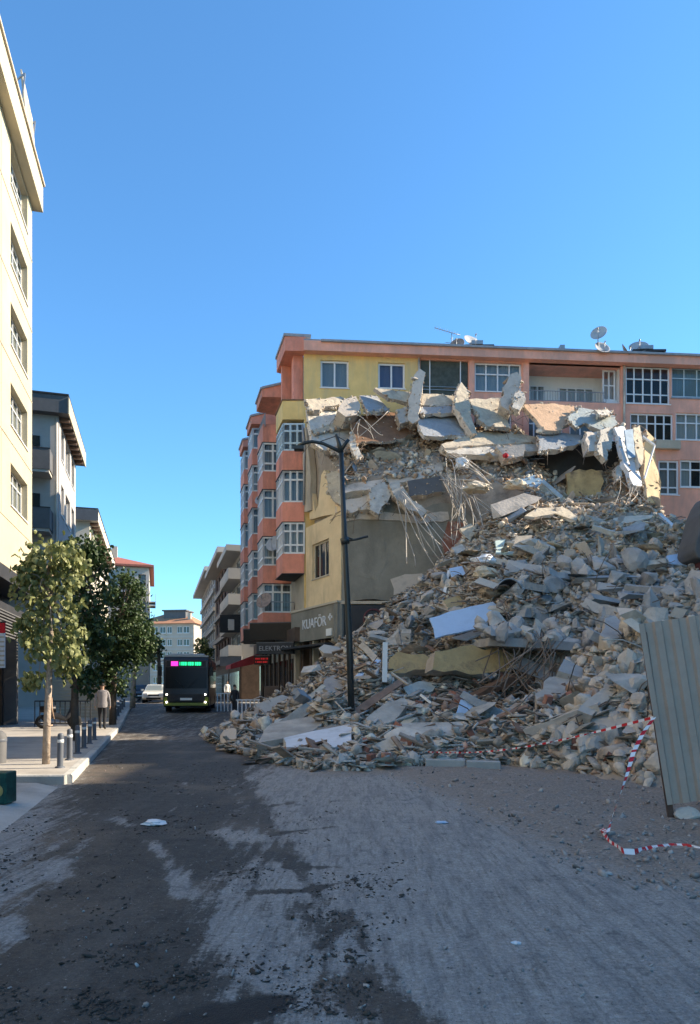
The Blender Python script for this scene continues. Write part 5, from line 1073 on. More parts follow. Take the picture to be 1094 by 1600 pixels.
for (x, y, w_, h_, Y, mt, lb) in ((722, 725, 20, 20, 32.6, 'plastic', 'white plastic bag snagged below the cream slabs'), (755, 878, 40, 18, 26.0, 'plastic', 'white crumpled plastic sheet in the middle of the heap'), (757, 896, 34, 20, 25.0, 'insul', 'cream lump of insulation under the white plastic'), (458, 1118, 32, 16, 21.0, 'insul', 'cream insulation scrap in the left tail of the heap'),
                                  (242, 1287, 34, 9, 8.1, 'plastic', 'flattened white plastic bag on the dark road'), (560, 1193, 12, 14, 15.0, 'plastic', 'small crumpled white wrapper at the foot of the heap'), (790, 712, 9, 8, 32.6, 'redcloth', 'red rag near the top of the heap'), (690, 1283, 18, 4, 8.2, 'bluesheet', 'small pale blue scrap on the dirt'), (868, 1197, 24, 8, 14.0, 'bluepipe', 'small blue-grey box at the foot of the slope'), (806, 1497, 14, 5, 4.3, 'whiteboard', 'small white stone on the pale road'), (745, 763, 40, 16, 31.6, 'insul', 'pale crumpled bundle above the hanging wires'), (805, 757, 30, 18, 31.2, 'insul', 'cream crumpled bundle beside the crushed metal')):
    p = P(x, y, Y); sx = w_*Y/F; sz_ = h_*Y/F; bm = bmesh.new(); bmesh.ops.create_icosphere(bm, subdivisions=3, radius=.5)
    for v in bm.verts:
        v.co *= 1 + .45*noise.fractal(v.co*3.2 + Vector((x, y, 0)), 1, 2, 4); v.co = Vector((v.co.x*sx, v.co.y*sx*.8, v.co.z*sz_))
        if v.co.z < -sz_*.35: v.co.z = -sz_*.35
    me_ = bpy.data.meshes.new('scrap'); bm.to_mesh(me_); bm.free(); o = link('plastic_bag' if mt == 'plastic' else 'red_rag' if mt == 'redcloth' else 'debris_scrap', me_, M[mt]); o.location = p if Y > 12 else (p.x, p.y, sz_*.36); tag(o, lb, 'bag' if mt == 'plastic' else 'scrap')
# fine fragments over the whole mound
def free(pts_):
    """which of these places are not on top of one of the large slabs"""
    x = CX + F*pts_[:, 0]/pts_[:, 1]; y = HY - F*(pts_[:, 2]-EYE)/pts_[:, 1]; ok_ = np.ones(len(pts_), bool)
    for poly, Ym_ in KEEP: ok_ &= ~((poly_sd(x, y, poly) > -2) & (pts_[:, 1] < Ym_))
    return ok_
n = 30000; X_ = np.random.uniform(-6, 22, n); Y_ = np.random.uniform(9, 32.9, n); Z_ = hz(X_, Y_); k = Z_ > -.02; pts = np.c_[X_, Y_, Z_][k]; pts = pts[free(pts)]
s_ = np.random.lognormal(math.log(.075), .6, len(pts)); s_ = np.clip(s_, .025, .4); siz = s_[:, None] * np.random.uniform(.7, 1.3, (len(pts), 3)); pts[:, 2] += s_*.15
px_ = np.random.uniform(330, 1094, 5200); py_ = np.random.uniform(780, 1210, 5200); hp_, ok = shoot(px_, py_); hp_ = hp_[ok]; hp_ = hp_[free(hp_)]
s2 = np.clip(np.random.lognormal(math.log(.17), .45, len(hp_)), .07, .5); sz2 = s2[:, None]*np.random.uniform(.7, 1.3, (len(hp_), 3)); hp_[:, 2] += s2*.2
# flat splinters, boards and sticks too small to pick out
px_ = np.random.uniform(330, 860, 4600); py_ = np.random.uniform(800, 1205, 4600); h3, ok = shoot(px_, py_); h3 = h3[ok]; h3 = h3[free(h3)]; L3 = np.random.lognormal(math.log(.35), .5, len(h3)); sz3 = np.c_[L3, np.random.uniform(.04, .14, len(h3)), np.random.uniform(.015, .04, len(h3))]; h3[:, 2] += .1
px_ = 330 + 760*np.random.uniform(0, 1, 5200)**1.5; py_ = np.random.uniform(790, 1205, 5200); h4, ok = shoot(px_, py_); h4 = h4[ok]; h4 = h4[free(h4)]; s4 = np.random.lognormal(math.log(.28), .55, len(h4)); sz4 = np.c_[s4, s4*np.random.uniform(.5, 1, len(h4)), np.full(len(h4), .03)*np.random.uniform(.7, 2, len(h4))]; h4[:, 2] += .07
wcol = np.array([random.choice([(.30, .235, .18), (.22, .16, .12), (.48, .44, .385), (.38, .34, .295), (.58, .565, .54), (.18, .135, .105), (.45, .43, .40)]) for _ in range(len(h3))])
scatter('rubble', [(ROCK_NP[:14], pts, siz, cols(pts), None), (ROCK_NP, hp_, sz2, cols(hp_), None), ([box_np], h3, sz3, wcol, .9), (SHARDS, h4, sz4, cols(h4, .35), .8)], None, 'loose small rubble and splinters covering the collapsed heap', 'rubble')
# rubble on the upper floors
n = 3600; uu = np.random.randint(0, len(vs), n); up = va[uu] + np.random.uniform(-.08, .08, (n, 2)); upz = dk_(up[:, 0], up[:, 1]); up3 = np.c_[up, upz + .05]; su = np.clip(np.random.lognormal(math.log(.14), .55, n), .05, .5)
uc = np.array([random.choice(PALS['cream'] + PALS['mix']) for _ in range(n)])
n2_ = 500; uu = np.random.randint(0, len(vs), n2_); ub = np.c_[va[uu], dk_(va[uu][:, 0], va[uu][:, 1]) + .1]; lb_ = np.random.lognormal(math.log(.4), .5, n2_)
o = scatter('upper_floor_fragments', [(ROCK_NP, up3, su[:, None]*np.random.uniform(.6, 1.3, (n, 3)), uc, None), ([box_np], ub, np.c_[lb_, np.full(n2_, .07), np.full(n2_, .035)], np.array([random.choice([(.3, .22, .16), (.5, .45, .38), (.4, .25, .16)]) for _ in range(n2_)]), .9)], tR); o.location = -A
FRM = ['creamslab', 'concpale', 'conc', 'blueslab', 'orangeslab', 'concbrown', 'mintslab']
for i in range(70):
    uu = random.randrange(len(vs)); x, y_ = vs[uu]
    sh = SHARDS[random.randrange(6)]; L_ = min(1.7, random.lognormvariate(math.log(.75), .4)); me_ = bpy.data.meshes.new('slab_fragment'); me_.from_pydata((sh[0]*np.array([L_, L_*random.uniform(.45, .9), random.uniform(.08, .2)])).tolist(), [], sh[1].tolist())
    o = link('slab_fragment', me_, M[random.choice(FRM)]); o.location = (x, y_ - .1, dz_at(x, y_) + .15); o.rotation_euler = (random.uniform(-.9, .9), random.uniform(-.8, .8), random.uniform(0, 6)); tag(o, 'broken slab piece lying on the upper floors of the ruin', 'slab piece', 'broken slab pieces on the upper floors')
# loose stones on the dirt in front of the heap and crumbs on the road
n = 2600; gxp = np.random.uniform(360, 1094, n); gyp = np.random.uniform(1165, 1420, n); pp = []; ss = []
for x, y in zip(gxp, gyp):
    gx, gy = G(x, y); d_ = poly_sd(np.array([gx]), np.array([gy]), gp([(330, 1150), (400, 1180), (500, 1215), (600, 1212), (690, 1248), (760, 1290), (850, 1335), (960, 1372), (1094, 1400), (1500, 1420), (1500, 1130), (700, 1110)]))[0]
    if d_ < -.25 + random.random()*.35: continue
    pp.append((gx, gy, gz(gy) + max(0, min(1, d_))*.05 + .008)); ss.append(min(.11, max(.012, random.lognormvariate(math.log(.03), .55))))
for _ in range(420):
    gx, gy = G(random.uniform(0, 1094), random.uniform(1200, 1590)); pp.append((gx, gy, .006)); ss.append(min(.05, max(.008, random.lognormvariate(math.log(.014), .5))))
clod = []; cs = []
for _ in range(90):
    cx_, cy_ = random.uniform(-60, 620), 1165 + 430*random.random()**1.3
    for k_ in range(random.randint(20, 90)):
        gx, gy = G(cx_ + random.gauss(0, 26), min(1640, max(1150, cy_ + random.gauss(0, 8)))); clod.append((gx, gy, .004 + gz(gy))); cs.append(min(.045, max(.004, random.lognormvariate(math.log(.009), .65))))
pp = np.array(pp); ss = np.array(ss); gc = np.array([random.choice([(.28, .25, .235), (.22, .2, .19), (.33, .31, .30), (.26, .21, .19), (.36, .36, .36)]) for _ in pp]) * np.random.uniform(.6, 1.3, (len(pp), 1))
clod = np.array(clod); cs = np.array(cs); clc = np.array([random.choice([(.06, .052, .045), (.04, .035, .03), (.10, .088, .075), (.15, .13, .11)]) for _ in cs])
mc_ = scatter('mud_clods', [(ROCK_NP[:14], clod, cs[:, None]*np.array([1.4, 1.1, .7])*np.random.uniform(.7, 1.3, (len(cs), 3)), clc, .6)], None, 'dark mud clods scattered over the muddy lane of the road', 'mud'); mc_.data.materials[0] = mat('dark_mud', (.07, .058, .047), .9, .4, 9, .4, 60)
scatter('gravel', [(ROCK_NP[:14], pp, ss[:, None]*np.random.uniform(.7, 1.3, (len(pp), 3)), gc, None)], None, 'small stones strewn on the dirt beside the heap', 'gravel')

# the 300 lumps that show largest: each one a thing
cache = {}
def rock_with(idx, mt):
    key = (idx, mt)
    if key not in cache:
        c = (FINE[idx] if idx < 14 else ROCKS[idx]).copy(); c.materials.clear(); c.materials.append(M[mt]); cache[key] = c
    return cache[key]
cand = []
def spray(n, x0, x1, y0, y1, a_, b_, sd_=0.35):
    px_ = np.random.uniform(x0, x1, n); py_ = np.random.uniform(y0, y1, n); h_, ok_ = shoot(px_, py_)
    for p in h_[ok_][free(h_[ok_])]: cand.append((p, min(b_, max(a_, random.lognormvariate(math.log((a_+b_)/2.3), sd_)))))
spray(95, 840, 1040, 1030, 1215, .22, .60); spray(40, 880, 1094, 980, 1060, .2, .5); spray(110, 800, 1094, 860, 1000, .22, .9, .5); spray(34, 580, 700, 890, 1010, .3, .75); spray(40, 350, 830, 1060, 1205, .16, .40); spray(40, 700, 1060, 790, 880, .3, .8)
cand = cand[:300]
for p, s in cand:
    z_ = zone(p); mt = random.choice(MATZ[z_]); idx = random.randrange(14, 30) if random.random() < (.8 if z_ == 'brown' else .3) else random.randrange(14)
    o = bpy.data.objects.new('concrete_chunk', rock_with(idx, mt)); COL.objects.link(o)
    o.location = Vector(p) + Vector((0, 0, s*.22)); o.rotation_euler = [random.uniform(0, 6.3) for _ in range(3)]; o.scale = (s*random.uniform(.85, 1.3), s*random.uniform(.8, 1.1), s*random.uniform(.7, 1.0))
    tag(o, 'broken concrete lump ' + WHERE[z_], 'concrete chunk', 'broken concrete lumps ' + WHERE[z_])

# broken floor plate that juts out over the hollow, with lumps on it
sp = [(3.75, 19.7), (4.6, 19.2), (5.4, 18.9), (6.2, 19.0), (6.6, 20.0), (6.5, 23.2), (3.8, 23.2)]; spj = jag(jag([Vector(p) for p in sp], 4, .25, 77), 3, .1, 78)
q = MB(); q.prism([(p.x - 5, p.y - 21) for p in spj], 2.78, 3.02, axis='z', M=Matrix.Rotation(R(5), 4, 'Y')); o = q.build('floor_plate', M['concblue'], None, loc=(5, 21, 0)); tag(o, 'broken floor plate jutting out over the dark hollow in the heap', 'slab')
for i in range(34):
    x = random.uniform(3.8, 6.4); y_ = random.uniform(18.9, 21.2)-(.3 if i < 16 else 0); s = random.uniform(.25, .75); o = bpy.data.objects.new('concrete_chunk', rock_with(random.randrange(30), random.choice(['concblue', 'concblue', 'conc']))); COL.objects.link(o)
    o.location = (x, y_, 2.98 + s*.18 - (x-5)*.085 + max(0, y_-19.4)*.35); o.rotation_euler = [random.uniform(0, 6.3) for _ in range(3)]; o.scale = (s*1.1, s, s*.85); tag(o, 'broken concrete lump on the plate above the dark hollow', 'concrete chunk', 'lumps on the jutting floor plate')
# big broken slab pieces and beams strewn over the heap
px_ = np.random.uniform(400, 1080, 150); py_ = np.random.uniform(790, 1150, 150); h_, ok_ = shoot(px_, py_); kk = 0
for p in [p for p, f_ in zip(h_[ok_], free(h_[ok_])) if f_][:58]:
    z_ = zone(p); kk += 1; mt = random.choice(MATZ[z_] + (['concpale', 'blueslab'] if z_ != 'brown' else ['concbrown']))
    if kk % 3:
        sh = SHARDS[random.randrange(6)]; L_ = random.uniform(.9, 2.0)*(.7 if z_ == 'brown' else 1); v_ = sh[0]*np.array([L_, L_*random.uniform(.5, .9), 1]); v_[:, 2] = np.sign(sh[0][:, 2])*random.uniform(.06, .13) + sh[0][:, 2]*.06
        me_ = bpy.data.meshes.new('slab_piece'); me_.from_pydata(v_.tolist(), [], sh[1].tolist()); o = link('slab_piece', me_, M[mt]); nm_ = 'large broken slab piece ' + WHERE[z_]; ca_ = 'slab piece'; gr_ = 'large slab pieces '
        o.rotation_euler = (random.uniform(.1, .9), random.uniform(-.5, .5), random.uniform(-.9, .9))
    else:
        L_ = random.uniform(1.0, 2.4); w_ = random.uniform(.16, .32); q = MB(); pp_ = [Vector((L_*(i/5-.5), random.uniform(-.03, .03), random.uniform(-.03, .03))) for i in range(6)]
        for a_, b_ in zip(pp_[:-1], pp_[1:]): pass
        vs_ = []
        for p2 in pp_:
            for (sy, sz) in ((-1, -1), (1, -1), (1, 1), (-1, 1)): vs_.append(p2 + Vector((random.uniform(-.03, .03), sy*w_/2*random.uniform(.8, 1.1), sz*w_/2*random.uniform(.8, 1.1))))
        q.add(vs_, [(i*4+j, i*4+(j+1) % 4, (i+1)*4+(j+1) % 4, (i+1)*4+j) for i in range(5) for j in range(4)] + [(3, 2, 1, 0), (20, 21, 22, 23)]); o = q.build('beam_piece', M[mt], None); nm_ = 'broken concrete beam piece ' + WHERE[z_]; ca_ = 'beam piece'; gr_ = 'beam pieces '
        o.rotation_euler = (random.uniform(0, 3), random.uniform(-.5, .5), random.uniform(0, 3.1))
        for k_ in range(4):
            w2 = MB(); e_ = L_/2*random.choice((-1, 1)); y2 = random.uniform(-w_*.35, w_*.35); w2.tube([(e_*.9, y2, 0), (e_*1.2, y2+random.uniform(-.1, .1), random.uniform(-.1, .1)), (e_*1.45, y2+random.uniform(-.25, .25), random.uniform(-.3, .2))], .012, 4); w2.build('rebar', M['rebar'], o)
    o.location = Vector(p) + Vector((0, -.1, .16)); tag(o, nm_, ca_, gr_ + WHERE[z_])
# posts, timbers
def stick(name, label, a_, b_, wd, th, mt, cat='timber', group=None):
    p, q_ = P(*a_), P(*b_); c = MB(); c.bar((0, 0, 0), q_-p, wd, th, roll=random.uniform(-.4, .4)); o = c.build(name, M[mt], None, loc=p); tag(o, label, cat, group); return o
stick('white_post', 'white post standing in the heap left of the tan beam', (601, 1066, 19.4), (602, 1004, 19.6), .14, .1, 'white', 'post')
stick('timber', 'long weathered timber slanting up to the flat topped boulder', (766, 1133, 15.6), (832, 1090, 17.2), .22, .16, 'wood')
stick('timber', 'pale timber lying beneath the pale plank slab', (690, 1162, 15.4), (772, 1134, 16.6), .16, .1, 'wood')
stick('timber', 'pair of white sticks sloping down below the white post', (612, 1052, 19.0), (638, 1070, 18.4), .05, .05, 'woodpale')
stick('timber', 'white stick below the crumpled grey-green sheet', (658, 1086, 18.0), (678, 1102, 17.6), .07, .06, 'white')
stick('timber', 'pale blue-grey plank beside the lamp pole', (556, 1061, 20.6), (592, 1032, 22.0), .16, .06, 'bluesheet')
stick('pipe', 'bent blue-grey pipe in the upper heap, long piece', (848, 752, 31.2), (878, 778, 30.6), .16, .16, 'bluepipe', 'pipe')
stick('timber', 'white plank sloping down at the far right of the heap', (1030, 803, 30.0), (1062, 832, 28.6), .2, .08, 'whiteboard')
stick('timber', 'lower white plank at the far right of the heap', (1052, 842, 27.4), (1086, 866, 26.2), .18, .1, 'woodpale')
stick('timber', 'pale pole lying left of the corrugated sheet top', (935, 978, 18.6), (976, 966, 19.0), .1, .1, 'woodpale')
stick('timber', 'thin white post under the pale grey flat panel', (694, 930, 26.4), (702, 892, 27.4), .12, .08, 'white')
stick('timber', 'curved white rail across the top of the hanging slabs', (1004, 682, 33.6), (1023, 696, 33.6), .09, .09, 'whiteboard')
stick('timber', 'white rail hanging down to the heap at the right stub wall', (1023, 696, 33.6), (1007, 748, 33.2), .07, .07, 'whiteboard')
px_ = np.random.uniform(345, 820, 190); py_ = np.random.uniform(940, 1200, 190); h_, ok_ = shoot(px_, py_)
for p in [p for p, f_ in zip(h_[ok_], free(h_[ok_])) if f_][:90]:
    L_ = random.uniform(.5, 1.5); c = MB(); c.box(-L_/2, -random.uniform(.05, .12), -.02, L_/2, random.uniform(.05, .12), .02); o = c.build('timber_board', M[random.choice(['wood', 'woodbrown', 'woodpale', 'wood'])], None, loc=Vector(p)+Vector((0, 0, .14)))
    o.rotation_euler = (random.uniform(-.7, .7), random.uniform(-.5, .5), random.uniform(0, 3.14)); tag(o, 'splintered timber board in the left and middle part of the heap', 'board', 'splintered boards in the heap')
px_ = 345 + 700*np.random.uniform(0, 1, 260)**1.3; py_ = np.random.uniform(790, 1200, 260); h_, ok_ = shoot(px_, py_)
for p in [p for p, f_ in zip(h_[ok_], free(h_[ok_])) if f_][:85]:
    L_ = min(1.5, random.lognormvariate(math.log(.6), .4)); z_ = zone(p); sh = SHARDS[random.randrange(6)]; me_ = bpy.data.meshes.new('plate'); me_.from_pydata((sh[0]*np.array([L_, L_*random.uniform(.45, .9), random.uniform(.06, .16)])).tolist(), [], sh[1].tolist()); o = link('broken_plate', me_, M[random.choice(MATZ[z_] + ['concpale'])])
    o.location = Vector(p) + Vector((0, 0, .15)); o.rotation_euler = (random.uniform(-.8, .8), random.uniform(-.6, .6), random.uniform(0, 6)); tag(o, 'thin broken plaster plate ' + WHERE[z_], 'plate', 'thin plates ' + WHERE[z_])
# bricks
px_ = np.random.uniform(560, 960, 60); py_ = np.random.uniform(1040, 1205, 60); h_, ok_ = shoot(px_, py_); bk = MB(); bk.box(-.12, -.06, -.05, .12, .06, .05); bkm = bk.mesh('brick'); bkm.materials.append(M['brick'])
for p in h_[ok_][:26]:
    o = bpy.data.objects.new('loose_brick', bkm); COL.objects.link(o); o.location = Vector(p) + Vector((0, 0, .12)); o.rotation_euler = [random.uniform(0, 6) for _ in range(3)]; o.scale = [random.uniform(.9, 1.5)]*3; tag(o, 'loose red brick in the lower heap', 'brick', 'loose red bricks')
# black curved hood
hd = thing('curved_hood', 'black curved metal hood sticking out of the middle of the heap', 'metal hood', P(792, 922, 23.2)); c = MB(); pr_ = [(-.42 + .84*i/10, .32*math.sin(math.pi*i/10)**.6) for i in range(11)]
c.add([(x, -.35, z) for x, z in pr_] + [(x, .45, z*.9) for x, z in pr_] + [(x*.93, -.35, z*.9) for x, z in pr_] + [(x*.93, .45, z*.8) for x, z in pr_], [(i, i+1, 12+i, 11+i) for i in range(10)] + [(22+i+1, 22+i, 33+i, 34+i) for i in range(10)] + [(i, 22+i, 23+i, i+1) for i in range(10)]); c.build('shell', M['charcoal'], hd)
c = MB(); c.tube([(x, -.36, z+.01) for x, z in pr_], .025); c.build('rim', M['steel'], hd)
# wires and reinforcing bars
def tangle(label, starts, ends, n, r, mt, sag, cat='wires'):
    t_ = None
    for k in range(n):
        a_ = P(*random.choice(starts)); b_ = P(*random.choice(ends)); j_ = lambda s: Vector((random.uniform(-s, s), random.uniform(-s*.6, s*.6), random.uniform(-s, s)))
        a_ += j_(.25); b_ += j_(.6)
        if t_ is None: t_ = thing('wire_tangle', label, cat, a_)
        m1 = a_.lerp(b_, .33) + j_(.35) + Vector((0, -.2, -sag)); m2 = a_.lerp(b_, .7) + j_(.35) + Vector((0, -.15, -sag*.7)); pts_ = []
        for i in range(11):
            u = i/10; pts_.append(a_*(1-u)**3 + m1*3*u*(1-u)**2 + m2*3*u*u*(1-u) + b_*u**3 - t_.location)
        c = MB(); c.tube(pts_, r*random.uniform(.8, 1.2), 4); c.build('wire', M[mt], t_)
tangle('pale wires hanging from the broken floors over the party wall', [(640, 790, 31.6), (655, 800, 31.5), (625, 770, 32)], [(690, 850, 30.6), (665, 870, 31), (700, 880, 29.8), (650, 900, 31)], 10, .022, 'wirepale', .2)
tangle('hanging bundle of pale wires in the middle of the ruin', [(700, 750, 32.4), (720, 752, 32.3), (690, 748, 32.4), (740, 758, 32.2)], [(700, 830, 31), (725, 815, 31.2), (740, 850, 30), (712, 800, 31.8), (755, 820, 30.6)], 20, .020, 'wirepale', .1)
tangle('brown wire net above the bundle, spread over the ledge', [(690, 745, 32.5), (700, 715, 32.9)], [(770, 760, 31.9), (750, 745, 32.2), (730, 790, 32)], 10, .018, 'wirepale', -.2)
tangle('dark reinforcing bars hanging in the hollow of the lower heap', [(800, 1005, 19.5), (840, 1000, 19.0), (870, 1005, 18.5), (780, 1000, 20)], [(790, 1085, 18.8), (830, 1090, 18.4), (860, 1060, 18.2), (770, 1060, 19.2)], 22, .020, 'rebar', .1)
tangle('bent reinforcing bars beside the blue-white sheet', [(770, 940, 22.2), (780, 985, 21.2), (810, 980, 21)], [(800, 990, 20.6), (770, 1000, 20.8), (790, 950, 21.6), (820, 1010, 19.8)], 12, .018, 'rebar', -.35)
tangle('loose cables near the cream insulation', [(760, 870, 25.4), (740, 880, 25.6)], [(815, 925, 23.4), (790, 900, 24.2), (740, 905, 25)], 5, .022, 'rebar', -.2)
tangle('thin bars sticking out of the right end of the ruin', [(990, 760, 33), (960, 745, 33)], [(1000, 790, 31.6), (960, 790, 31.8), (975, 800, 31.4)], 8, .018, 'wirepale', .0)
tangle('thin wires hanging from the roof slabs at the upper left', [(600, 650, 34), (560, 655, 34)], [(572, 690, 33.6), (590, 700, 33.4), (545, 700, 33.4)], 6, .016, 'wirepale', .0)
# bent reinforcing bars standing out of the rubble
px_ = np.random.uniform(420, 1060, 120); py_ = np.random.uniform(800, 1150, 120); h_, ok_ = shoot(px_, py_)
for p in h_[ok_][:64]:
    q = MB(); d_ = Vector((random.uniform(-1, 1), random.uniform(-.6, .2), random.uniform(.1, .9))).normalized(); L_ = random.uniform(.5, 1.6); e_ = Vector((random.uniform(-.5, .5), random.uniform(-.3, .1), -random.uniform(.1, .6)))*L_*.6
    q.tube([(0, 0, -.1), d_*L_*.35, d_*L_*.7 + e_*.3, d_*L_ + e_], .014, 4); o = q.build('bent_bar', M[random.choice(['rebar', 'rebar', 'wirepale'])], None, loc=Vector(p)); tag(o, 'thin bent reinforcing bar sticking out of the heap', 'reinforcing bar', 'bent bars in the heap')
# kerb stones lying at the foot of the heap
for i, (xa, xb, y) in enumerate(((613, 662, 1193), (665, 727, 1195), (729, 782, 1198))):
    a_ = Vector(G(xa, y+5) + (.10,)); b_ = Vector(G(xb, y+6) + (.10,)); c = MB(); c.bar((0, 0, 0), b_-a_, .24, .17); o = c.build('kerb_stone', M['kerb'], None, loc=a_); bv = o.modifiers.new('bevel', 'BEVEL'); bv.width = .015; bv.segments = 2
    tag(o, ('leftmost', 'middle', 'rightmost')[i] + ' of the three pale kerb stones at the foot of the heap', 'kerb stone', 'loose kerb stones')
# ------------------------------------------------------------------ street lamp in front of the ruin
b0 = P(551, 1165, 18.3); b0.z = 0
lp = thing('street_lamp', 'tall dark street lamp with curved arm standing in front of the ruin', 'street lamp', b0)
def lw(x, y): return P(x, y, 18.3) - b0
q = MB(); q.lathe([(.001, .6), (.16, .6), (.16, 0), (.13, -.02)], 12, 0, Matrix.Translation((0, 0, .0))); q.build('base', M['lamp'], lp)
q = MB(); q.tube([(0, 0, 0), lw(546, 1000), lw(539, 850), lw(533, 705)], [.095, .085, .072, .062], 12); q.build('pole', M['lamp'], lp)
q = MB(); q.tube([lw(533, 707), lw(530, 694), lw(525, 679)], [.075, .055, .035], 8); q.build('finial', M['lamp'], lp)
q = MB(); q.tube([lw(533, 706), lw(520, 700), lw(505, 693), lw(488, 690), lw(476, 692), lw(466, 697)], [.055, .05, .045, .045, .05, .055], 8); q.build('arm', M['lamp'], lp)
q = MB(); c = lw(468, 698); q.box(c.x-.14, -.12, c.z-.09, c.x+.12, .12, c.z+.0); q.build('luminaire', M['lamp'], lp)
q = MB(); q.tube([lw(533, 704), lw(539, 694), lw(545, 687)], [.055, .05, .045], 8); q.build('arm', M['lamp'], lp)
q = MB(); q.tube([lw(526, 681), lw(500, 690)], .012, 5); q.tube([lw(526, 681), lw(541, 690)], .012, 5); q.build('stay_wire', M['lamp'], lp)
q = MB(); q.tube([lw(540, 846), lw(556, 843), lw(575, 838)], .03, 6); q.tube([lw(539, 838), lw(552, 843)], .02, 6); q.build('bracket', M['lamp'], lp)
q = MB(); q.tube([lw(538, 841), lw(540, 850)], .12, 10); q.build('clamp', M['lamp'], lp)

# ------------------------------------------------------------------ corrugated fence sheet and tape on the right
fs = thing('fence_sheet', 'leaning corrugated grey metal fence sheet at the right edge', 'fence', (*G(1046, 1285), 0.0))
Yf = fs.location.y; o0 = P(1043, 1258, Yf); tilt = R(8.0)
exv = Vector((math.cos(R(-6)) * math.cos(tilt), math.sin(R(-6)), math.sin(tilt))).normalized(); ezv = Vector((-math.sin(tilt), .04, math.cos(tilt))).normalized(); eyv = ezv.cross(exv)
def ribs(n, w_, dp): 
    pr = []; 
    for i in range(n):
        x = i*w_; pr += [(x, 0), (x+w_*.30, 0), (x+w_*.42, dp), (x+w_*.80, dp), (x+w_*.92, 0)]
    return pr + [(n*w_, 0)]
Hf = 2.22
for k, (off, nn) in enumerate(((0, 7), (1.34, 7))):
    pr = ribs(nn, .2, .035); c = MB(); base = o0 - fs.location + exv*off + eyv*(-.045*k); vs_ = []
    for h_ in (0, Hf):
        for (x, d) in pr: vs_.append(base + exv*x + eyv*d + ezv*h_)
    n = len(pr); c.add(vs_, [(i, i+1, n+i+1, n+i) for i in range(n-1)]); o = c.build('sheet', M['galv'], fs); sm = o.modifiers.new('solid', 'SOLIDIFY'); sm.thickness = .004
c = MB(); p0 = o0 - fs.location + exv*.06 + eyv*.07; c.bar((p0.x+.02, p0.y, -.05), p0 + ezv*Hf*.95, .07); c.build('post', M['rust'], fs)
c = MB(); c.bar(p0 + ezv*.5, p0 + ezv*.5 + exv*2.5, .06, .04); c.bar(p0 + ezv*1.7, p0 + ezv*1.7 + exv*2.5, .06, .04); c.build('rail', M['rust'], fs)
st = bpy.data.objects.new('footing_block', rock_with(16, 'concbrown')); COL.objects.link(st); st.location = P(1076, 1272, Yf); st.location.z = .1; st.scale = (.34, .3, .26); tag(st, 'concrete lump propping the foot of the fence sheet', 'concrete chunk')
def ribbon(name, label, pts, wd, seg, cat='barrier tape'):
    """pts: list of (Vector, width direction)"""
    c = MB(); acc = 0; vs_ = []
    P_ = []
    for i in range(len(pts)-1):
        k = max(2, int((pts[i+1][0]-pts[i][0]).length/.04))
        for j in range(k): P_.append((pts[i][0].lerp(pts[i+1][0], j/k), pts[i][1].lerp(pts[i+1][1], j/k)))
    P_.append(pts[-1]); o_ = P_[0][0]
    for i in range(len(P_)-1):
        (a_, wa), (b_, wb2) = P_[i], P_[i+1]; acc += (b_-a_).length; mi = int(acc/seg) % 2
        c.add([a_-wa*wd/2-o_, a_+wa*wd/2-o_, b_+wb2*wd/2-o_, b_-wb2*wd/2-o_], [(0, 1, 2, 3)], mi, True)
    o = c.build(name, [M['tapewhite'], M['tapered']], None, loc=o_, fix=False); tag(o, label, cat); return o
tie = P(1021, 1121, Yf - .06)
pts = []; a_ = P(655, 1174, 14.8); n = 46
for i in range(n+1):
    u = i/n; p = a_.lerp(tie, u) + Vector((0, 0, -.18*math.sin(math.pi*u))); ang = i*1.15 if u < .85 else 1.2; pts.append((p, Vector((0, math.cos(ang)*.9, math.sin(ang))).normalized()))
ribbon('barrier_tape', 'twisted red and white tape strung across the front of the heap', pts, .035, .10)
up = Vector((.9, 0, .25)).normalized()
pts = [(tie + Vector((0, -.02, 0)), Vector((.95, 0, .3))), (P(1005, 1145, Yf-.15), Vector((1, 0, .2))), (P(990, 1175, Yf-.35), Vector((1, .0, .15))), (P(980, 1210, Yf-.6), Vector((.8, .3, .1))), (P(968, 1245, Yf-.9), Vector((.3, .6, 0))), (P(957, 1275, 7.3), Vector((.25, .8, 0))), (P(950, 1300, 7.0), Vector((.8, .3, .2))), (Vector(G(940, 1308) + (.09,)), Vector((.9, .3, .3))),
       (Vector(G(952, 1322) + (.05,)), Vector((.3, .8, .5))), (Vector(G(962, 1330) + (.05,)), Vector((.1, .3, .9))), (Vector(G(975, 1340) + (.06,)), Vector((0, .6, .8))), (Vector(G(992, 1341) + (.06,)), Vector((0, .4, .9))), (Vector(G(1015, 1332) + (.05,)), Vector((0, .9, .3))), (Vector(G(1050, 1326) + (.04,)), Vector((0, .9, .3))), (Vector(G(1075, 1330) + (.05,)), Vector((0, .7, .7))), (Vector(G(1110, 1338) + (.05,)), Vector((0, .8, .5)))]
ribbon('barrier_tape', 'red and white tape hanging from the fence sheet and trailing on the ground', pts, .058, .08)

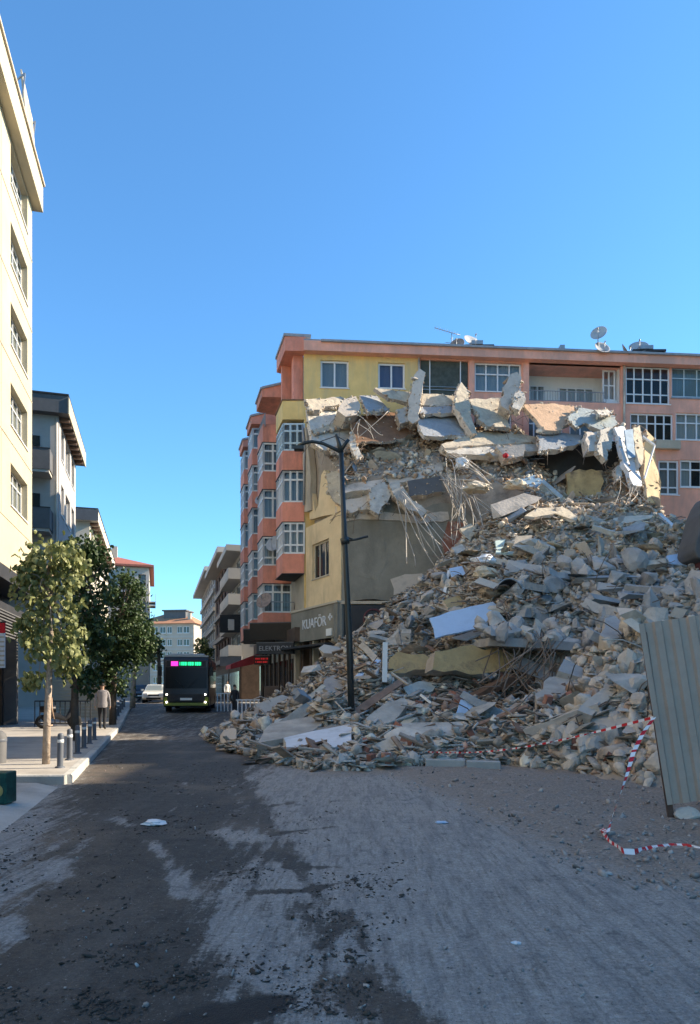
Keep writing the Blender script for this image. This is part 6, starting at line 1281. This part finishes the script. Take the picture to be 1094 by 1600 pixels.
# grey and maroon shell at the right edge of the heap
sh = thing('metal_shell', 'large grey curved metal shell with maroon edge at the right rim of the picture', 'machine part', P(1092, 880, 22)); c = MB(); pr_ = []
for i in range(13):
    u = i/12; pr_.append((-.55*math.sin(math.pi*.5*u)**.8 + .0, 2.1 - 2.0*u))
pts_ = [((x-1092)*22/F, (880-y)*22/F) for x, y in ((1130, 768), (1108, 774), (1100, 786), (1092, 805), (1086, 828), (1080, 850), (1078, 864), (1083, 874), (1094, 878), (1130, 876))]
c.prism(pts_, -.3, .9); o = c.build('shell', M['darkgrey'], sh); bv = o.modifiers.new('bevel', 'BEVEL'); bv.width = .06; bv.segments = 3
c = MB(); c.box(.05, -.42, -.2, .6, .5, 1.05); o = c.build('edge_plate', M['maroon'], sh); bv = o.modifiers.new('bevel', 'BEVEL'); bv.width = .03; bv.segments = 2
c = MB(); c.box(.1, -.3, -2.2, .6, .6, -.05); c.build('mount', M['darkgrey'], sh)

# ------------------------------------------------------------------ bollards
bl = thing('bollard', 'x', 'bollard'); c = MB(); c.lathe([(.055, 0), (.055, .60), (.05, .63), (.03, .645), (.001, .65)], 14); c.build('post', M['bolt'], bl)
c = MB(); c.lathe([(.0555, .47), (.0575, .472), (.0575, .525), (.0555, .527)], 14); c.build('band', M['white'], bl)
c = MB(); c.lathe([(.09, 0), (.09, .02), (.055, .03)], 14); c.build('flange', M['bolt'], bl)
ORD = ['nearest', 'second', 'third', 'fourth', 'fifth', 'sixth', 'seventh', 'eighth', 'ninth', 'tenth', 'eleventh', 'twelfth', 'thirteenth', 'fourteenth', 'fifteenth']
Ys = [12.75 + 1.42*k for k in range(6)] + [28.2, 29.4, 30.6, 32.4, 34.2, 36.2, 38.4]
for i, Y in enumerate(Ys):
    o = bl if i == 0 else copy_tree(bl); o.location = (KX(Y) - .36, Y, gz(Y) + PV - .003); tag(o, ORD[i] + (' dark bollard' if i else ' sunlit bollard') + ' in the row along the left kerb', 'bollard', 'bollards along the left kerb')
    o.rotation_euler = (random.uniform(-.02, .02), random.uniform(-.02, .02), 0)

# ------------------------------------------------------------------ trees
def leaf_mesh(sz):
    c = MB(); w_ = sz*.42
    c.add([(0, 0, 0), (sz*.28, w_, -.02*sz), (sz*.72, w_*.75, -.12*sz), (sz, 0, -.3*sz), (sz*.72, -w_*.75, -.12*sz), (sz*.28, -w_, -.02*sz), (sz*.4, 0, .06*sz), (sz*.75, 0, -.05*sz)], [(0, 6, 1), (0, 5, 6), (1, 6, 7, 2), (6, 5, 4, 7), (2, 7, 3), (7, 4, 3)])
    return np.array(c.v), c.f
def tree(label, base, trunk, lobes, nleaf, lsz, lm, bm_, r0, limbs=10, individual=0, droop=.5):
    t_ = thing('street_tree', label, 'tree', base); base = Vector(base)
    tp = [Vector(p) - base for p in trunk]; k = len(tp); q = MB(); q.tube(tp, [r0*(1 - .55*i/(k-1)) for i in range(k)], 9)
    ctr = [(Vector(c_) - base, Vector(r_)) for c_, r_ in lobes]; q2 = MB()
    for i in range(limbs):
        c_, r_ = random.choice(ctr); s_ = tp[-1].lerp(tp[-2], random.uniform(0, .8)); e_ = c_ + Vector((random.uniform(-.7, .7)*r_.x, random.uniform(-.7, .7)*r_.y, random.uniform(-.5, .8)*r_.z)); m_ = s_.lerp(e_, .5) + Vector((0, 0, .15*r_.z)); q2.tube([s_, m_, e_], [r0*.38, r0*.2, r0*.06], 5)
    q.build('trunk', M[bm_], t_); q2.build('limbs', M[bm_], t_)
    lv, lf = leaf_mesh(1.0); V = []; Fc = []; ind = []
    # leaves sit on twigs: clumps scattered through each lobe
    tot = sum(r_.x*r_.y*r_.z for _, r_ in ctr); clumps = []
    for c_, r_ in ctr:
        for _ in range(max(7, int(110*r_.x*r_.y*r_.z/tot))):
            d = Vector((random.gauss(0, 1), random.gauss(0, 1), random.gauss(0, 1))).normalized() * random.uniform(.35, 1.0)**.6
            clumps.append((c_ + Vector((d.x*r_.x, d.y*r_.y, d.z*r_.z)), .17*min(r_.x, r_.y)+.05))
    for i in range(nleaf):
        cc, cr = random.choice(clumps); p = cc + Vector((random.gauss(0, cr), random.gauss(0, cr), random.gauss(0, cr)))
        s_ = lsz*random.uniform(.6, 1.35); yaw = random.uniform(0, 2*math.pi); pit = droop + random.gauss(0, .45); Mx = Matrix.Rotation(yaw, 3, 'Z') @ Matrix.Rotation(pit, 3, 'Y') @ Matrix.Rotation(random.gauss(0, .6), 3, 'X')
        if i < individual: ind.append((p, yaw, pit, s_)); continue
        b_ = len(V); Mn = np.array(Mx)*s_; V += ((lv @ Mn.T) + np.array(p)).tolist(); Fc += [[j+b_ for j in f] for f in lf]
    me_ = bpy.data.meshes.new('crown'); me_.from_pydata(V, [], Fc); cr_ = link('crown', me_, M[lm], t_); tag(cr_, kind='stuff')
    if individual:
        me_ = bpy.data.meshes.new('leaf'); me_.from_pydata(lv.tolist(), [], lf); me_.materials.append(M[lm])
        for p, yaw, pit, s_ in ind:
            o = bpy.data.objects.new('leaf', me_); COL.objects.link(o); o.parent = cr_; o.location = p; o.rotation_euler = (random.gauss(0, .5), pit, yaw); o.scale = (s_*1.1,)*3
    return t_
def tl(x, y, Y, rx, ry, rz_): return (P(x, y, Y), (rx*Y/F, ry, rz_*Y/F))
Y1 = 13.4; bs = P(72, 1193, Y1); bs.z = PV - .01
tree('sunlit young street tree with big drooping leaves at the left kerb', bs, [bs, P(74, 1120, Y1), P(77, 1060, Y1), P(80, 1010, Y1), P(78, 940, Y1), P(72, 880, Y1)],
     [tl(62, 868, Y1, 34, .4, 26), tl(98, 880, Y1-.1, 30, .4, 34), tl(45, 915, Y1, 22, .35, 36), tl(80, 925, Y1, 30, .4, 30), tl(114, 930, Y1, 14, .25, 40), tl(72, 1000, Y1-.1, 30, .4, 20), tl(112, 1010, Y1, 24, .3, 34), tl(100, 1045, Y1, 16, .3, 20), tl(50, 1062, Y1, 16, .25, 10), tl(36, 985, Y1, 10, .2, 26), tl(70, 965, Y1, 22, .3, 18)], 1700, .12, 'leaf', 'bark', .075, 14, 300, 1.0)
q = thing('tied_rope', 'thin orange rope tied round the sunlit tree trunk', 'rope', P(79, 1135, Y1-.1)); c = MB(); c.tube([(-.06, -.02, .02), (0, -.05, 0), (.05, -.02, .03)], .012, 5); c.tube([P(81, 1090, Y1-.1)-q.location, P(82, 1110, Y1-.12)-q.location, P(85, 1124, Y1-.1)-q.location], .01, 5); c.build('cord', M['orangeslab'], q)
Y2 = 19.6; bs = P(117, 1157, Y2); bs.z = PV - .01
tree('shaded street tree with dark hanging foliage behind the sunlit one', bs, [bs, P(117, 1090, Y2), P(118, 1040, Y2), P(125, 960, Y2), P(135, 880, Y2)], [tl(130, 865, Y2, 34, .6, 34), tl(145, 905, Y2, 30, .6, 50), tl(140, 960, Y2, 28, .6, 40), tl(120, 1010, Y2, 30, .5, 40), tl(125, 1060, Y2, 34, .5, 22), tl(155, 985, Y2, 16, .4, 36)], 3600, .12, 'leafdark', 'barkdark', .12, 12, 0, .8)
Y3 = 28.0; bs = P(176, 1125, Y3); bs.z = gz(Y3) + PV - .01
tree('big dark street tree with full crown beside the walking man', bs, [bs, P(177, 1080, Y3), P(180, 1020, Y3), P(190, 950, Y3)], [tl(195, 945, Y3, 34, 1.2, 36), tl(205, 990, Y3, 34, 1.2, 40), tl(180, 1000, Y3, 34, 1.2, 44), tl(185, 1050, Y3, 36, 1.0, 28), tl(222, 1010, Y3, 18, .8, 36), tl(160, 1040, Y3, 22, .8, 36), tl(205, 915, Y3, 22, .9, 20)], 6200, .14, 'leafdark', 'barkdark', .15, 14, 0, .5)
Y4 = 38.0; bs = P(207, 1100, Y4); bs.z = gz(Y4) + PV - .01
tree('street tree with a pale sunlit trunk beyond the dark one', bs, [bs, P(209, 1060, Y4), P(212, 1035, Y4), P(214, 1000, Y4)], [tl(216, 1008, Y4, 24, .9, 18), tl(222, 1025, Y4, 16, .7, 12), tl(205, 985, Y4, 24, .9, 26), tl(228, 990, Y4, 14, .8, 24)], 1900, .2, 'leaf', 'bark', .16, 8, 0, .4)
Y5 = 62; bs = P(249, 1085, Y5); bs.z = gz(Y5) + PV
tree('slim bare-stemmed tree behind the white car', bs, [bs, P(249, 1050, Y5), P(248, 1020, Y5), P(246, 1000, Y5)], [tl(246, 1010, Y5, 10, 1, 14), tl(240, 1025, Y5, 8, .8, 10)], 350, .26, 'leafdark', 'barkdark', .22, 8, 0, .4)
Y6 = 84; bs = P(317, 1070, Y6); bs.z = .6
tree('small green tree far down by the pale blocks', bs, [bs, P(317, 1050, Y6), P(317, 1030, Y6), P(316, 1012, Y6)], [tl(316, 1012, Y6, 9, 1.5, 16), tl(322, 1022, Y6, 7, 1.2, 14)], 700, .32, 'leaf', 'barkdark', .15, 6, 0, .4)

# ------------------------------------------------------------------ vehicles
M['busblack'] = mat('bus_black_paint', (.018, .018, .02), .3, .1, 2, 0, spec=.5); M['buslime'] = mat('bus_lime_paint', (.15, .18, .025), .4, .1, 2, 0, spec=.5); M['busroof'] = mat('bus_roof_grey', (.32, .35, .36), .5, .1, 2, 0)
M['tyre'] = mat('tyre_rubber', (.02, .02, .02), .9, .2, 4, .1); M['carpaint'] = mat('white_car_paint', (.70, .68, .62), .3, .04, 2, 0, spec=.5); M['carblue'] = mat('dark_blue_car_paint', (.03, .045, .07), .3, .1, 2, 0, spec=.5); M['cargrey'] = mat('grey_car_paint', (.16, .17, .18), .3, .1, 2, 0, spec=.5)
Yb = 35.6; bp_ = Vector((P(291, 1110, Yb).x, Yb, gz(Yb))); BW = 2.36
bus = thing('city_bus', 'black midibus with lime bumper and green lit destination sign coming up the street', 'bus', bp_, math.atan(.284)*.55)
c = MB(); pf = [(.25, .32), (-.02, .55), (-.05, 1.0), (.0, 1.35), (.16, 2.75), (.35, 2.98), (8.2, 2.98), (8.3, 2.7), (8.3, .35)]   # (y, z) side profile, front at y=0
c.prism(pf, -BW/2, BW/2, axis='x'); o = c.build('body', M['busblack'], bus); bv = o.modifiers.new('bevel', 'BEVEL'); bv.width = .09; bv.segments = 3
c = MB(); c.box(-BW/2+.25, .5, 2.981, BW/2-.25, 7.6, 3.14); o = c.build('roof_unit', M['busroof'], bus); bv = o.modifiers.new('bevel', 'BEVEL'); bv.width = .05
c = MB(); c.box(-BW/2+.06, .32, 2.96, BW/2-.06, .95, 3.04); c.build('roof_edge', M['busroof'], bus)
def fy(z): return np.interp(z, [.55, 1.0, 1.35, 2.75], [-.02, -.05, 0, .16])
def front(x0, x1, z0, z1, off, name, mt, th=.012):
    c = MB(); vs_ = []
    for d in (off+th, off):
        for (x, z) in ((x0, z0), (x1, z0), (x1, z1), (x0, z1)): vs_.append((x, float(fy(z)) - d, z))
    c.add(vs_, [(3, 2, 1, 0), (4, 5, 6, 7), (0, 1, 5, 4), (1, 2, 6, 5), (2, 3, 7, 6), (3, 0, 4, 7)]); return c.build(name, M[mt], bus)
M['busglass'] = mat('bus_windscreen', (.008, .008, .009), .25, .1, 2, 0, spec=.25); front(-1.05, 1.05, 1.3, 2.4, .002, 'windscreen', 'busglass'); front(-1.0, 1.0, 2.44, 2.74, .002, 'sign_panel', 'black')
front(-.78, -.42, 2.47, 2.71, .016, 'route_number', 'ledpink', .006)
for i in range(13): front(-.34 + .088*i, -.34 + .088*i + (.06 if i % 4 else .03), 2.50, 2.68, .016, 'destination_letter', 'ledgreen', .006)
front(-1.12, 1.12, .40, .55, .03, 'bumper', 'buslime', .04); front(-.75, .75, .66, 1.0, .004, 'grille', 'charcoal'); front(-.3, .3, .68, .8, .02, 'number_plate', 'white')
front(-1.14, -.96, .6, .84, .005, 'lime_corner', 'buslime'); front(.96, 1.14, .6, .84, .005, 'lime_corner', 'buslime')
for sx in (-1, 1):
    for z in (.58, .98):
        c = MB(); c.lathe([(.001, .03), (.035, .025), (.045, 0)], 12, 0, Matrix.Translation((sx*.98, float(fy(z))-.045-(.05 if z < .7 else 0), z)) @ Matrix.Rotation(R(90), 4, 'X')); c.build('headlight', M['head'], bus)
    c = MB(); c.tube([(sx*1.1, .2, 2.75), (sx*1.28, -.12, 2.7), (sx*1.3, -.15, 2.4)], .025); o = c.build('mirror_arm', M['busblack'], bus); c = MB(); c.box(sx*1.3-.09, -.22, 1.95, sx*1.3+.09, -.1, 2.42); c.build('mirror', M['black'], o)
    c = MB(); c.tube([(sx*.08, float(fy(1.3))-.03, 1.3), (sx*.55, float(fy(1.75))-.03, 1.78)], .012, 5); c.build('wiper', M['black'], bus)
    for y in (1.6, 6.2):
        c = MB(); c.lathe([(.2, -.14), (.44, -.13), (.46, -.05), (.46, .05), (.44, .13), (.2, .14)], 20, 0, Matrix.Translation((sx*(BW/2-.13), y, .46)) @ Matrix.Rotation(R(90), 4, 'Y')); wh = c.build('wheel', M['tyre'], bus); c = MB(); c.lathe([(.001, .1), (.2, .12), (.2, -.12), (.001, -.1)], 14, 0, Matrix.Translation((sx*(BW/2-.13), y, .46)) @ Matrix.Rotation(R(90), 4, 'Y')); c.build('rim', M['steel'], wh)
    for k in range(4):
        c = MB(); c.box(sx*(BW/2+.003)-.006, .9+1.75*k, 1.35, sx*(BW/2+.003)+.006, 2.5+1.75*k, 2.45); c.build('side_window', M['glassdark'], bus)
c = MB(); c.box(.3, 1.3, 1.0, .8, 1.7, 1.9); c.build('driver_seat', M['cargrey'], bus)

def car(label, loc, rz_, paint, group=None):
    t_ = thing('parked_car', label, 'car', loc, rz_, group); Wd = 1.74
    body = [(0, .38), (-.02, .62), (.12, .78), (1.05, .92), (3.6, .95), (4.15, .93), (4.25, .7), (4.22, .35), (3.75, .26), (.4, .26)]
    c = MB(); c.prism(body, -Wd/2, Wd/2, axis='x'); o = c.build('body', M[paint], t_); bv = o.modifiers.new('bevel', 'BEVEL'); bv.width = .07; bv.segments = 3
    c = MB(); z0, z1 = .93, 1.46; lo = [(-.80, 1.0), (.80, 1.0), (.80, 4.05), (-.80, 4.05)]; hi = [(-.60, 1.75), (.60, 1.75), (.60, 3.5), (-.60, 3.5)]
    c.add([(x, y, z0) for x, y in lo] + [(x, y, z1) for x, y in hi], [(0, 1, 5, 4), (1, 2, 6, 5), (2, 3, 7, 6), (3, 0, 4, 7), (4, 5, 6, 7)]); o = c.build('cabin', M[paint], t_); bv = o.modifiers.new('bevel', 'BEVEL'); bv.width = .05; bv.segments = 2
    c = MB(); c.add([(-.70, 1.04, 1.0), (.70, 1.04, 1.0), (.54, 1.66, 1.42), (-.54, 1.66, 1.42)], [(0, 1, 2, 3)]); o = c.build('windscreen', M['glassblue'], t_, fix=False); o.location = (0, -.02, .015)
    for s in (-1, 1):
        c = MB(); c.add([(s*.80, 1.35, 1.0), (s*.80, 3.85, 1.0), (s*.63, 3.35, 1.41), (s*.63, 1.85, 1.41)], [(0, 1, 2, 3)]); o = c.build('side_window', M['glassdark'], t_, fix=False); o.location = (s*.012, 0, .0)
        c = MB(); c.box(s*.62-.16, -.03, .62, s*.62+.16, .12, .76); o = c.build('headlight', M['whiteboard'], t_)
        c = MB(); c.box(s*.95-.09, 1.1, .95, s*.95+.09, 1.28, 1.1); o = c.build('mirror', M[paint], t_)
        for y in (.8, 3.4):
            c = MB(); c.lathe([(.17, -.1), (.29, -.1), (.31, -.05), (.31, .05), (.29, .1), (.17, .1)], 18, 0, Matrix.Translation((s*(Wd/2-.08), y, .31)) @ Matrix.Rotation(R(90), 4, 'Y')); wh = c.build('wheel', M['tyre'], t_); c = MB(); c.lathe([(.001, .09), (.17, .1), (.17, -.1), (.001, -.09)], 12, 0, Matrix.Translation((s*(Wd/2-.08), y, .31)) @ Matrix.Rotation(R(90), 4, 'Y')); c.build('rim', M['steel'], wh)
    c = MB(); c.box(-.42, -.04, .56, .42, .02, .68); c.build('grille', M['black'], t_); c = MB(); c.box(-.55, -.035, .30, .55, .02, .44); c.build('lower_grille', M['black'], t_); c = MB(); c.box(-.26, -.055, .45, .26, -.02, .55); c.build('number_plate', M['white'], t_)
    c = MB(); c.box(-.8, -.03, .45, .8, .0, .52); c.build('bumper_strip', M[paint], t_)
    return t_
def cpos(x, Y): return (P(x, 1090, Y).x, Y, gz(Y))
car('sunlit white car behind the bus', cpos(240, 53), R(12), 'carpaint')
car('dark blue car parked in the shade left of the white car', cpos(220, 59), R(16), 'carblue', 'cars parked at the left kerb'); car('grey car parked behind the dark blue one', cpos(229, 66), R(16), 'cargrey', 'cars parked at the left kerb')
car('pale car far behind the white one', cpos(249, 78), R(14), 'carpaint', 'cars parked at the left kerb')

# ------------------------------------------------------------------ people
M['skin'] = mat('skin', (.38, .24, .17), .6, .1, 5, 0); M['hair'] = mat('dark_hair', (.02, .016, .014), .7, .2, 8, .2); M['jacket'] = mat('grey_jacket', (.24, .225, .23), .9, .15, 6, .2); M['trousers'] = mat('black_trousers', (.022, .022, .026), .9, .2, 6, .2); M['shirt'] = mat('white_shirt', (.72, .72, .70), .85, .08, 6, .2); M['navy'] = mat('dark_clothes', (.025, .025, .03), .9, .2, 6, .2); M['shoe'] = mat('black_shoes', (.012, .012, .012), .5, .2, 6, .1)
def person(label, loc, rz_, h, topm, legm, stride=.2, arm=.12):
    t_ = thing('person', label, 'person', loc, rz_); k = h/1.75; J = {}; E = []
    def j(n, p, r, par=None):
        J[n] = (Vector(p)*k, (r if isinstance(r, tuple) else (r, r)), par)
    j('pelvis', (0, 0, .95), (.155, .12)); j('waist', (0, 0, 1.08), (.14, .105), 'pelvis'); j('chest', (0, .01, 1.27), (.165, .12), 'waist'); j('upper', (0, 0, 1.42), (.13, .10), 'chest'); j('neck', (0, 0, 1.50), .058, 'upper'); j('head0', (0, -.015, 1.58), (.072, .085), 'neck'); j('head1', (0, -.01, 1.66), (.08, .095), 'head0'); j('head2', (0, 0, 1.72), (.05, .06), 'head1')
    for s, n in ((-1, 'L'), (1, 'R')):
        st_ = stride*s
        j('hip'+n, (s*.095, 0, .90), .098, 'pelvis'); j('knee'+n, (s*.10, -st_*.45-.02, .50), .066, 'hip'+n); j('calf'+n, (s*.10, -st_*.6+.03, .33), .06, 'knee'+n); j('ankle'+n, (s*.10, -st_*.8+.05, .09), .042, 'calf'+n); j('toe'+n, (s*.115, -st_*.8-.12, .045), .038, 'ankle'+n)
        j('sh'+n, (s*.19, 0, 1.41), .065, 'upper'); j('elb'+n, (s*.25, st_*arm*2+.03, 1.13), .047, 'sh'+n); j('wr'+n, (s*.26, st_*arm*2-.06, .90), .032, 'elb'+n); j('palm'+n, (s*.26, st_*arm*2-.075, .83), (.022, .036), 'wr'+n)
        for fi, (dy, ln) in enumerate(((-.034, .07), (-.012, .085), (.01, .08), (.03, .062))):
            j('f%d%s' % (fi, n), (s*.255, st_*arm*2-.08+dy, .83-ln*.55), .0095, 'palm'+n); j('g%d%s' % (fi, n), (s*.243, st_*arm*2-.085+dy, .83-ln), .008, 'f%d%s' % (fi, n))
        j('th'+n, (s*.245, st_*arm*2-.125, .84), .011, 'palm'+n)
    names = list(J); me_ = bpy.data.meshes.new('body'); me_.from_pydata([J[n][0] for n in names], [(names.index(n), names.index(J[n][2])) for n in names if J[n][2]], [])
    o = bpy.data.objects.new('body_tmp', me_); COL.objects.link(o); md = o.modifiers.new('skin', 'SKIN'); 
    for i, n in enumerate(names):
        sv = me_.skin_vertices[0].data[i]; sv.radius = tuple(r_*k for r_ in J[n][1]); sv.use_root = (n == 'pelvis')
    sb_ = o.modifiers.new('sub', 'SUBSURF'); sb_.levels = 2; sb_.render_levels = 2
    dg = bpy.context.evaluated_depsgraph_get(); dg.update(); nm_ = bpy.data.meshes.new_from_object(o.evaluated_get(dg)); bpy.data.objects.remove(o)
    nm_.materials.clear()
    for mt in (topm, legm, 'skin', 'shoe'): nm_.materials.append(M[mt])
    for p in nm_.polygons:
        c_ = p.center/k; p.use_smooth = True
        if c_.z > 1.50: p.material_index = 2
        elif c_.z < .10 : p.material_index = 3
        elif abs(c_.x) > .2 and c_.z < .88: p.material_index = 2
        elif c_.z < .86 and abs(c_.x) < .2: p.material_index = 1
        else: p.material_index = 0
    bo = link('body', nm_, None, t_)
    hb = bmesh.new(); bmesh.ops.create_icosphere(hb, subdivisions=3, radius=1); 
    for v in list(hb.verts):
        v.co = Vector((v.co.x*.085, v.co.y*.102, v.co.z*.10)); 
    bmesh.ops.delete(hb, geom=[v for v in hb.verts if v.co.z < -.03 or (v.co.y < -.03 and v.co.z < .035)], context='VERTS')
    hm = bpy.data.meshes.new('hair'); hb.to_mesh(hm); hb.free(); hm.materials.append(M['hair']); ho = link('hair', hm, None, t_); ho.location = Vector((0, .005, 1.675))*k; ho.scale = (k,)*3
    fc = MB(); fc.lathe([(.001, .02), (.012, .0), (.016, -.02), (.001, -.028)], 8, 0, Matrix.Translation((0, -.105*k, 1.63*k))); fc.build('nose', M['skin'], t_)
    for s in (-1, 1):
        fc = MB(); fc.lathe([(.001, .008), (.009, .003), (.001, -.006)], 8, 0, Matrix.Translation((s*.032*k, -.098*k, 1.655*k))); fc.build('eye', M['hair'], t_); fc = MB(); fc.lathe([(.001, .03), (.012, .015), (.012, -.015), (.001, -.028)], 8, 0, Matrix.Translation((s*.086*k, .01, 1.64*k))); fc.build('ear', M['skin'], t_)
    fc = MB(); fc.box(-.022*k, -.104*k, 1.586*k, .022*k, -.09*k, 1.594*k); fc.build('mouth', M['maroon'], t_)
    return t_
Ym = 25.0; mx_ = P(160, 1136, Ym).x
man = person('man in a grey jacket and black trousers walking away along the left pavement', (mx_, Ym, gz(Ym)+PV), math.pi + .2, 1.70, 'jacket', 'trousers', .22)
c = MB(); pr_ = [(.17, .83), (.185, .95), (.165, 1.1), (.20, 1.3), (.19, 1.42)]; vs_ = []; 
for r_, z in pr_:
    for i in range(16): a2 = 2*math.pi*i/16; vs_.append((math.cos(a2)*r_, math.sin(a2)*r_*.78, z*.97))
c.add(vs_, [(a_*16+i, a_*16+(i+1) % 16, (a_+1)*16+(i+1) % 16, (a_+1)*16+i) for a_ in range(4) for i in range(16)], 0, True); c.build('jacket_body', M['jacket'], man)
Yw = 53.4; person('person in a sunlit white shirt crossing down the street by the side road', (P(355, 1090, Yw).x, Yw, gz(Yw)), .6, 1.72, 'shirt', 'trousers', .15)
Yd = 33.0; person('dark clothed person standing at the white barrier posts', (P(367, 1110, Yd).x, Yd, gz(Yd)), 2.6, 1.6, 'navy', 'navy', .1)
# white railings by the shops
br = thing('pedestrian_barrier', 'low pale barrier with upright posts beside the dark clothed person', 'barrier', P(386, 1105, 31.5)); br.location.z = gz(31.5)
for i in range(6):
    c = MB(); x = -.42 + .19*i; c.bar((x, 0, 0), (x, 0, .95), .07, .05); c.build('post', M['whiteboard'], br)
c = MB(); c.bar((-.5, 0, .97), (.6, 0, .97), .06, .05); c.build('rail', M['whiteboard'], br)
br2 = copy_tree(br); br2.location = P(352, 1105, 37); br2.location.z = gz(37); tag(br2, 'dark posted barrier farther back toward the side road', 'barrier')
# clutter in front of the shops
for (x, y, Y, w_, d_, h_, mt, lb, nm) in ((462, 1065, 31, .55, .4, .5, 'yellow', 'yellow crate standing outside the hairdresser', 'crate'), (445, 1080, 31, .25, .25, .28, 'white', 'small white tub on the ground outside the hairdresser', 'tub'), (448, 1045, 31.5, .9, .5, .35, 'charcoal', 'dark box outside the shops left of the yellow crate', 'crate'), (425, 1055, 33, .7, .4, 1.2, 'brownshop', 'brown display rack in front of the shop', 'rack')):
    p = P(x, y, Y); zz = max(gz(Y), float(hz(p.x, p.y))); t_ = thing(nm, lb, nm, (p.x, p.y, zz-.02)); c = MB(); c.box(-w_/2, -d_/2, 0, w_/2, d_/2, h_); o = c.build('shell', M[mt], t_); bv = o.modifiers.new('bevel', 'BEVEL'); bv.width = .02
    c = MB(); c.box(-w_/2-.015, -d_/2-.015, h_*.86, w_/2+.015, d_/2+.015, h_*.97); c.build('rim', M[mt], t_)

# ------------------------------------------------------------------ left pavement clutter
gb = thing('cabinet', 'small dark green cabinet with a gold round emblem at the lower left', 'cabinet', (P(4, 1250, 9.2).x, 9.2, .08)); c = MB(); c.box(-.25, -.15, 0, .12, .15, .42); o = c.build('case', mat('dark_green_print', (.012, .06, .05), .5, .4, 9, .05, col2=(.02, .11, .08), amt2=.5, scale2=12), gb); bv = o.modifiers.new('bevel', 'BEVEL'); bv.width = .012
c = MB(); c.lathe([(.001, .006), (.075, .006), (.085, 0)], 18, 0, Matrix.Translation((.0, -.152, .18)) @ Matrix.Rotation(R(90), 4, 'X')); c.build('emblem', mat('gold_print', (.40, .30, .10), .5, .2, 9, 0), gb)
rb = thing('litter_bin', 'rounded grey bin at the left edge beyond the sunlit strip', 'bin', (P(-3, 1190, 13.6).x, 13.6, PV)); c = MB(); c.lathe([(.15, 0), (.16, .5), (.14, .58), (.07, .64), (.001, .65)], 16); c.build('shell', M['darkgrey'], rb); c = MB(); c.lathe([(.163, .42), (.168, .43), (.168, .47), (.163, .48)], 16); c.build('band', M['bolt'], rb)
hb_ = thing('hoarding', 'beige slatted hoarding behind the pavement barrier', 'hoarding', (P(130, 1100, 31).x - .2, 31.6, gz(31)+PV))
for i in range(12):
    c = MB(); c.box(-1.6, -.03, .15*i, 1.6, .03, .15*i+.135); o = c.build('slat', M['beige'], hb_); o.rotation_euler = (0, 0, R(-8))
pb = thing('pedestrian_barrier', 'dark metal railing barrier across the left pavement', 'barrier', (P(98, 1130, 27).x, 27, gz(27)+PV)); c = MB(); c.bar((-1.1, 0, 1.0), (1.1, 0, 1.0), .05); c.bar((-1.1, 0, .12), (1.1, 0, .12), .05); c.build('rail', M['charcoal'], pb)
for i in range(12):
    c = MB(); x = -1.1 + .2*i; c.bar((x, 0, .0 if i in (0, 11) else .12), (x, 0, 1.0), .03); c.build('upright', M['charcoal'], pb)
mo = thing('motor_scooter', 'dark scooter parked by the hoarding', 'scooter', (P(92, 1112, 25.8).x, 25.8, gz(25.8)+PV), .4)
for x in (-.55, .55):
    c = MB(); c.lathe([(.14, -.05), (.24, -.05), (.26, 0), (.24, .05), (.14, .05)], 16, 0, Matrix.Translation((x, 0, .26)) @ Matrix.Rotation(R(90), 4, 'X')); c.build('wheel', M['tyre'], mo)
c = MB(); c.tube([(-.55, 0, .3), (-.3, 0, .55), (.25, 0, .35), (.45, 0, .6), (.5, 0, .95)], [.1, .16, .1, .12, .05], 8); c.build('frame', M['charcoal'], mo); c = MB(); c.tube([(-.65, 0, .72), (-.1, 0, .74)], [.12, .13], 8); c.build('seat', M['black'], mo); c = MB(); c.tube([(.42, -.3, 1.0), (.5, 0, .98), (.42, .3, 1.0)], .022, 6); c.build('handlebar', M['black'], mo)
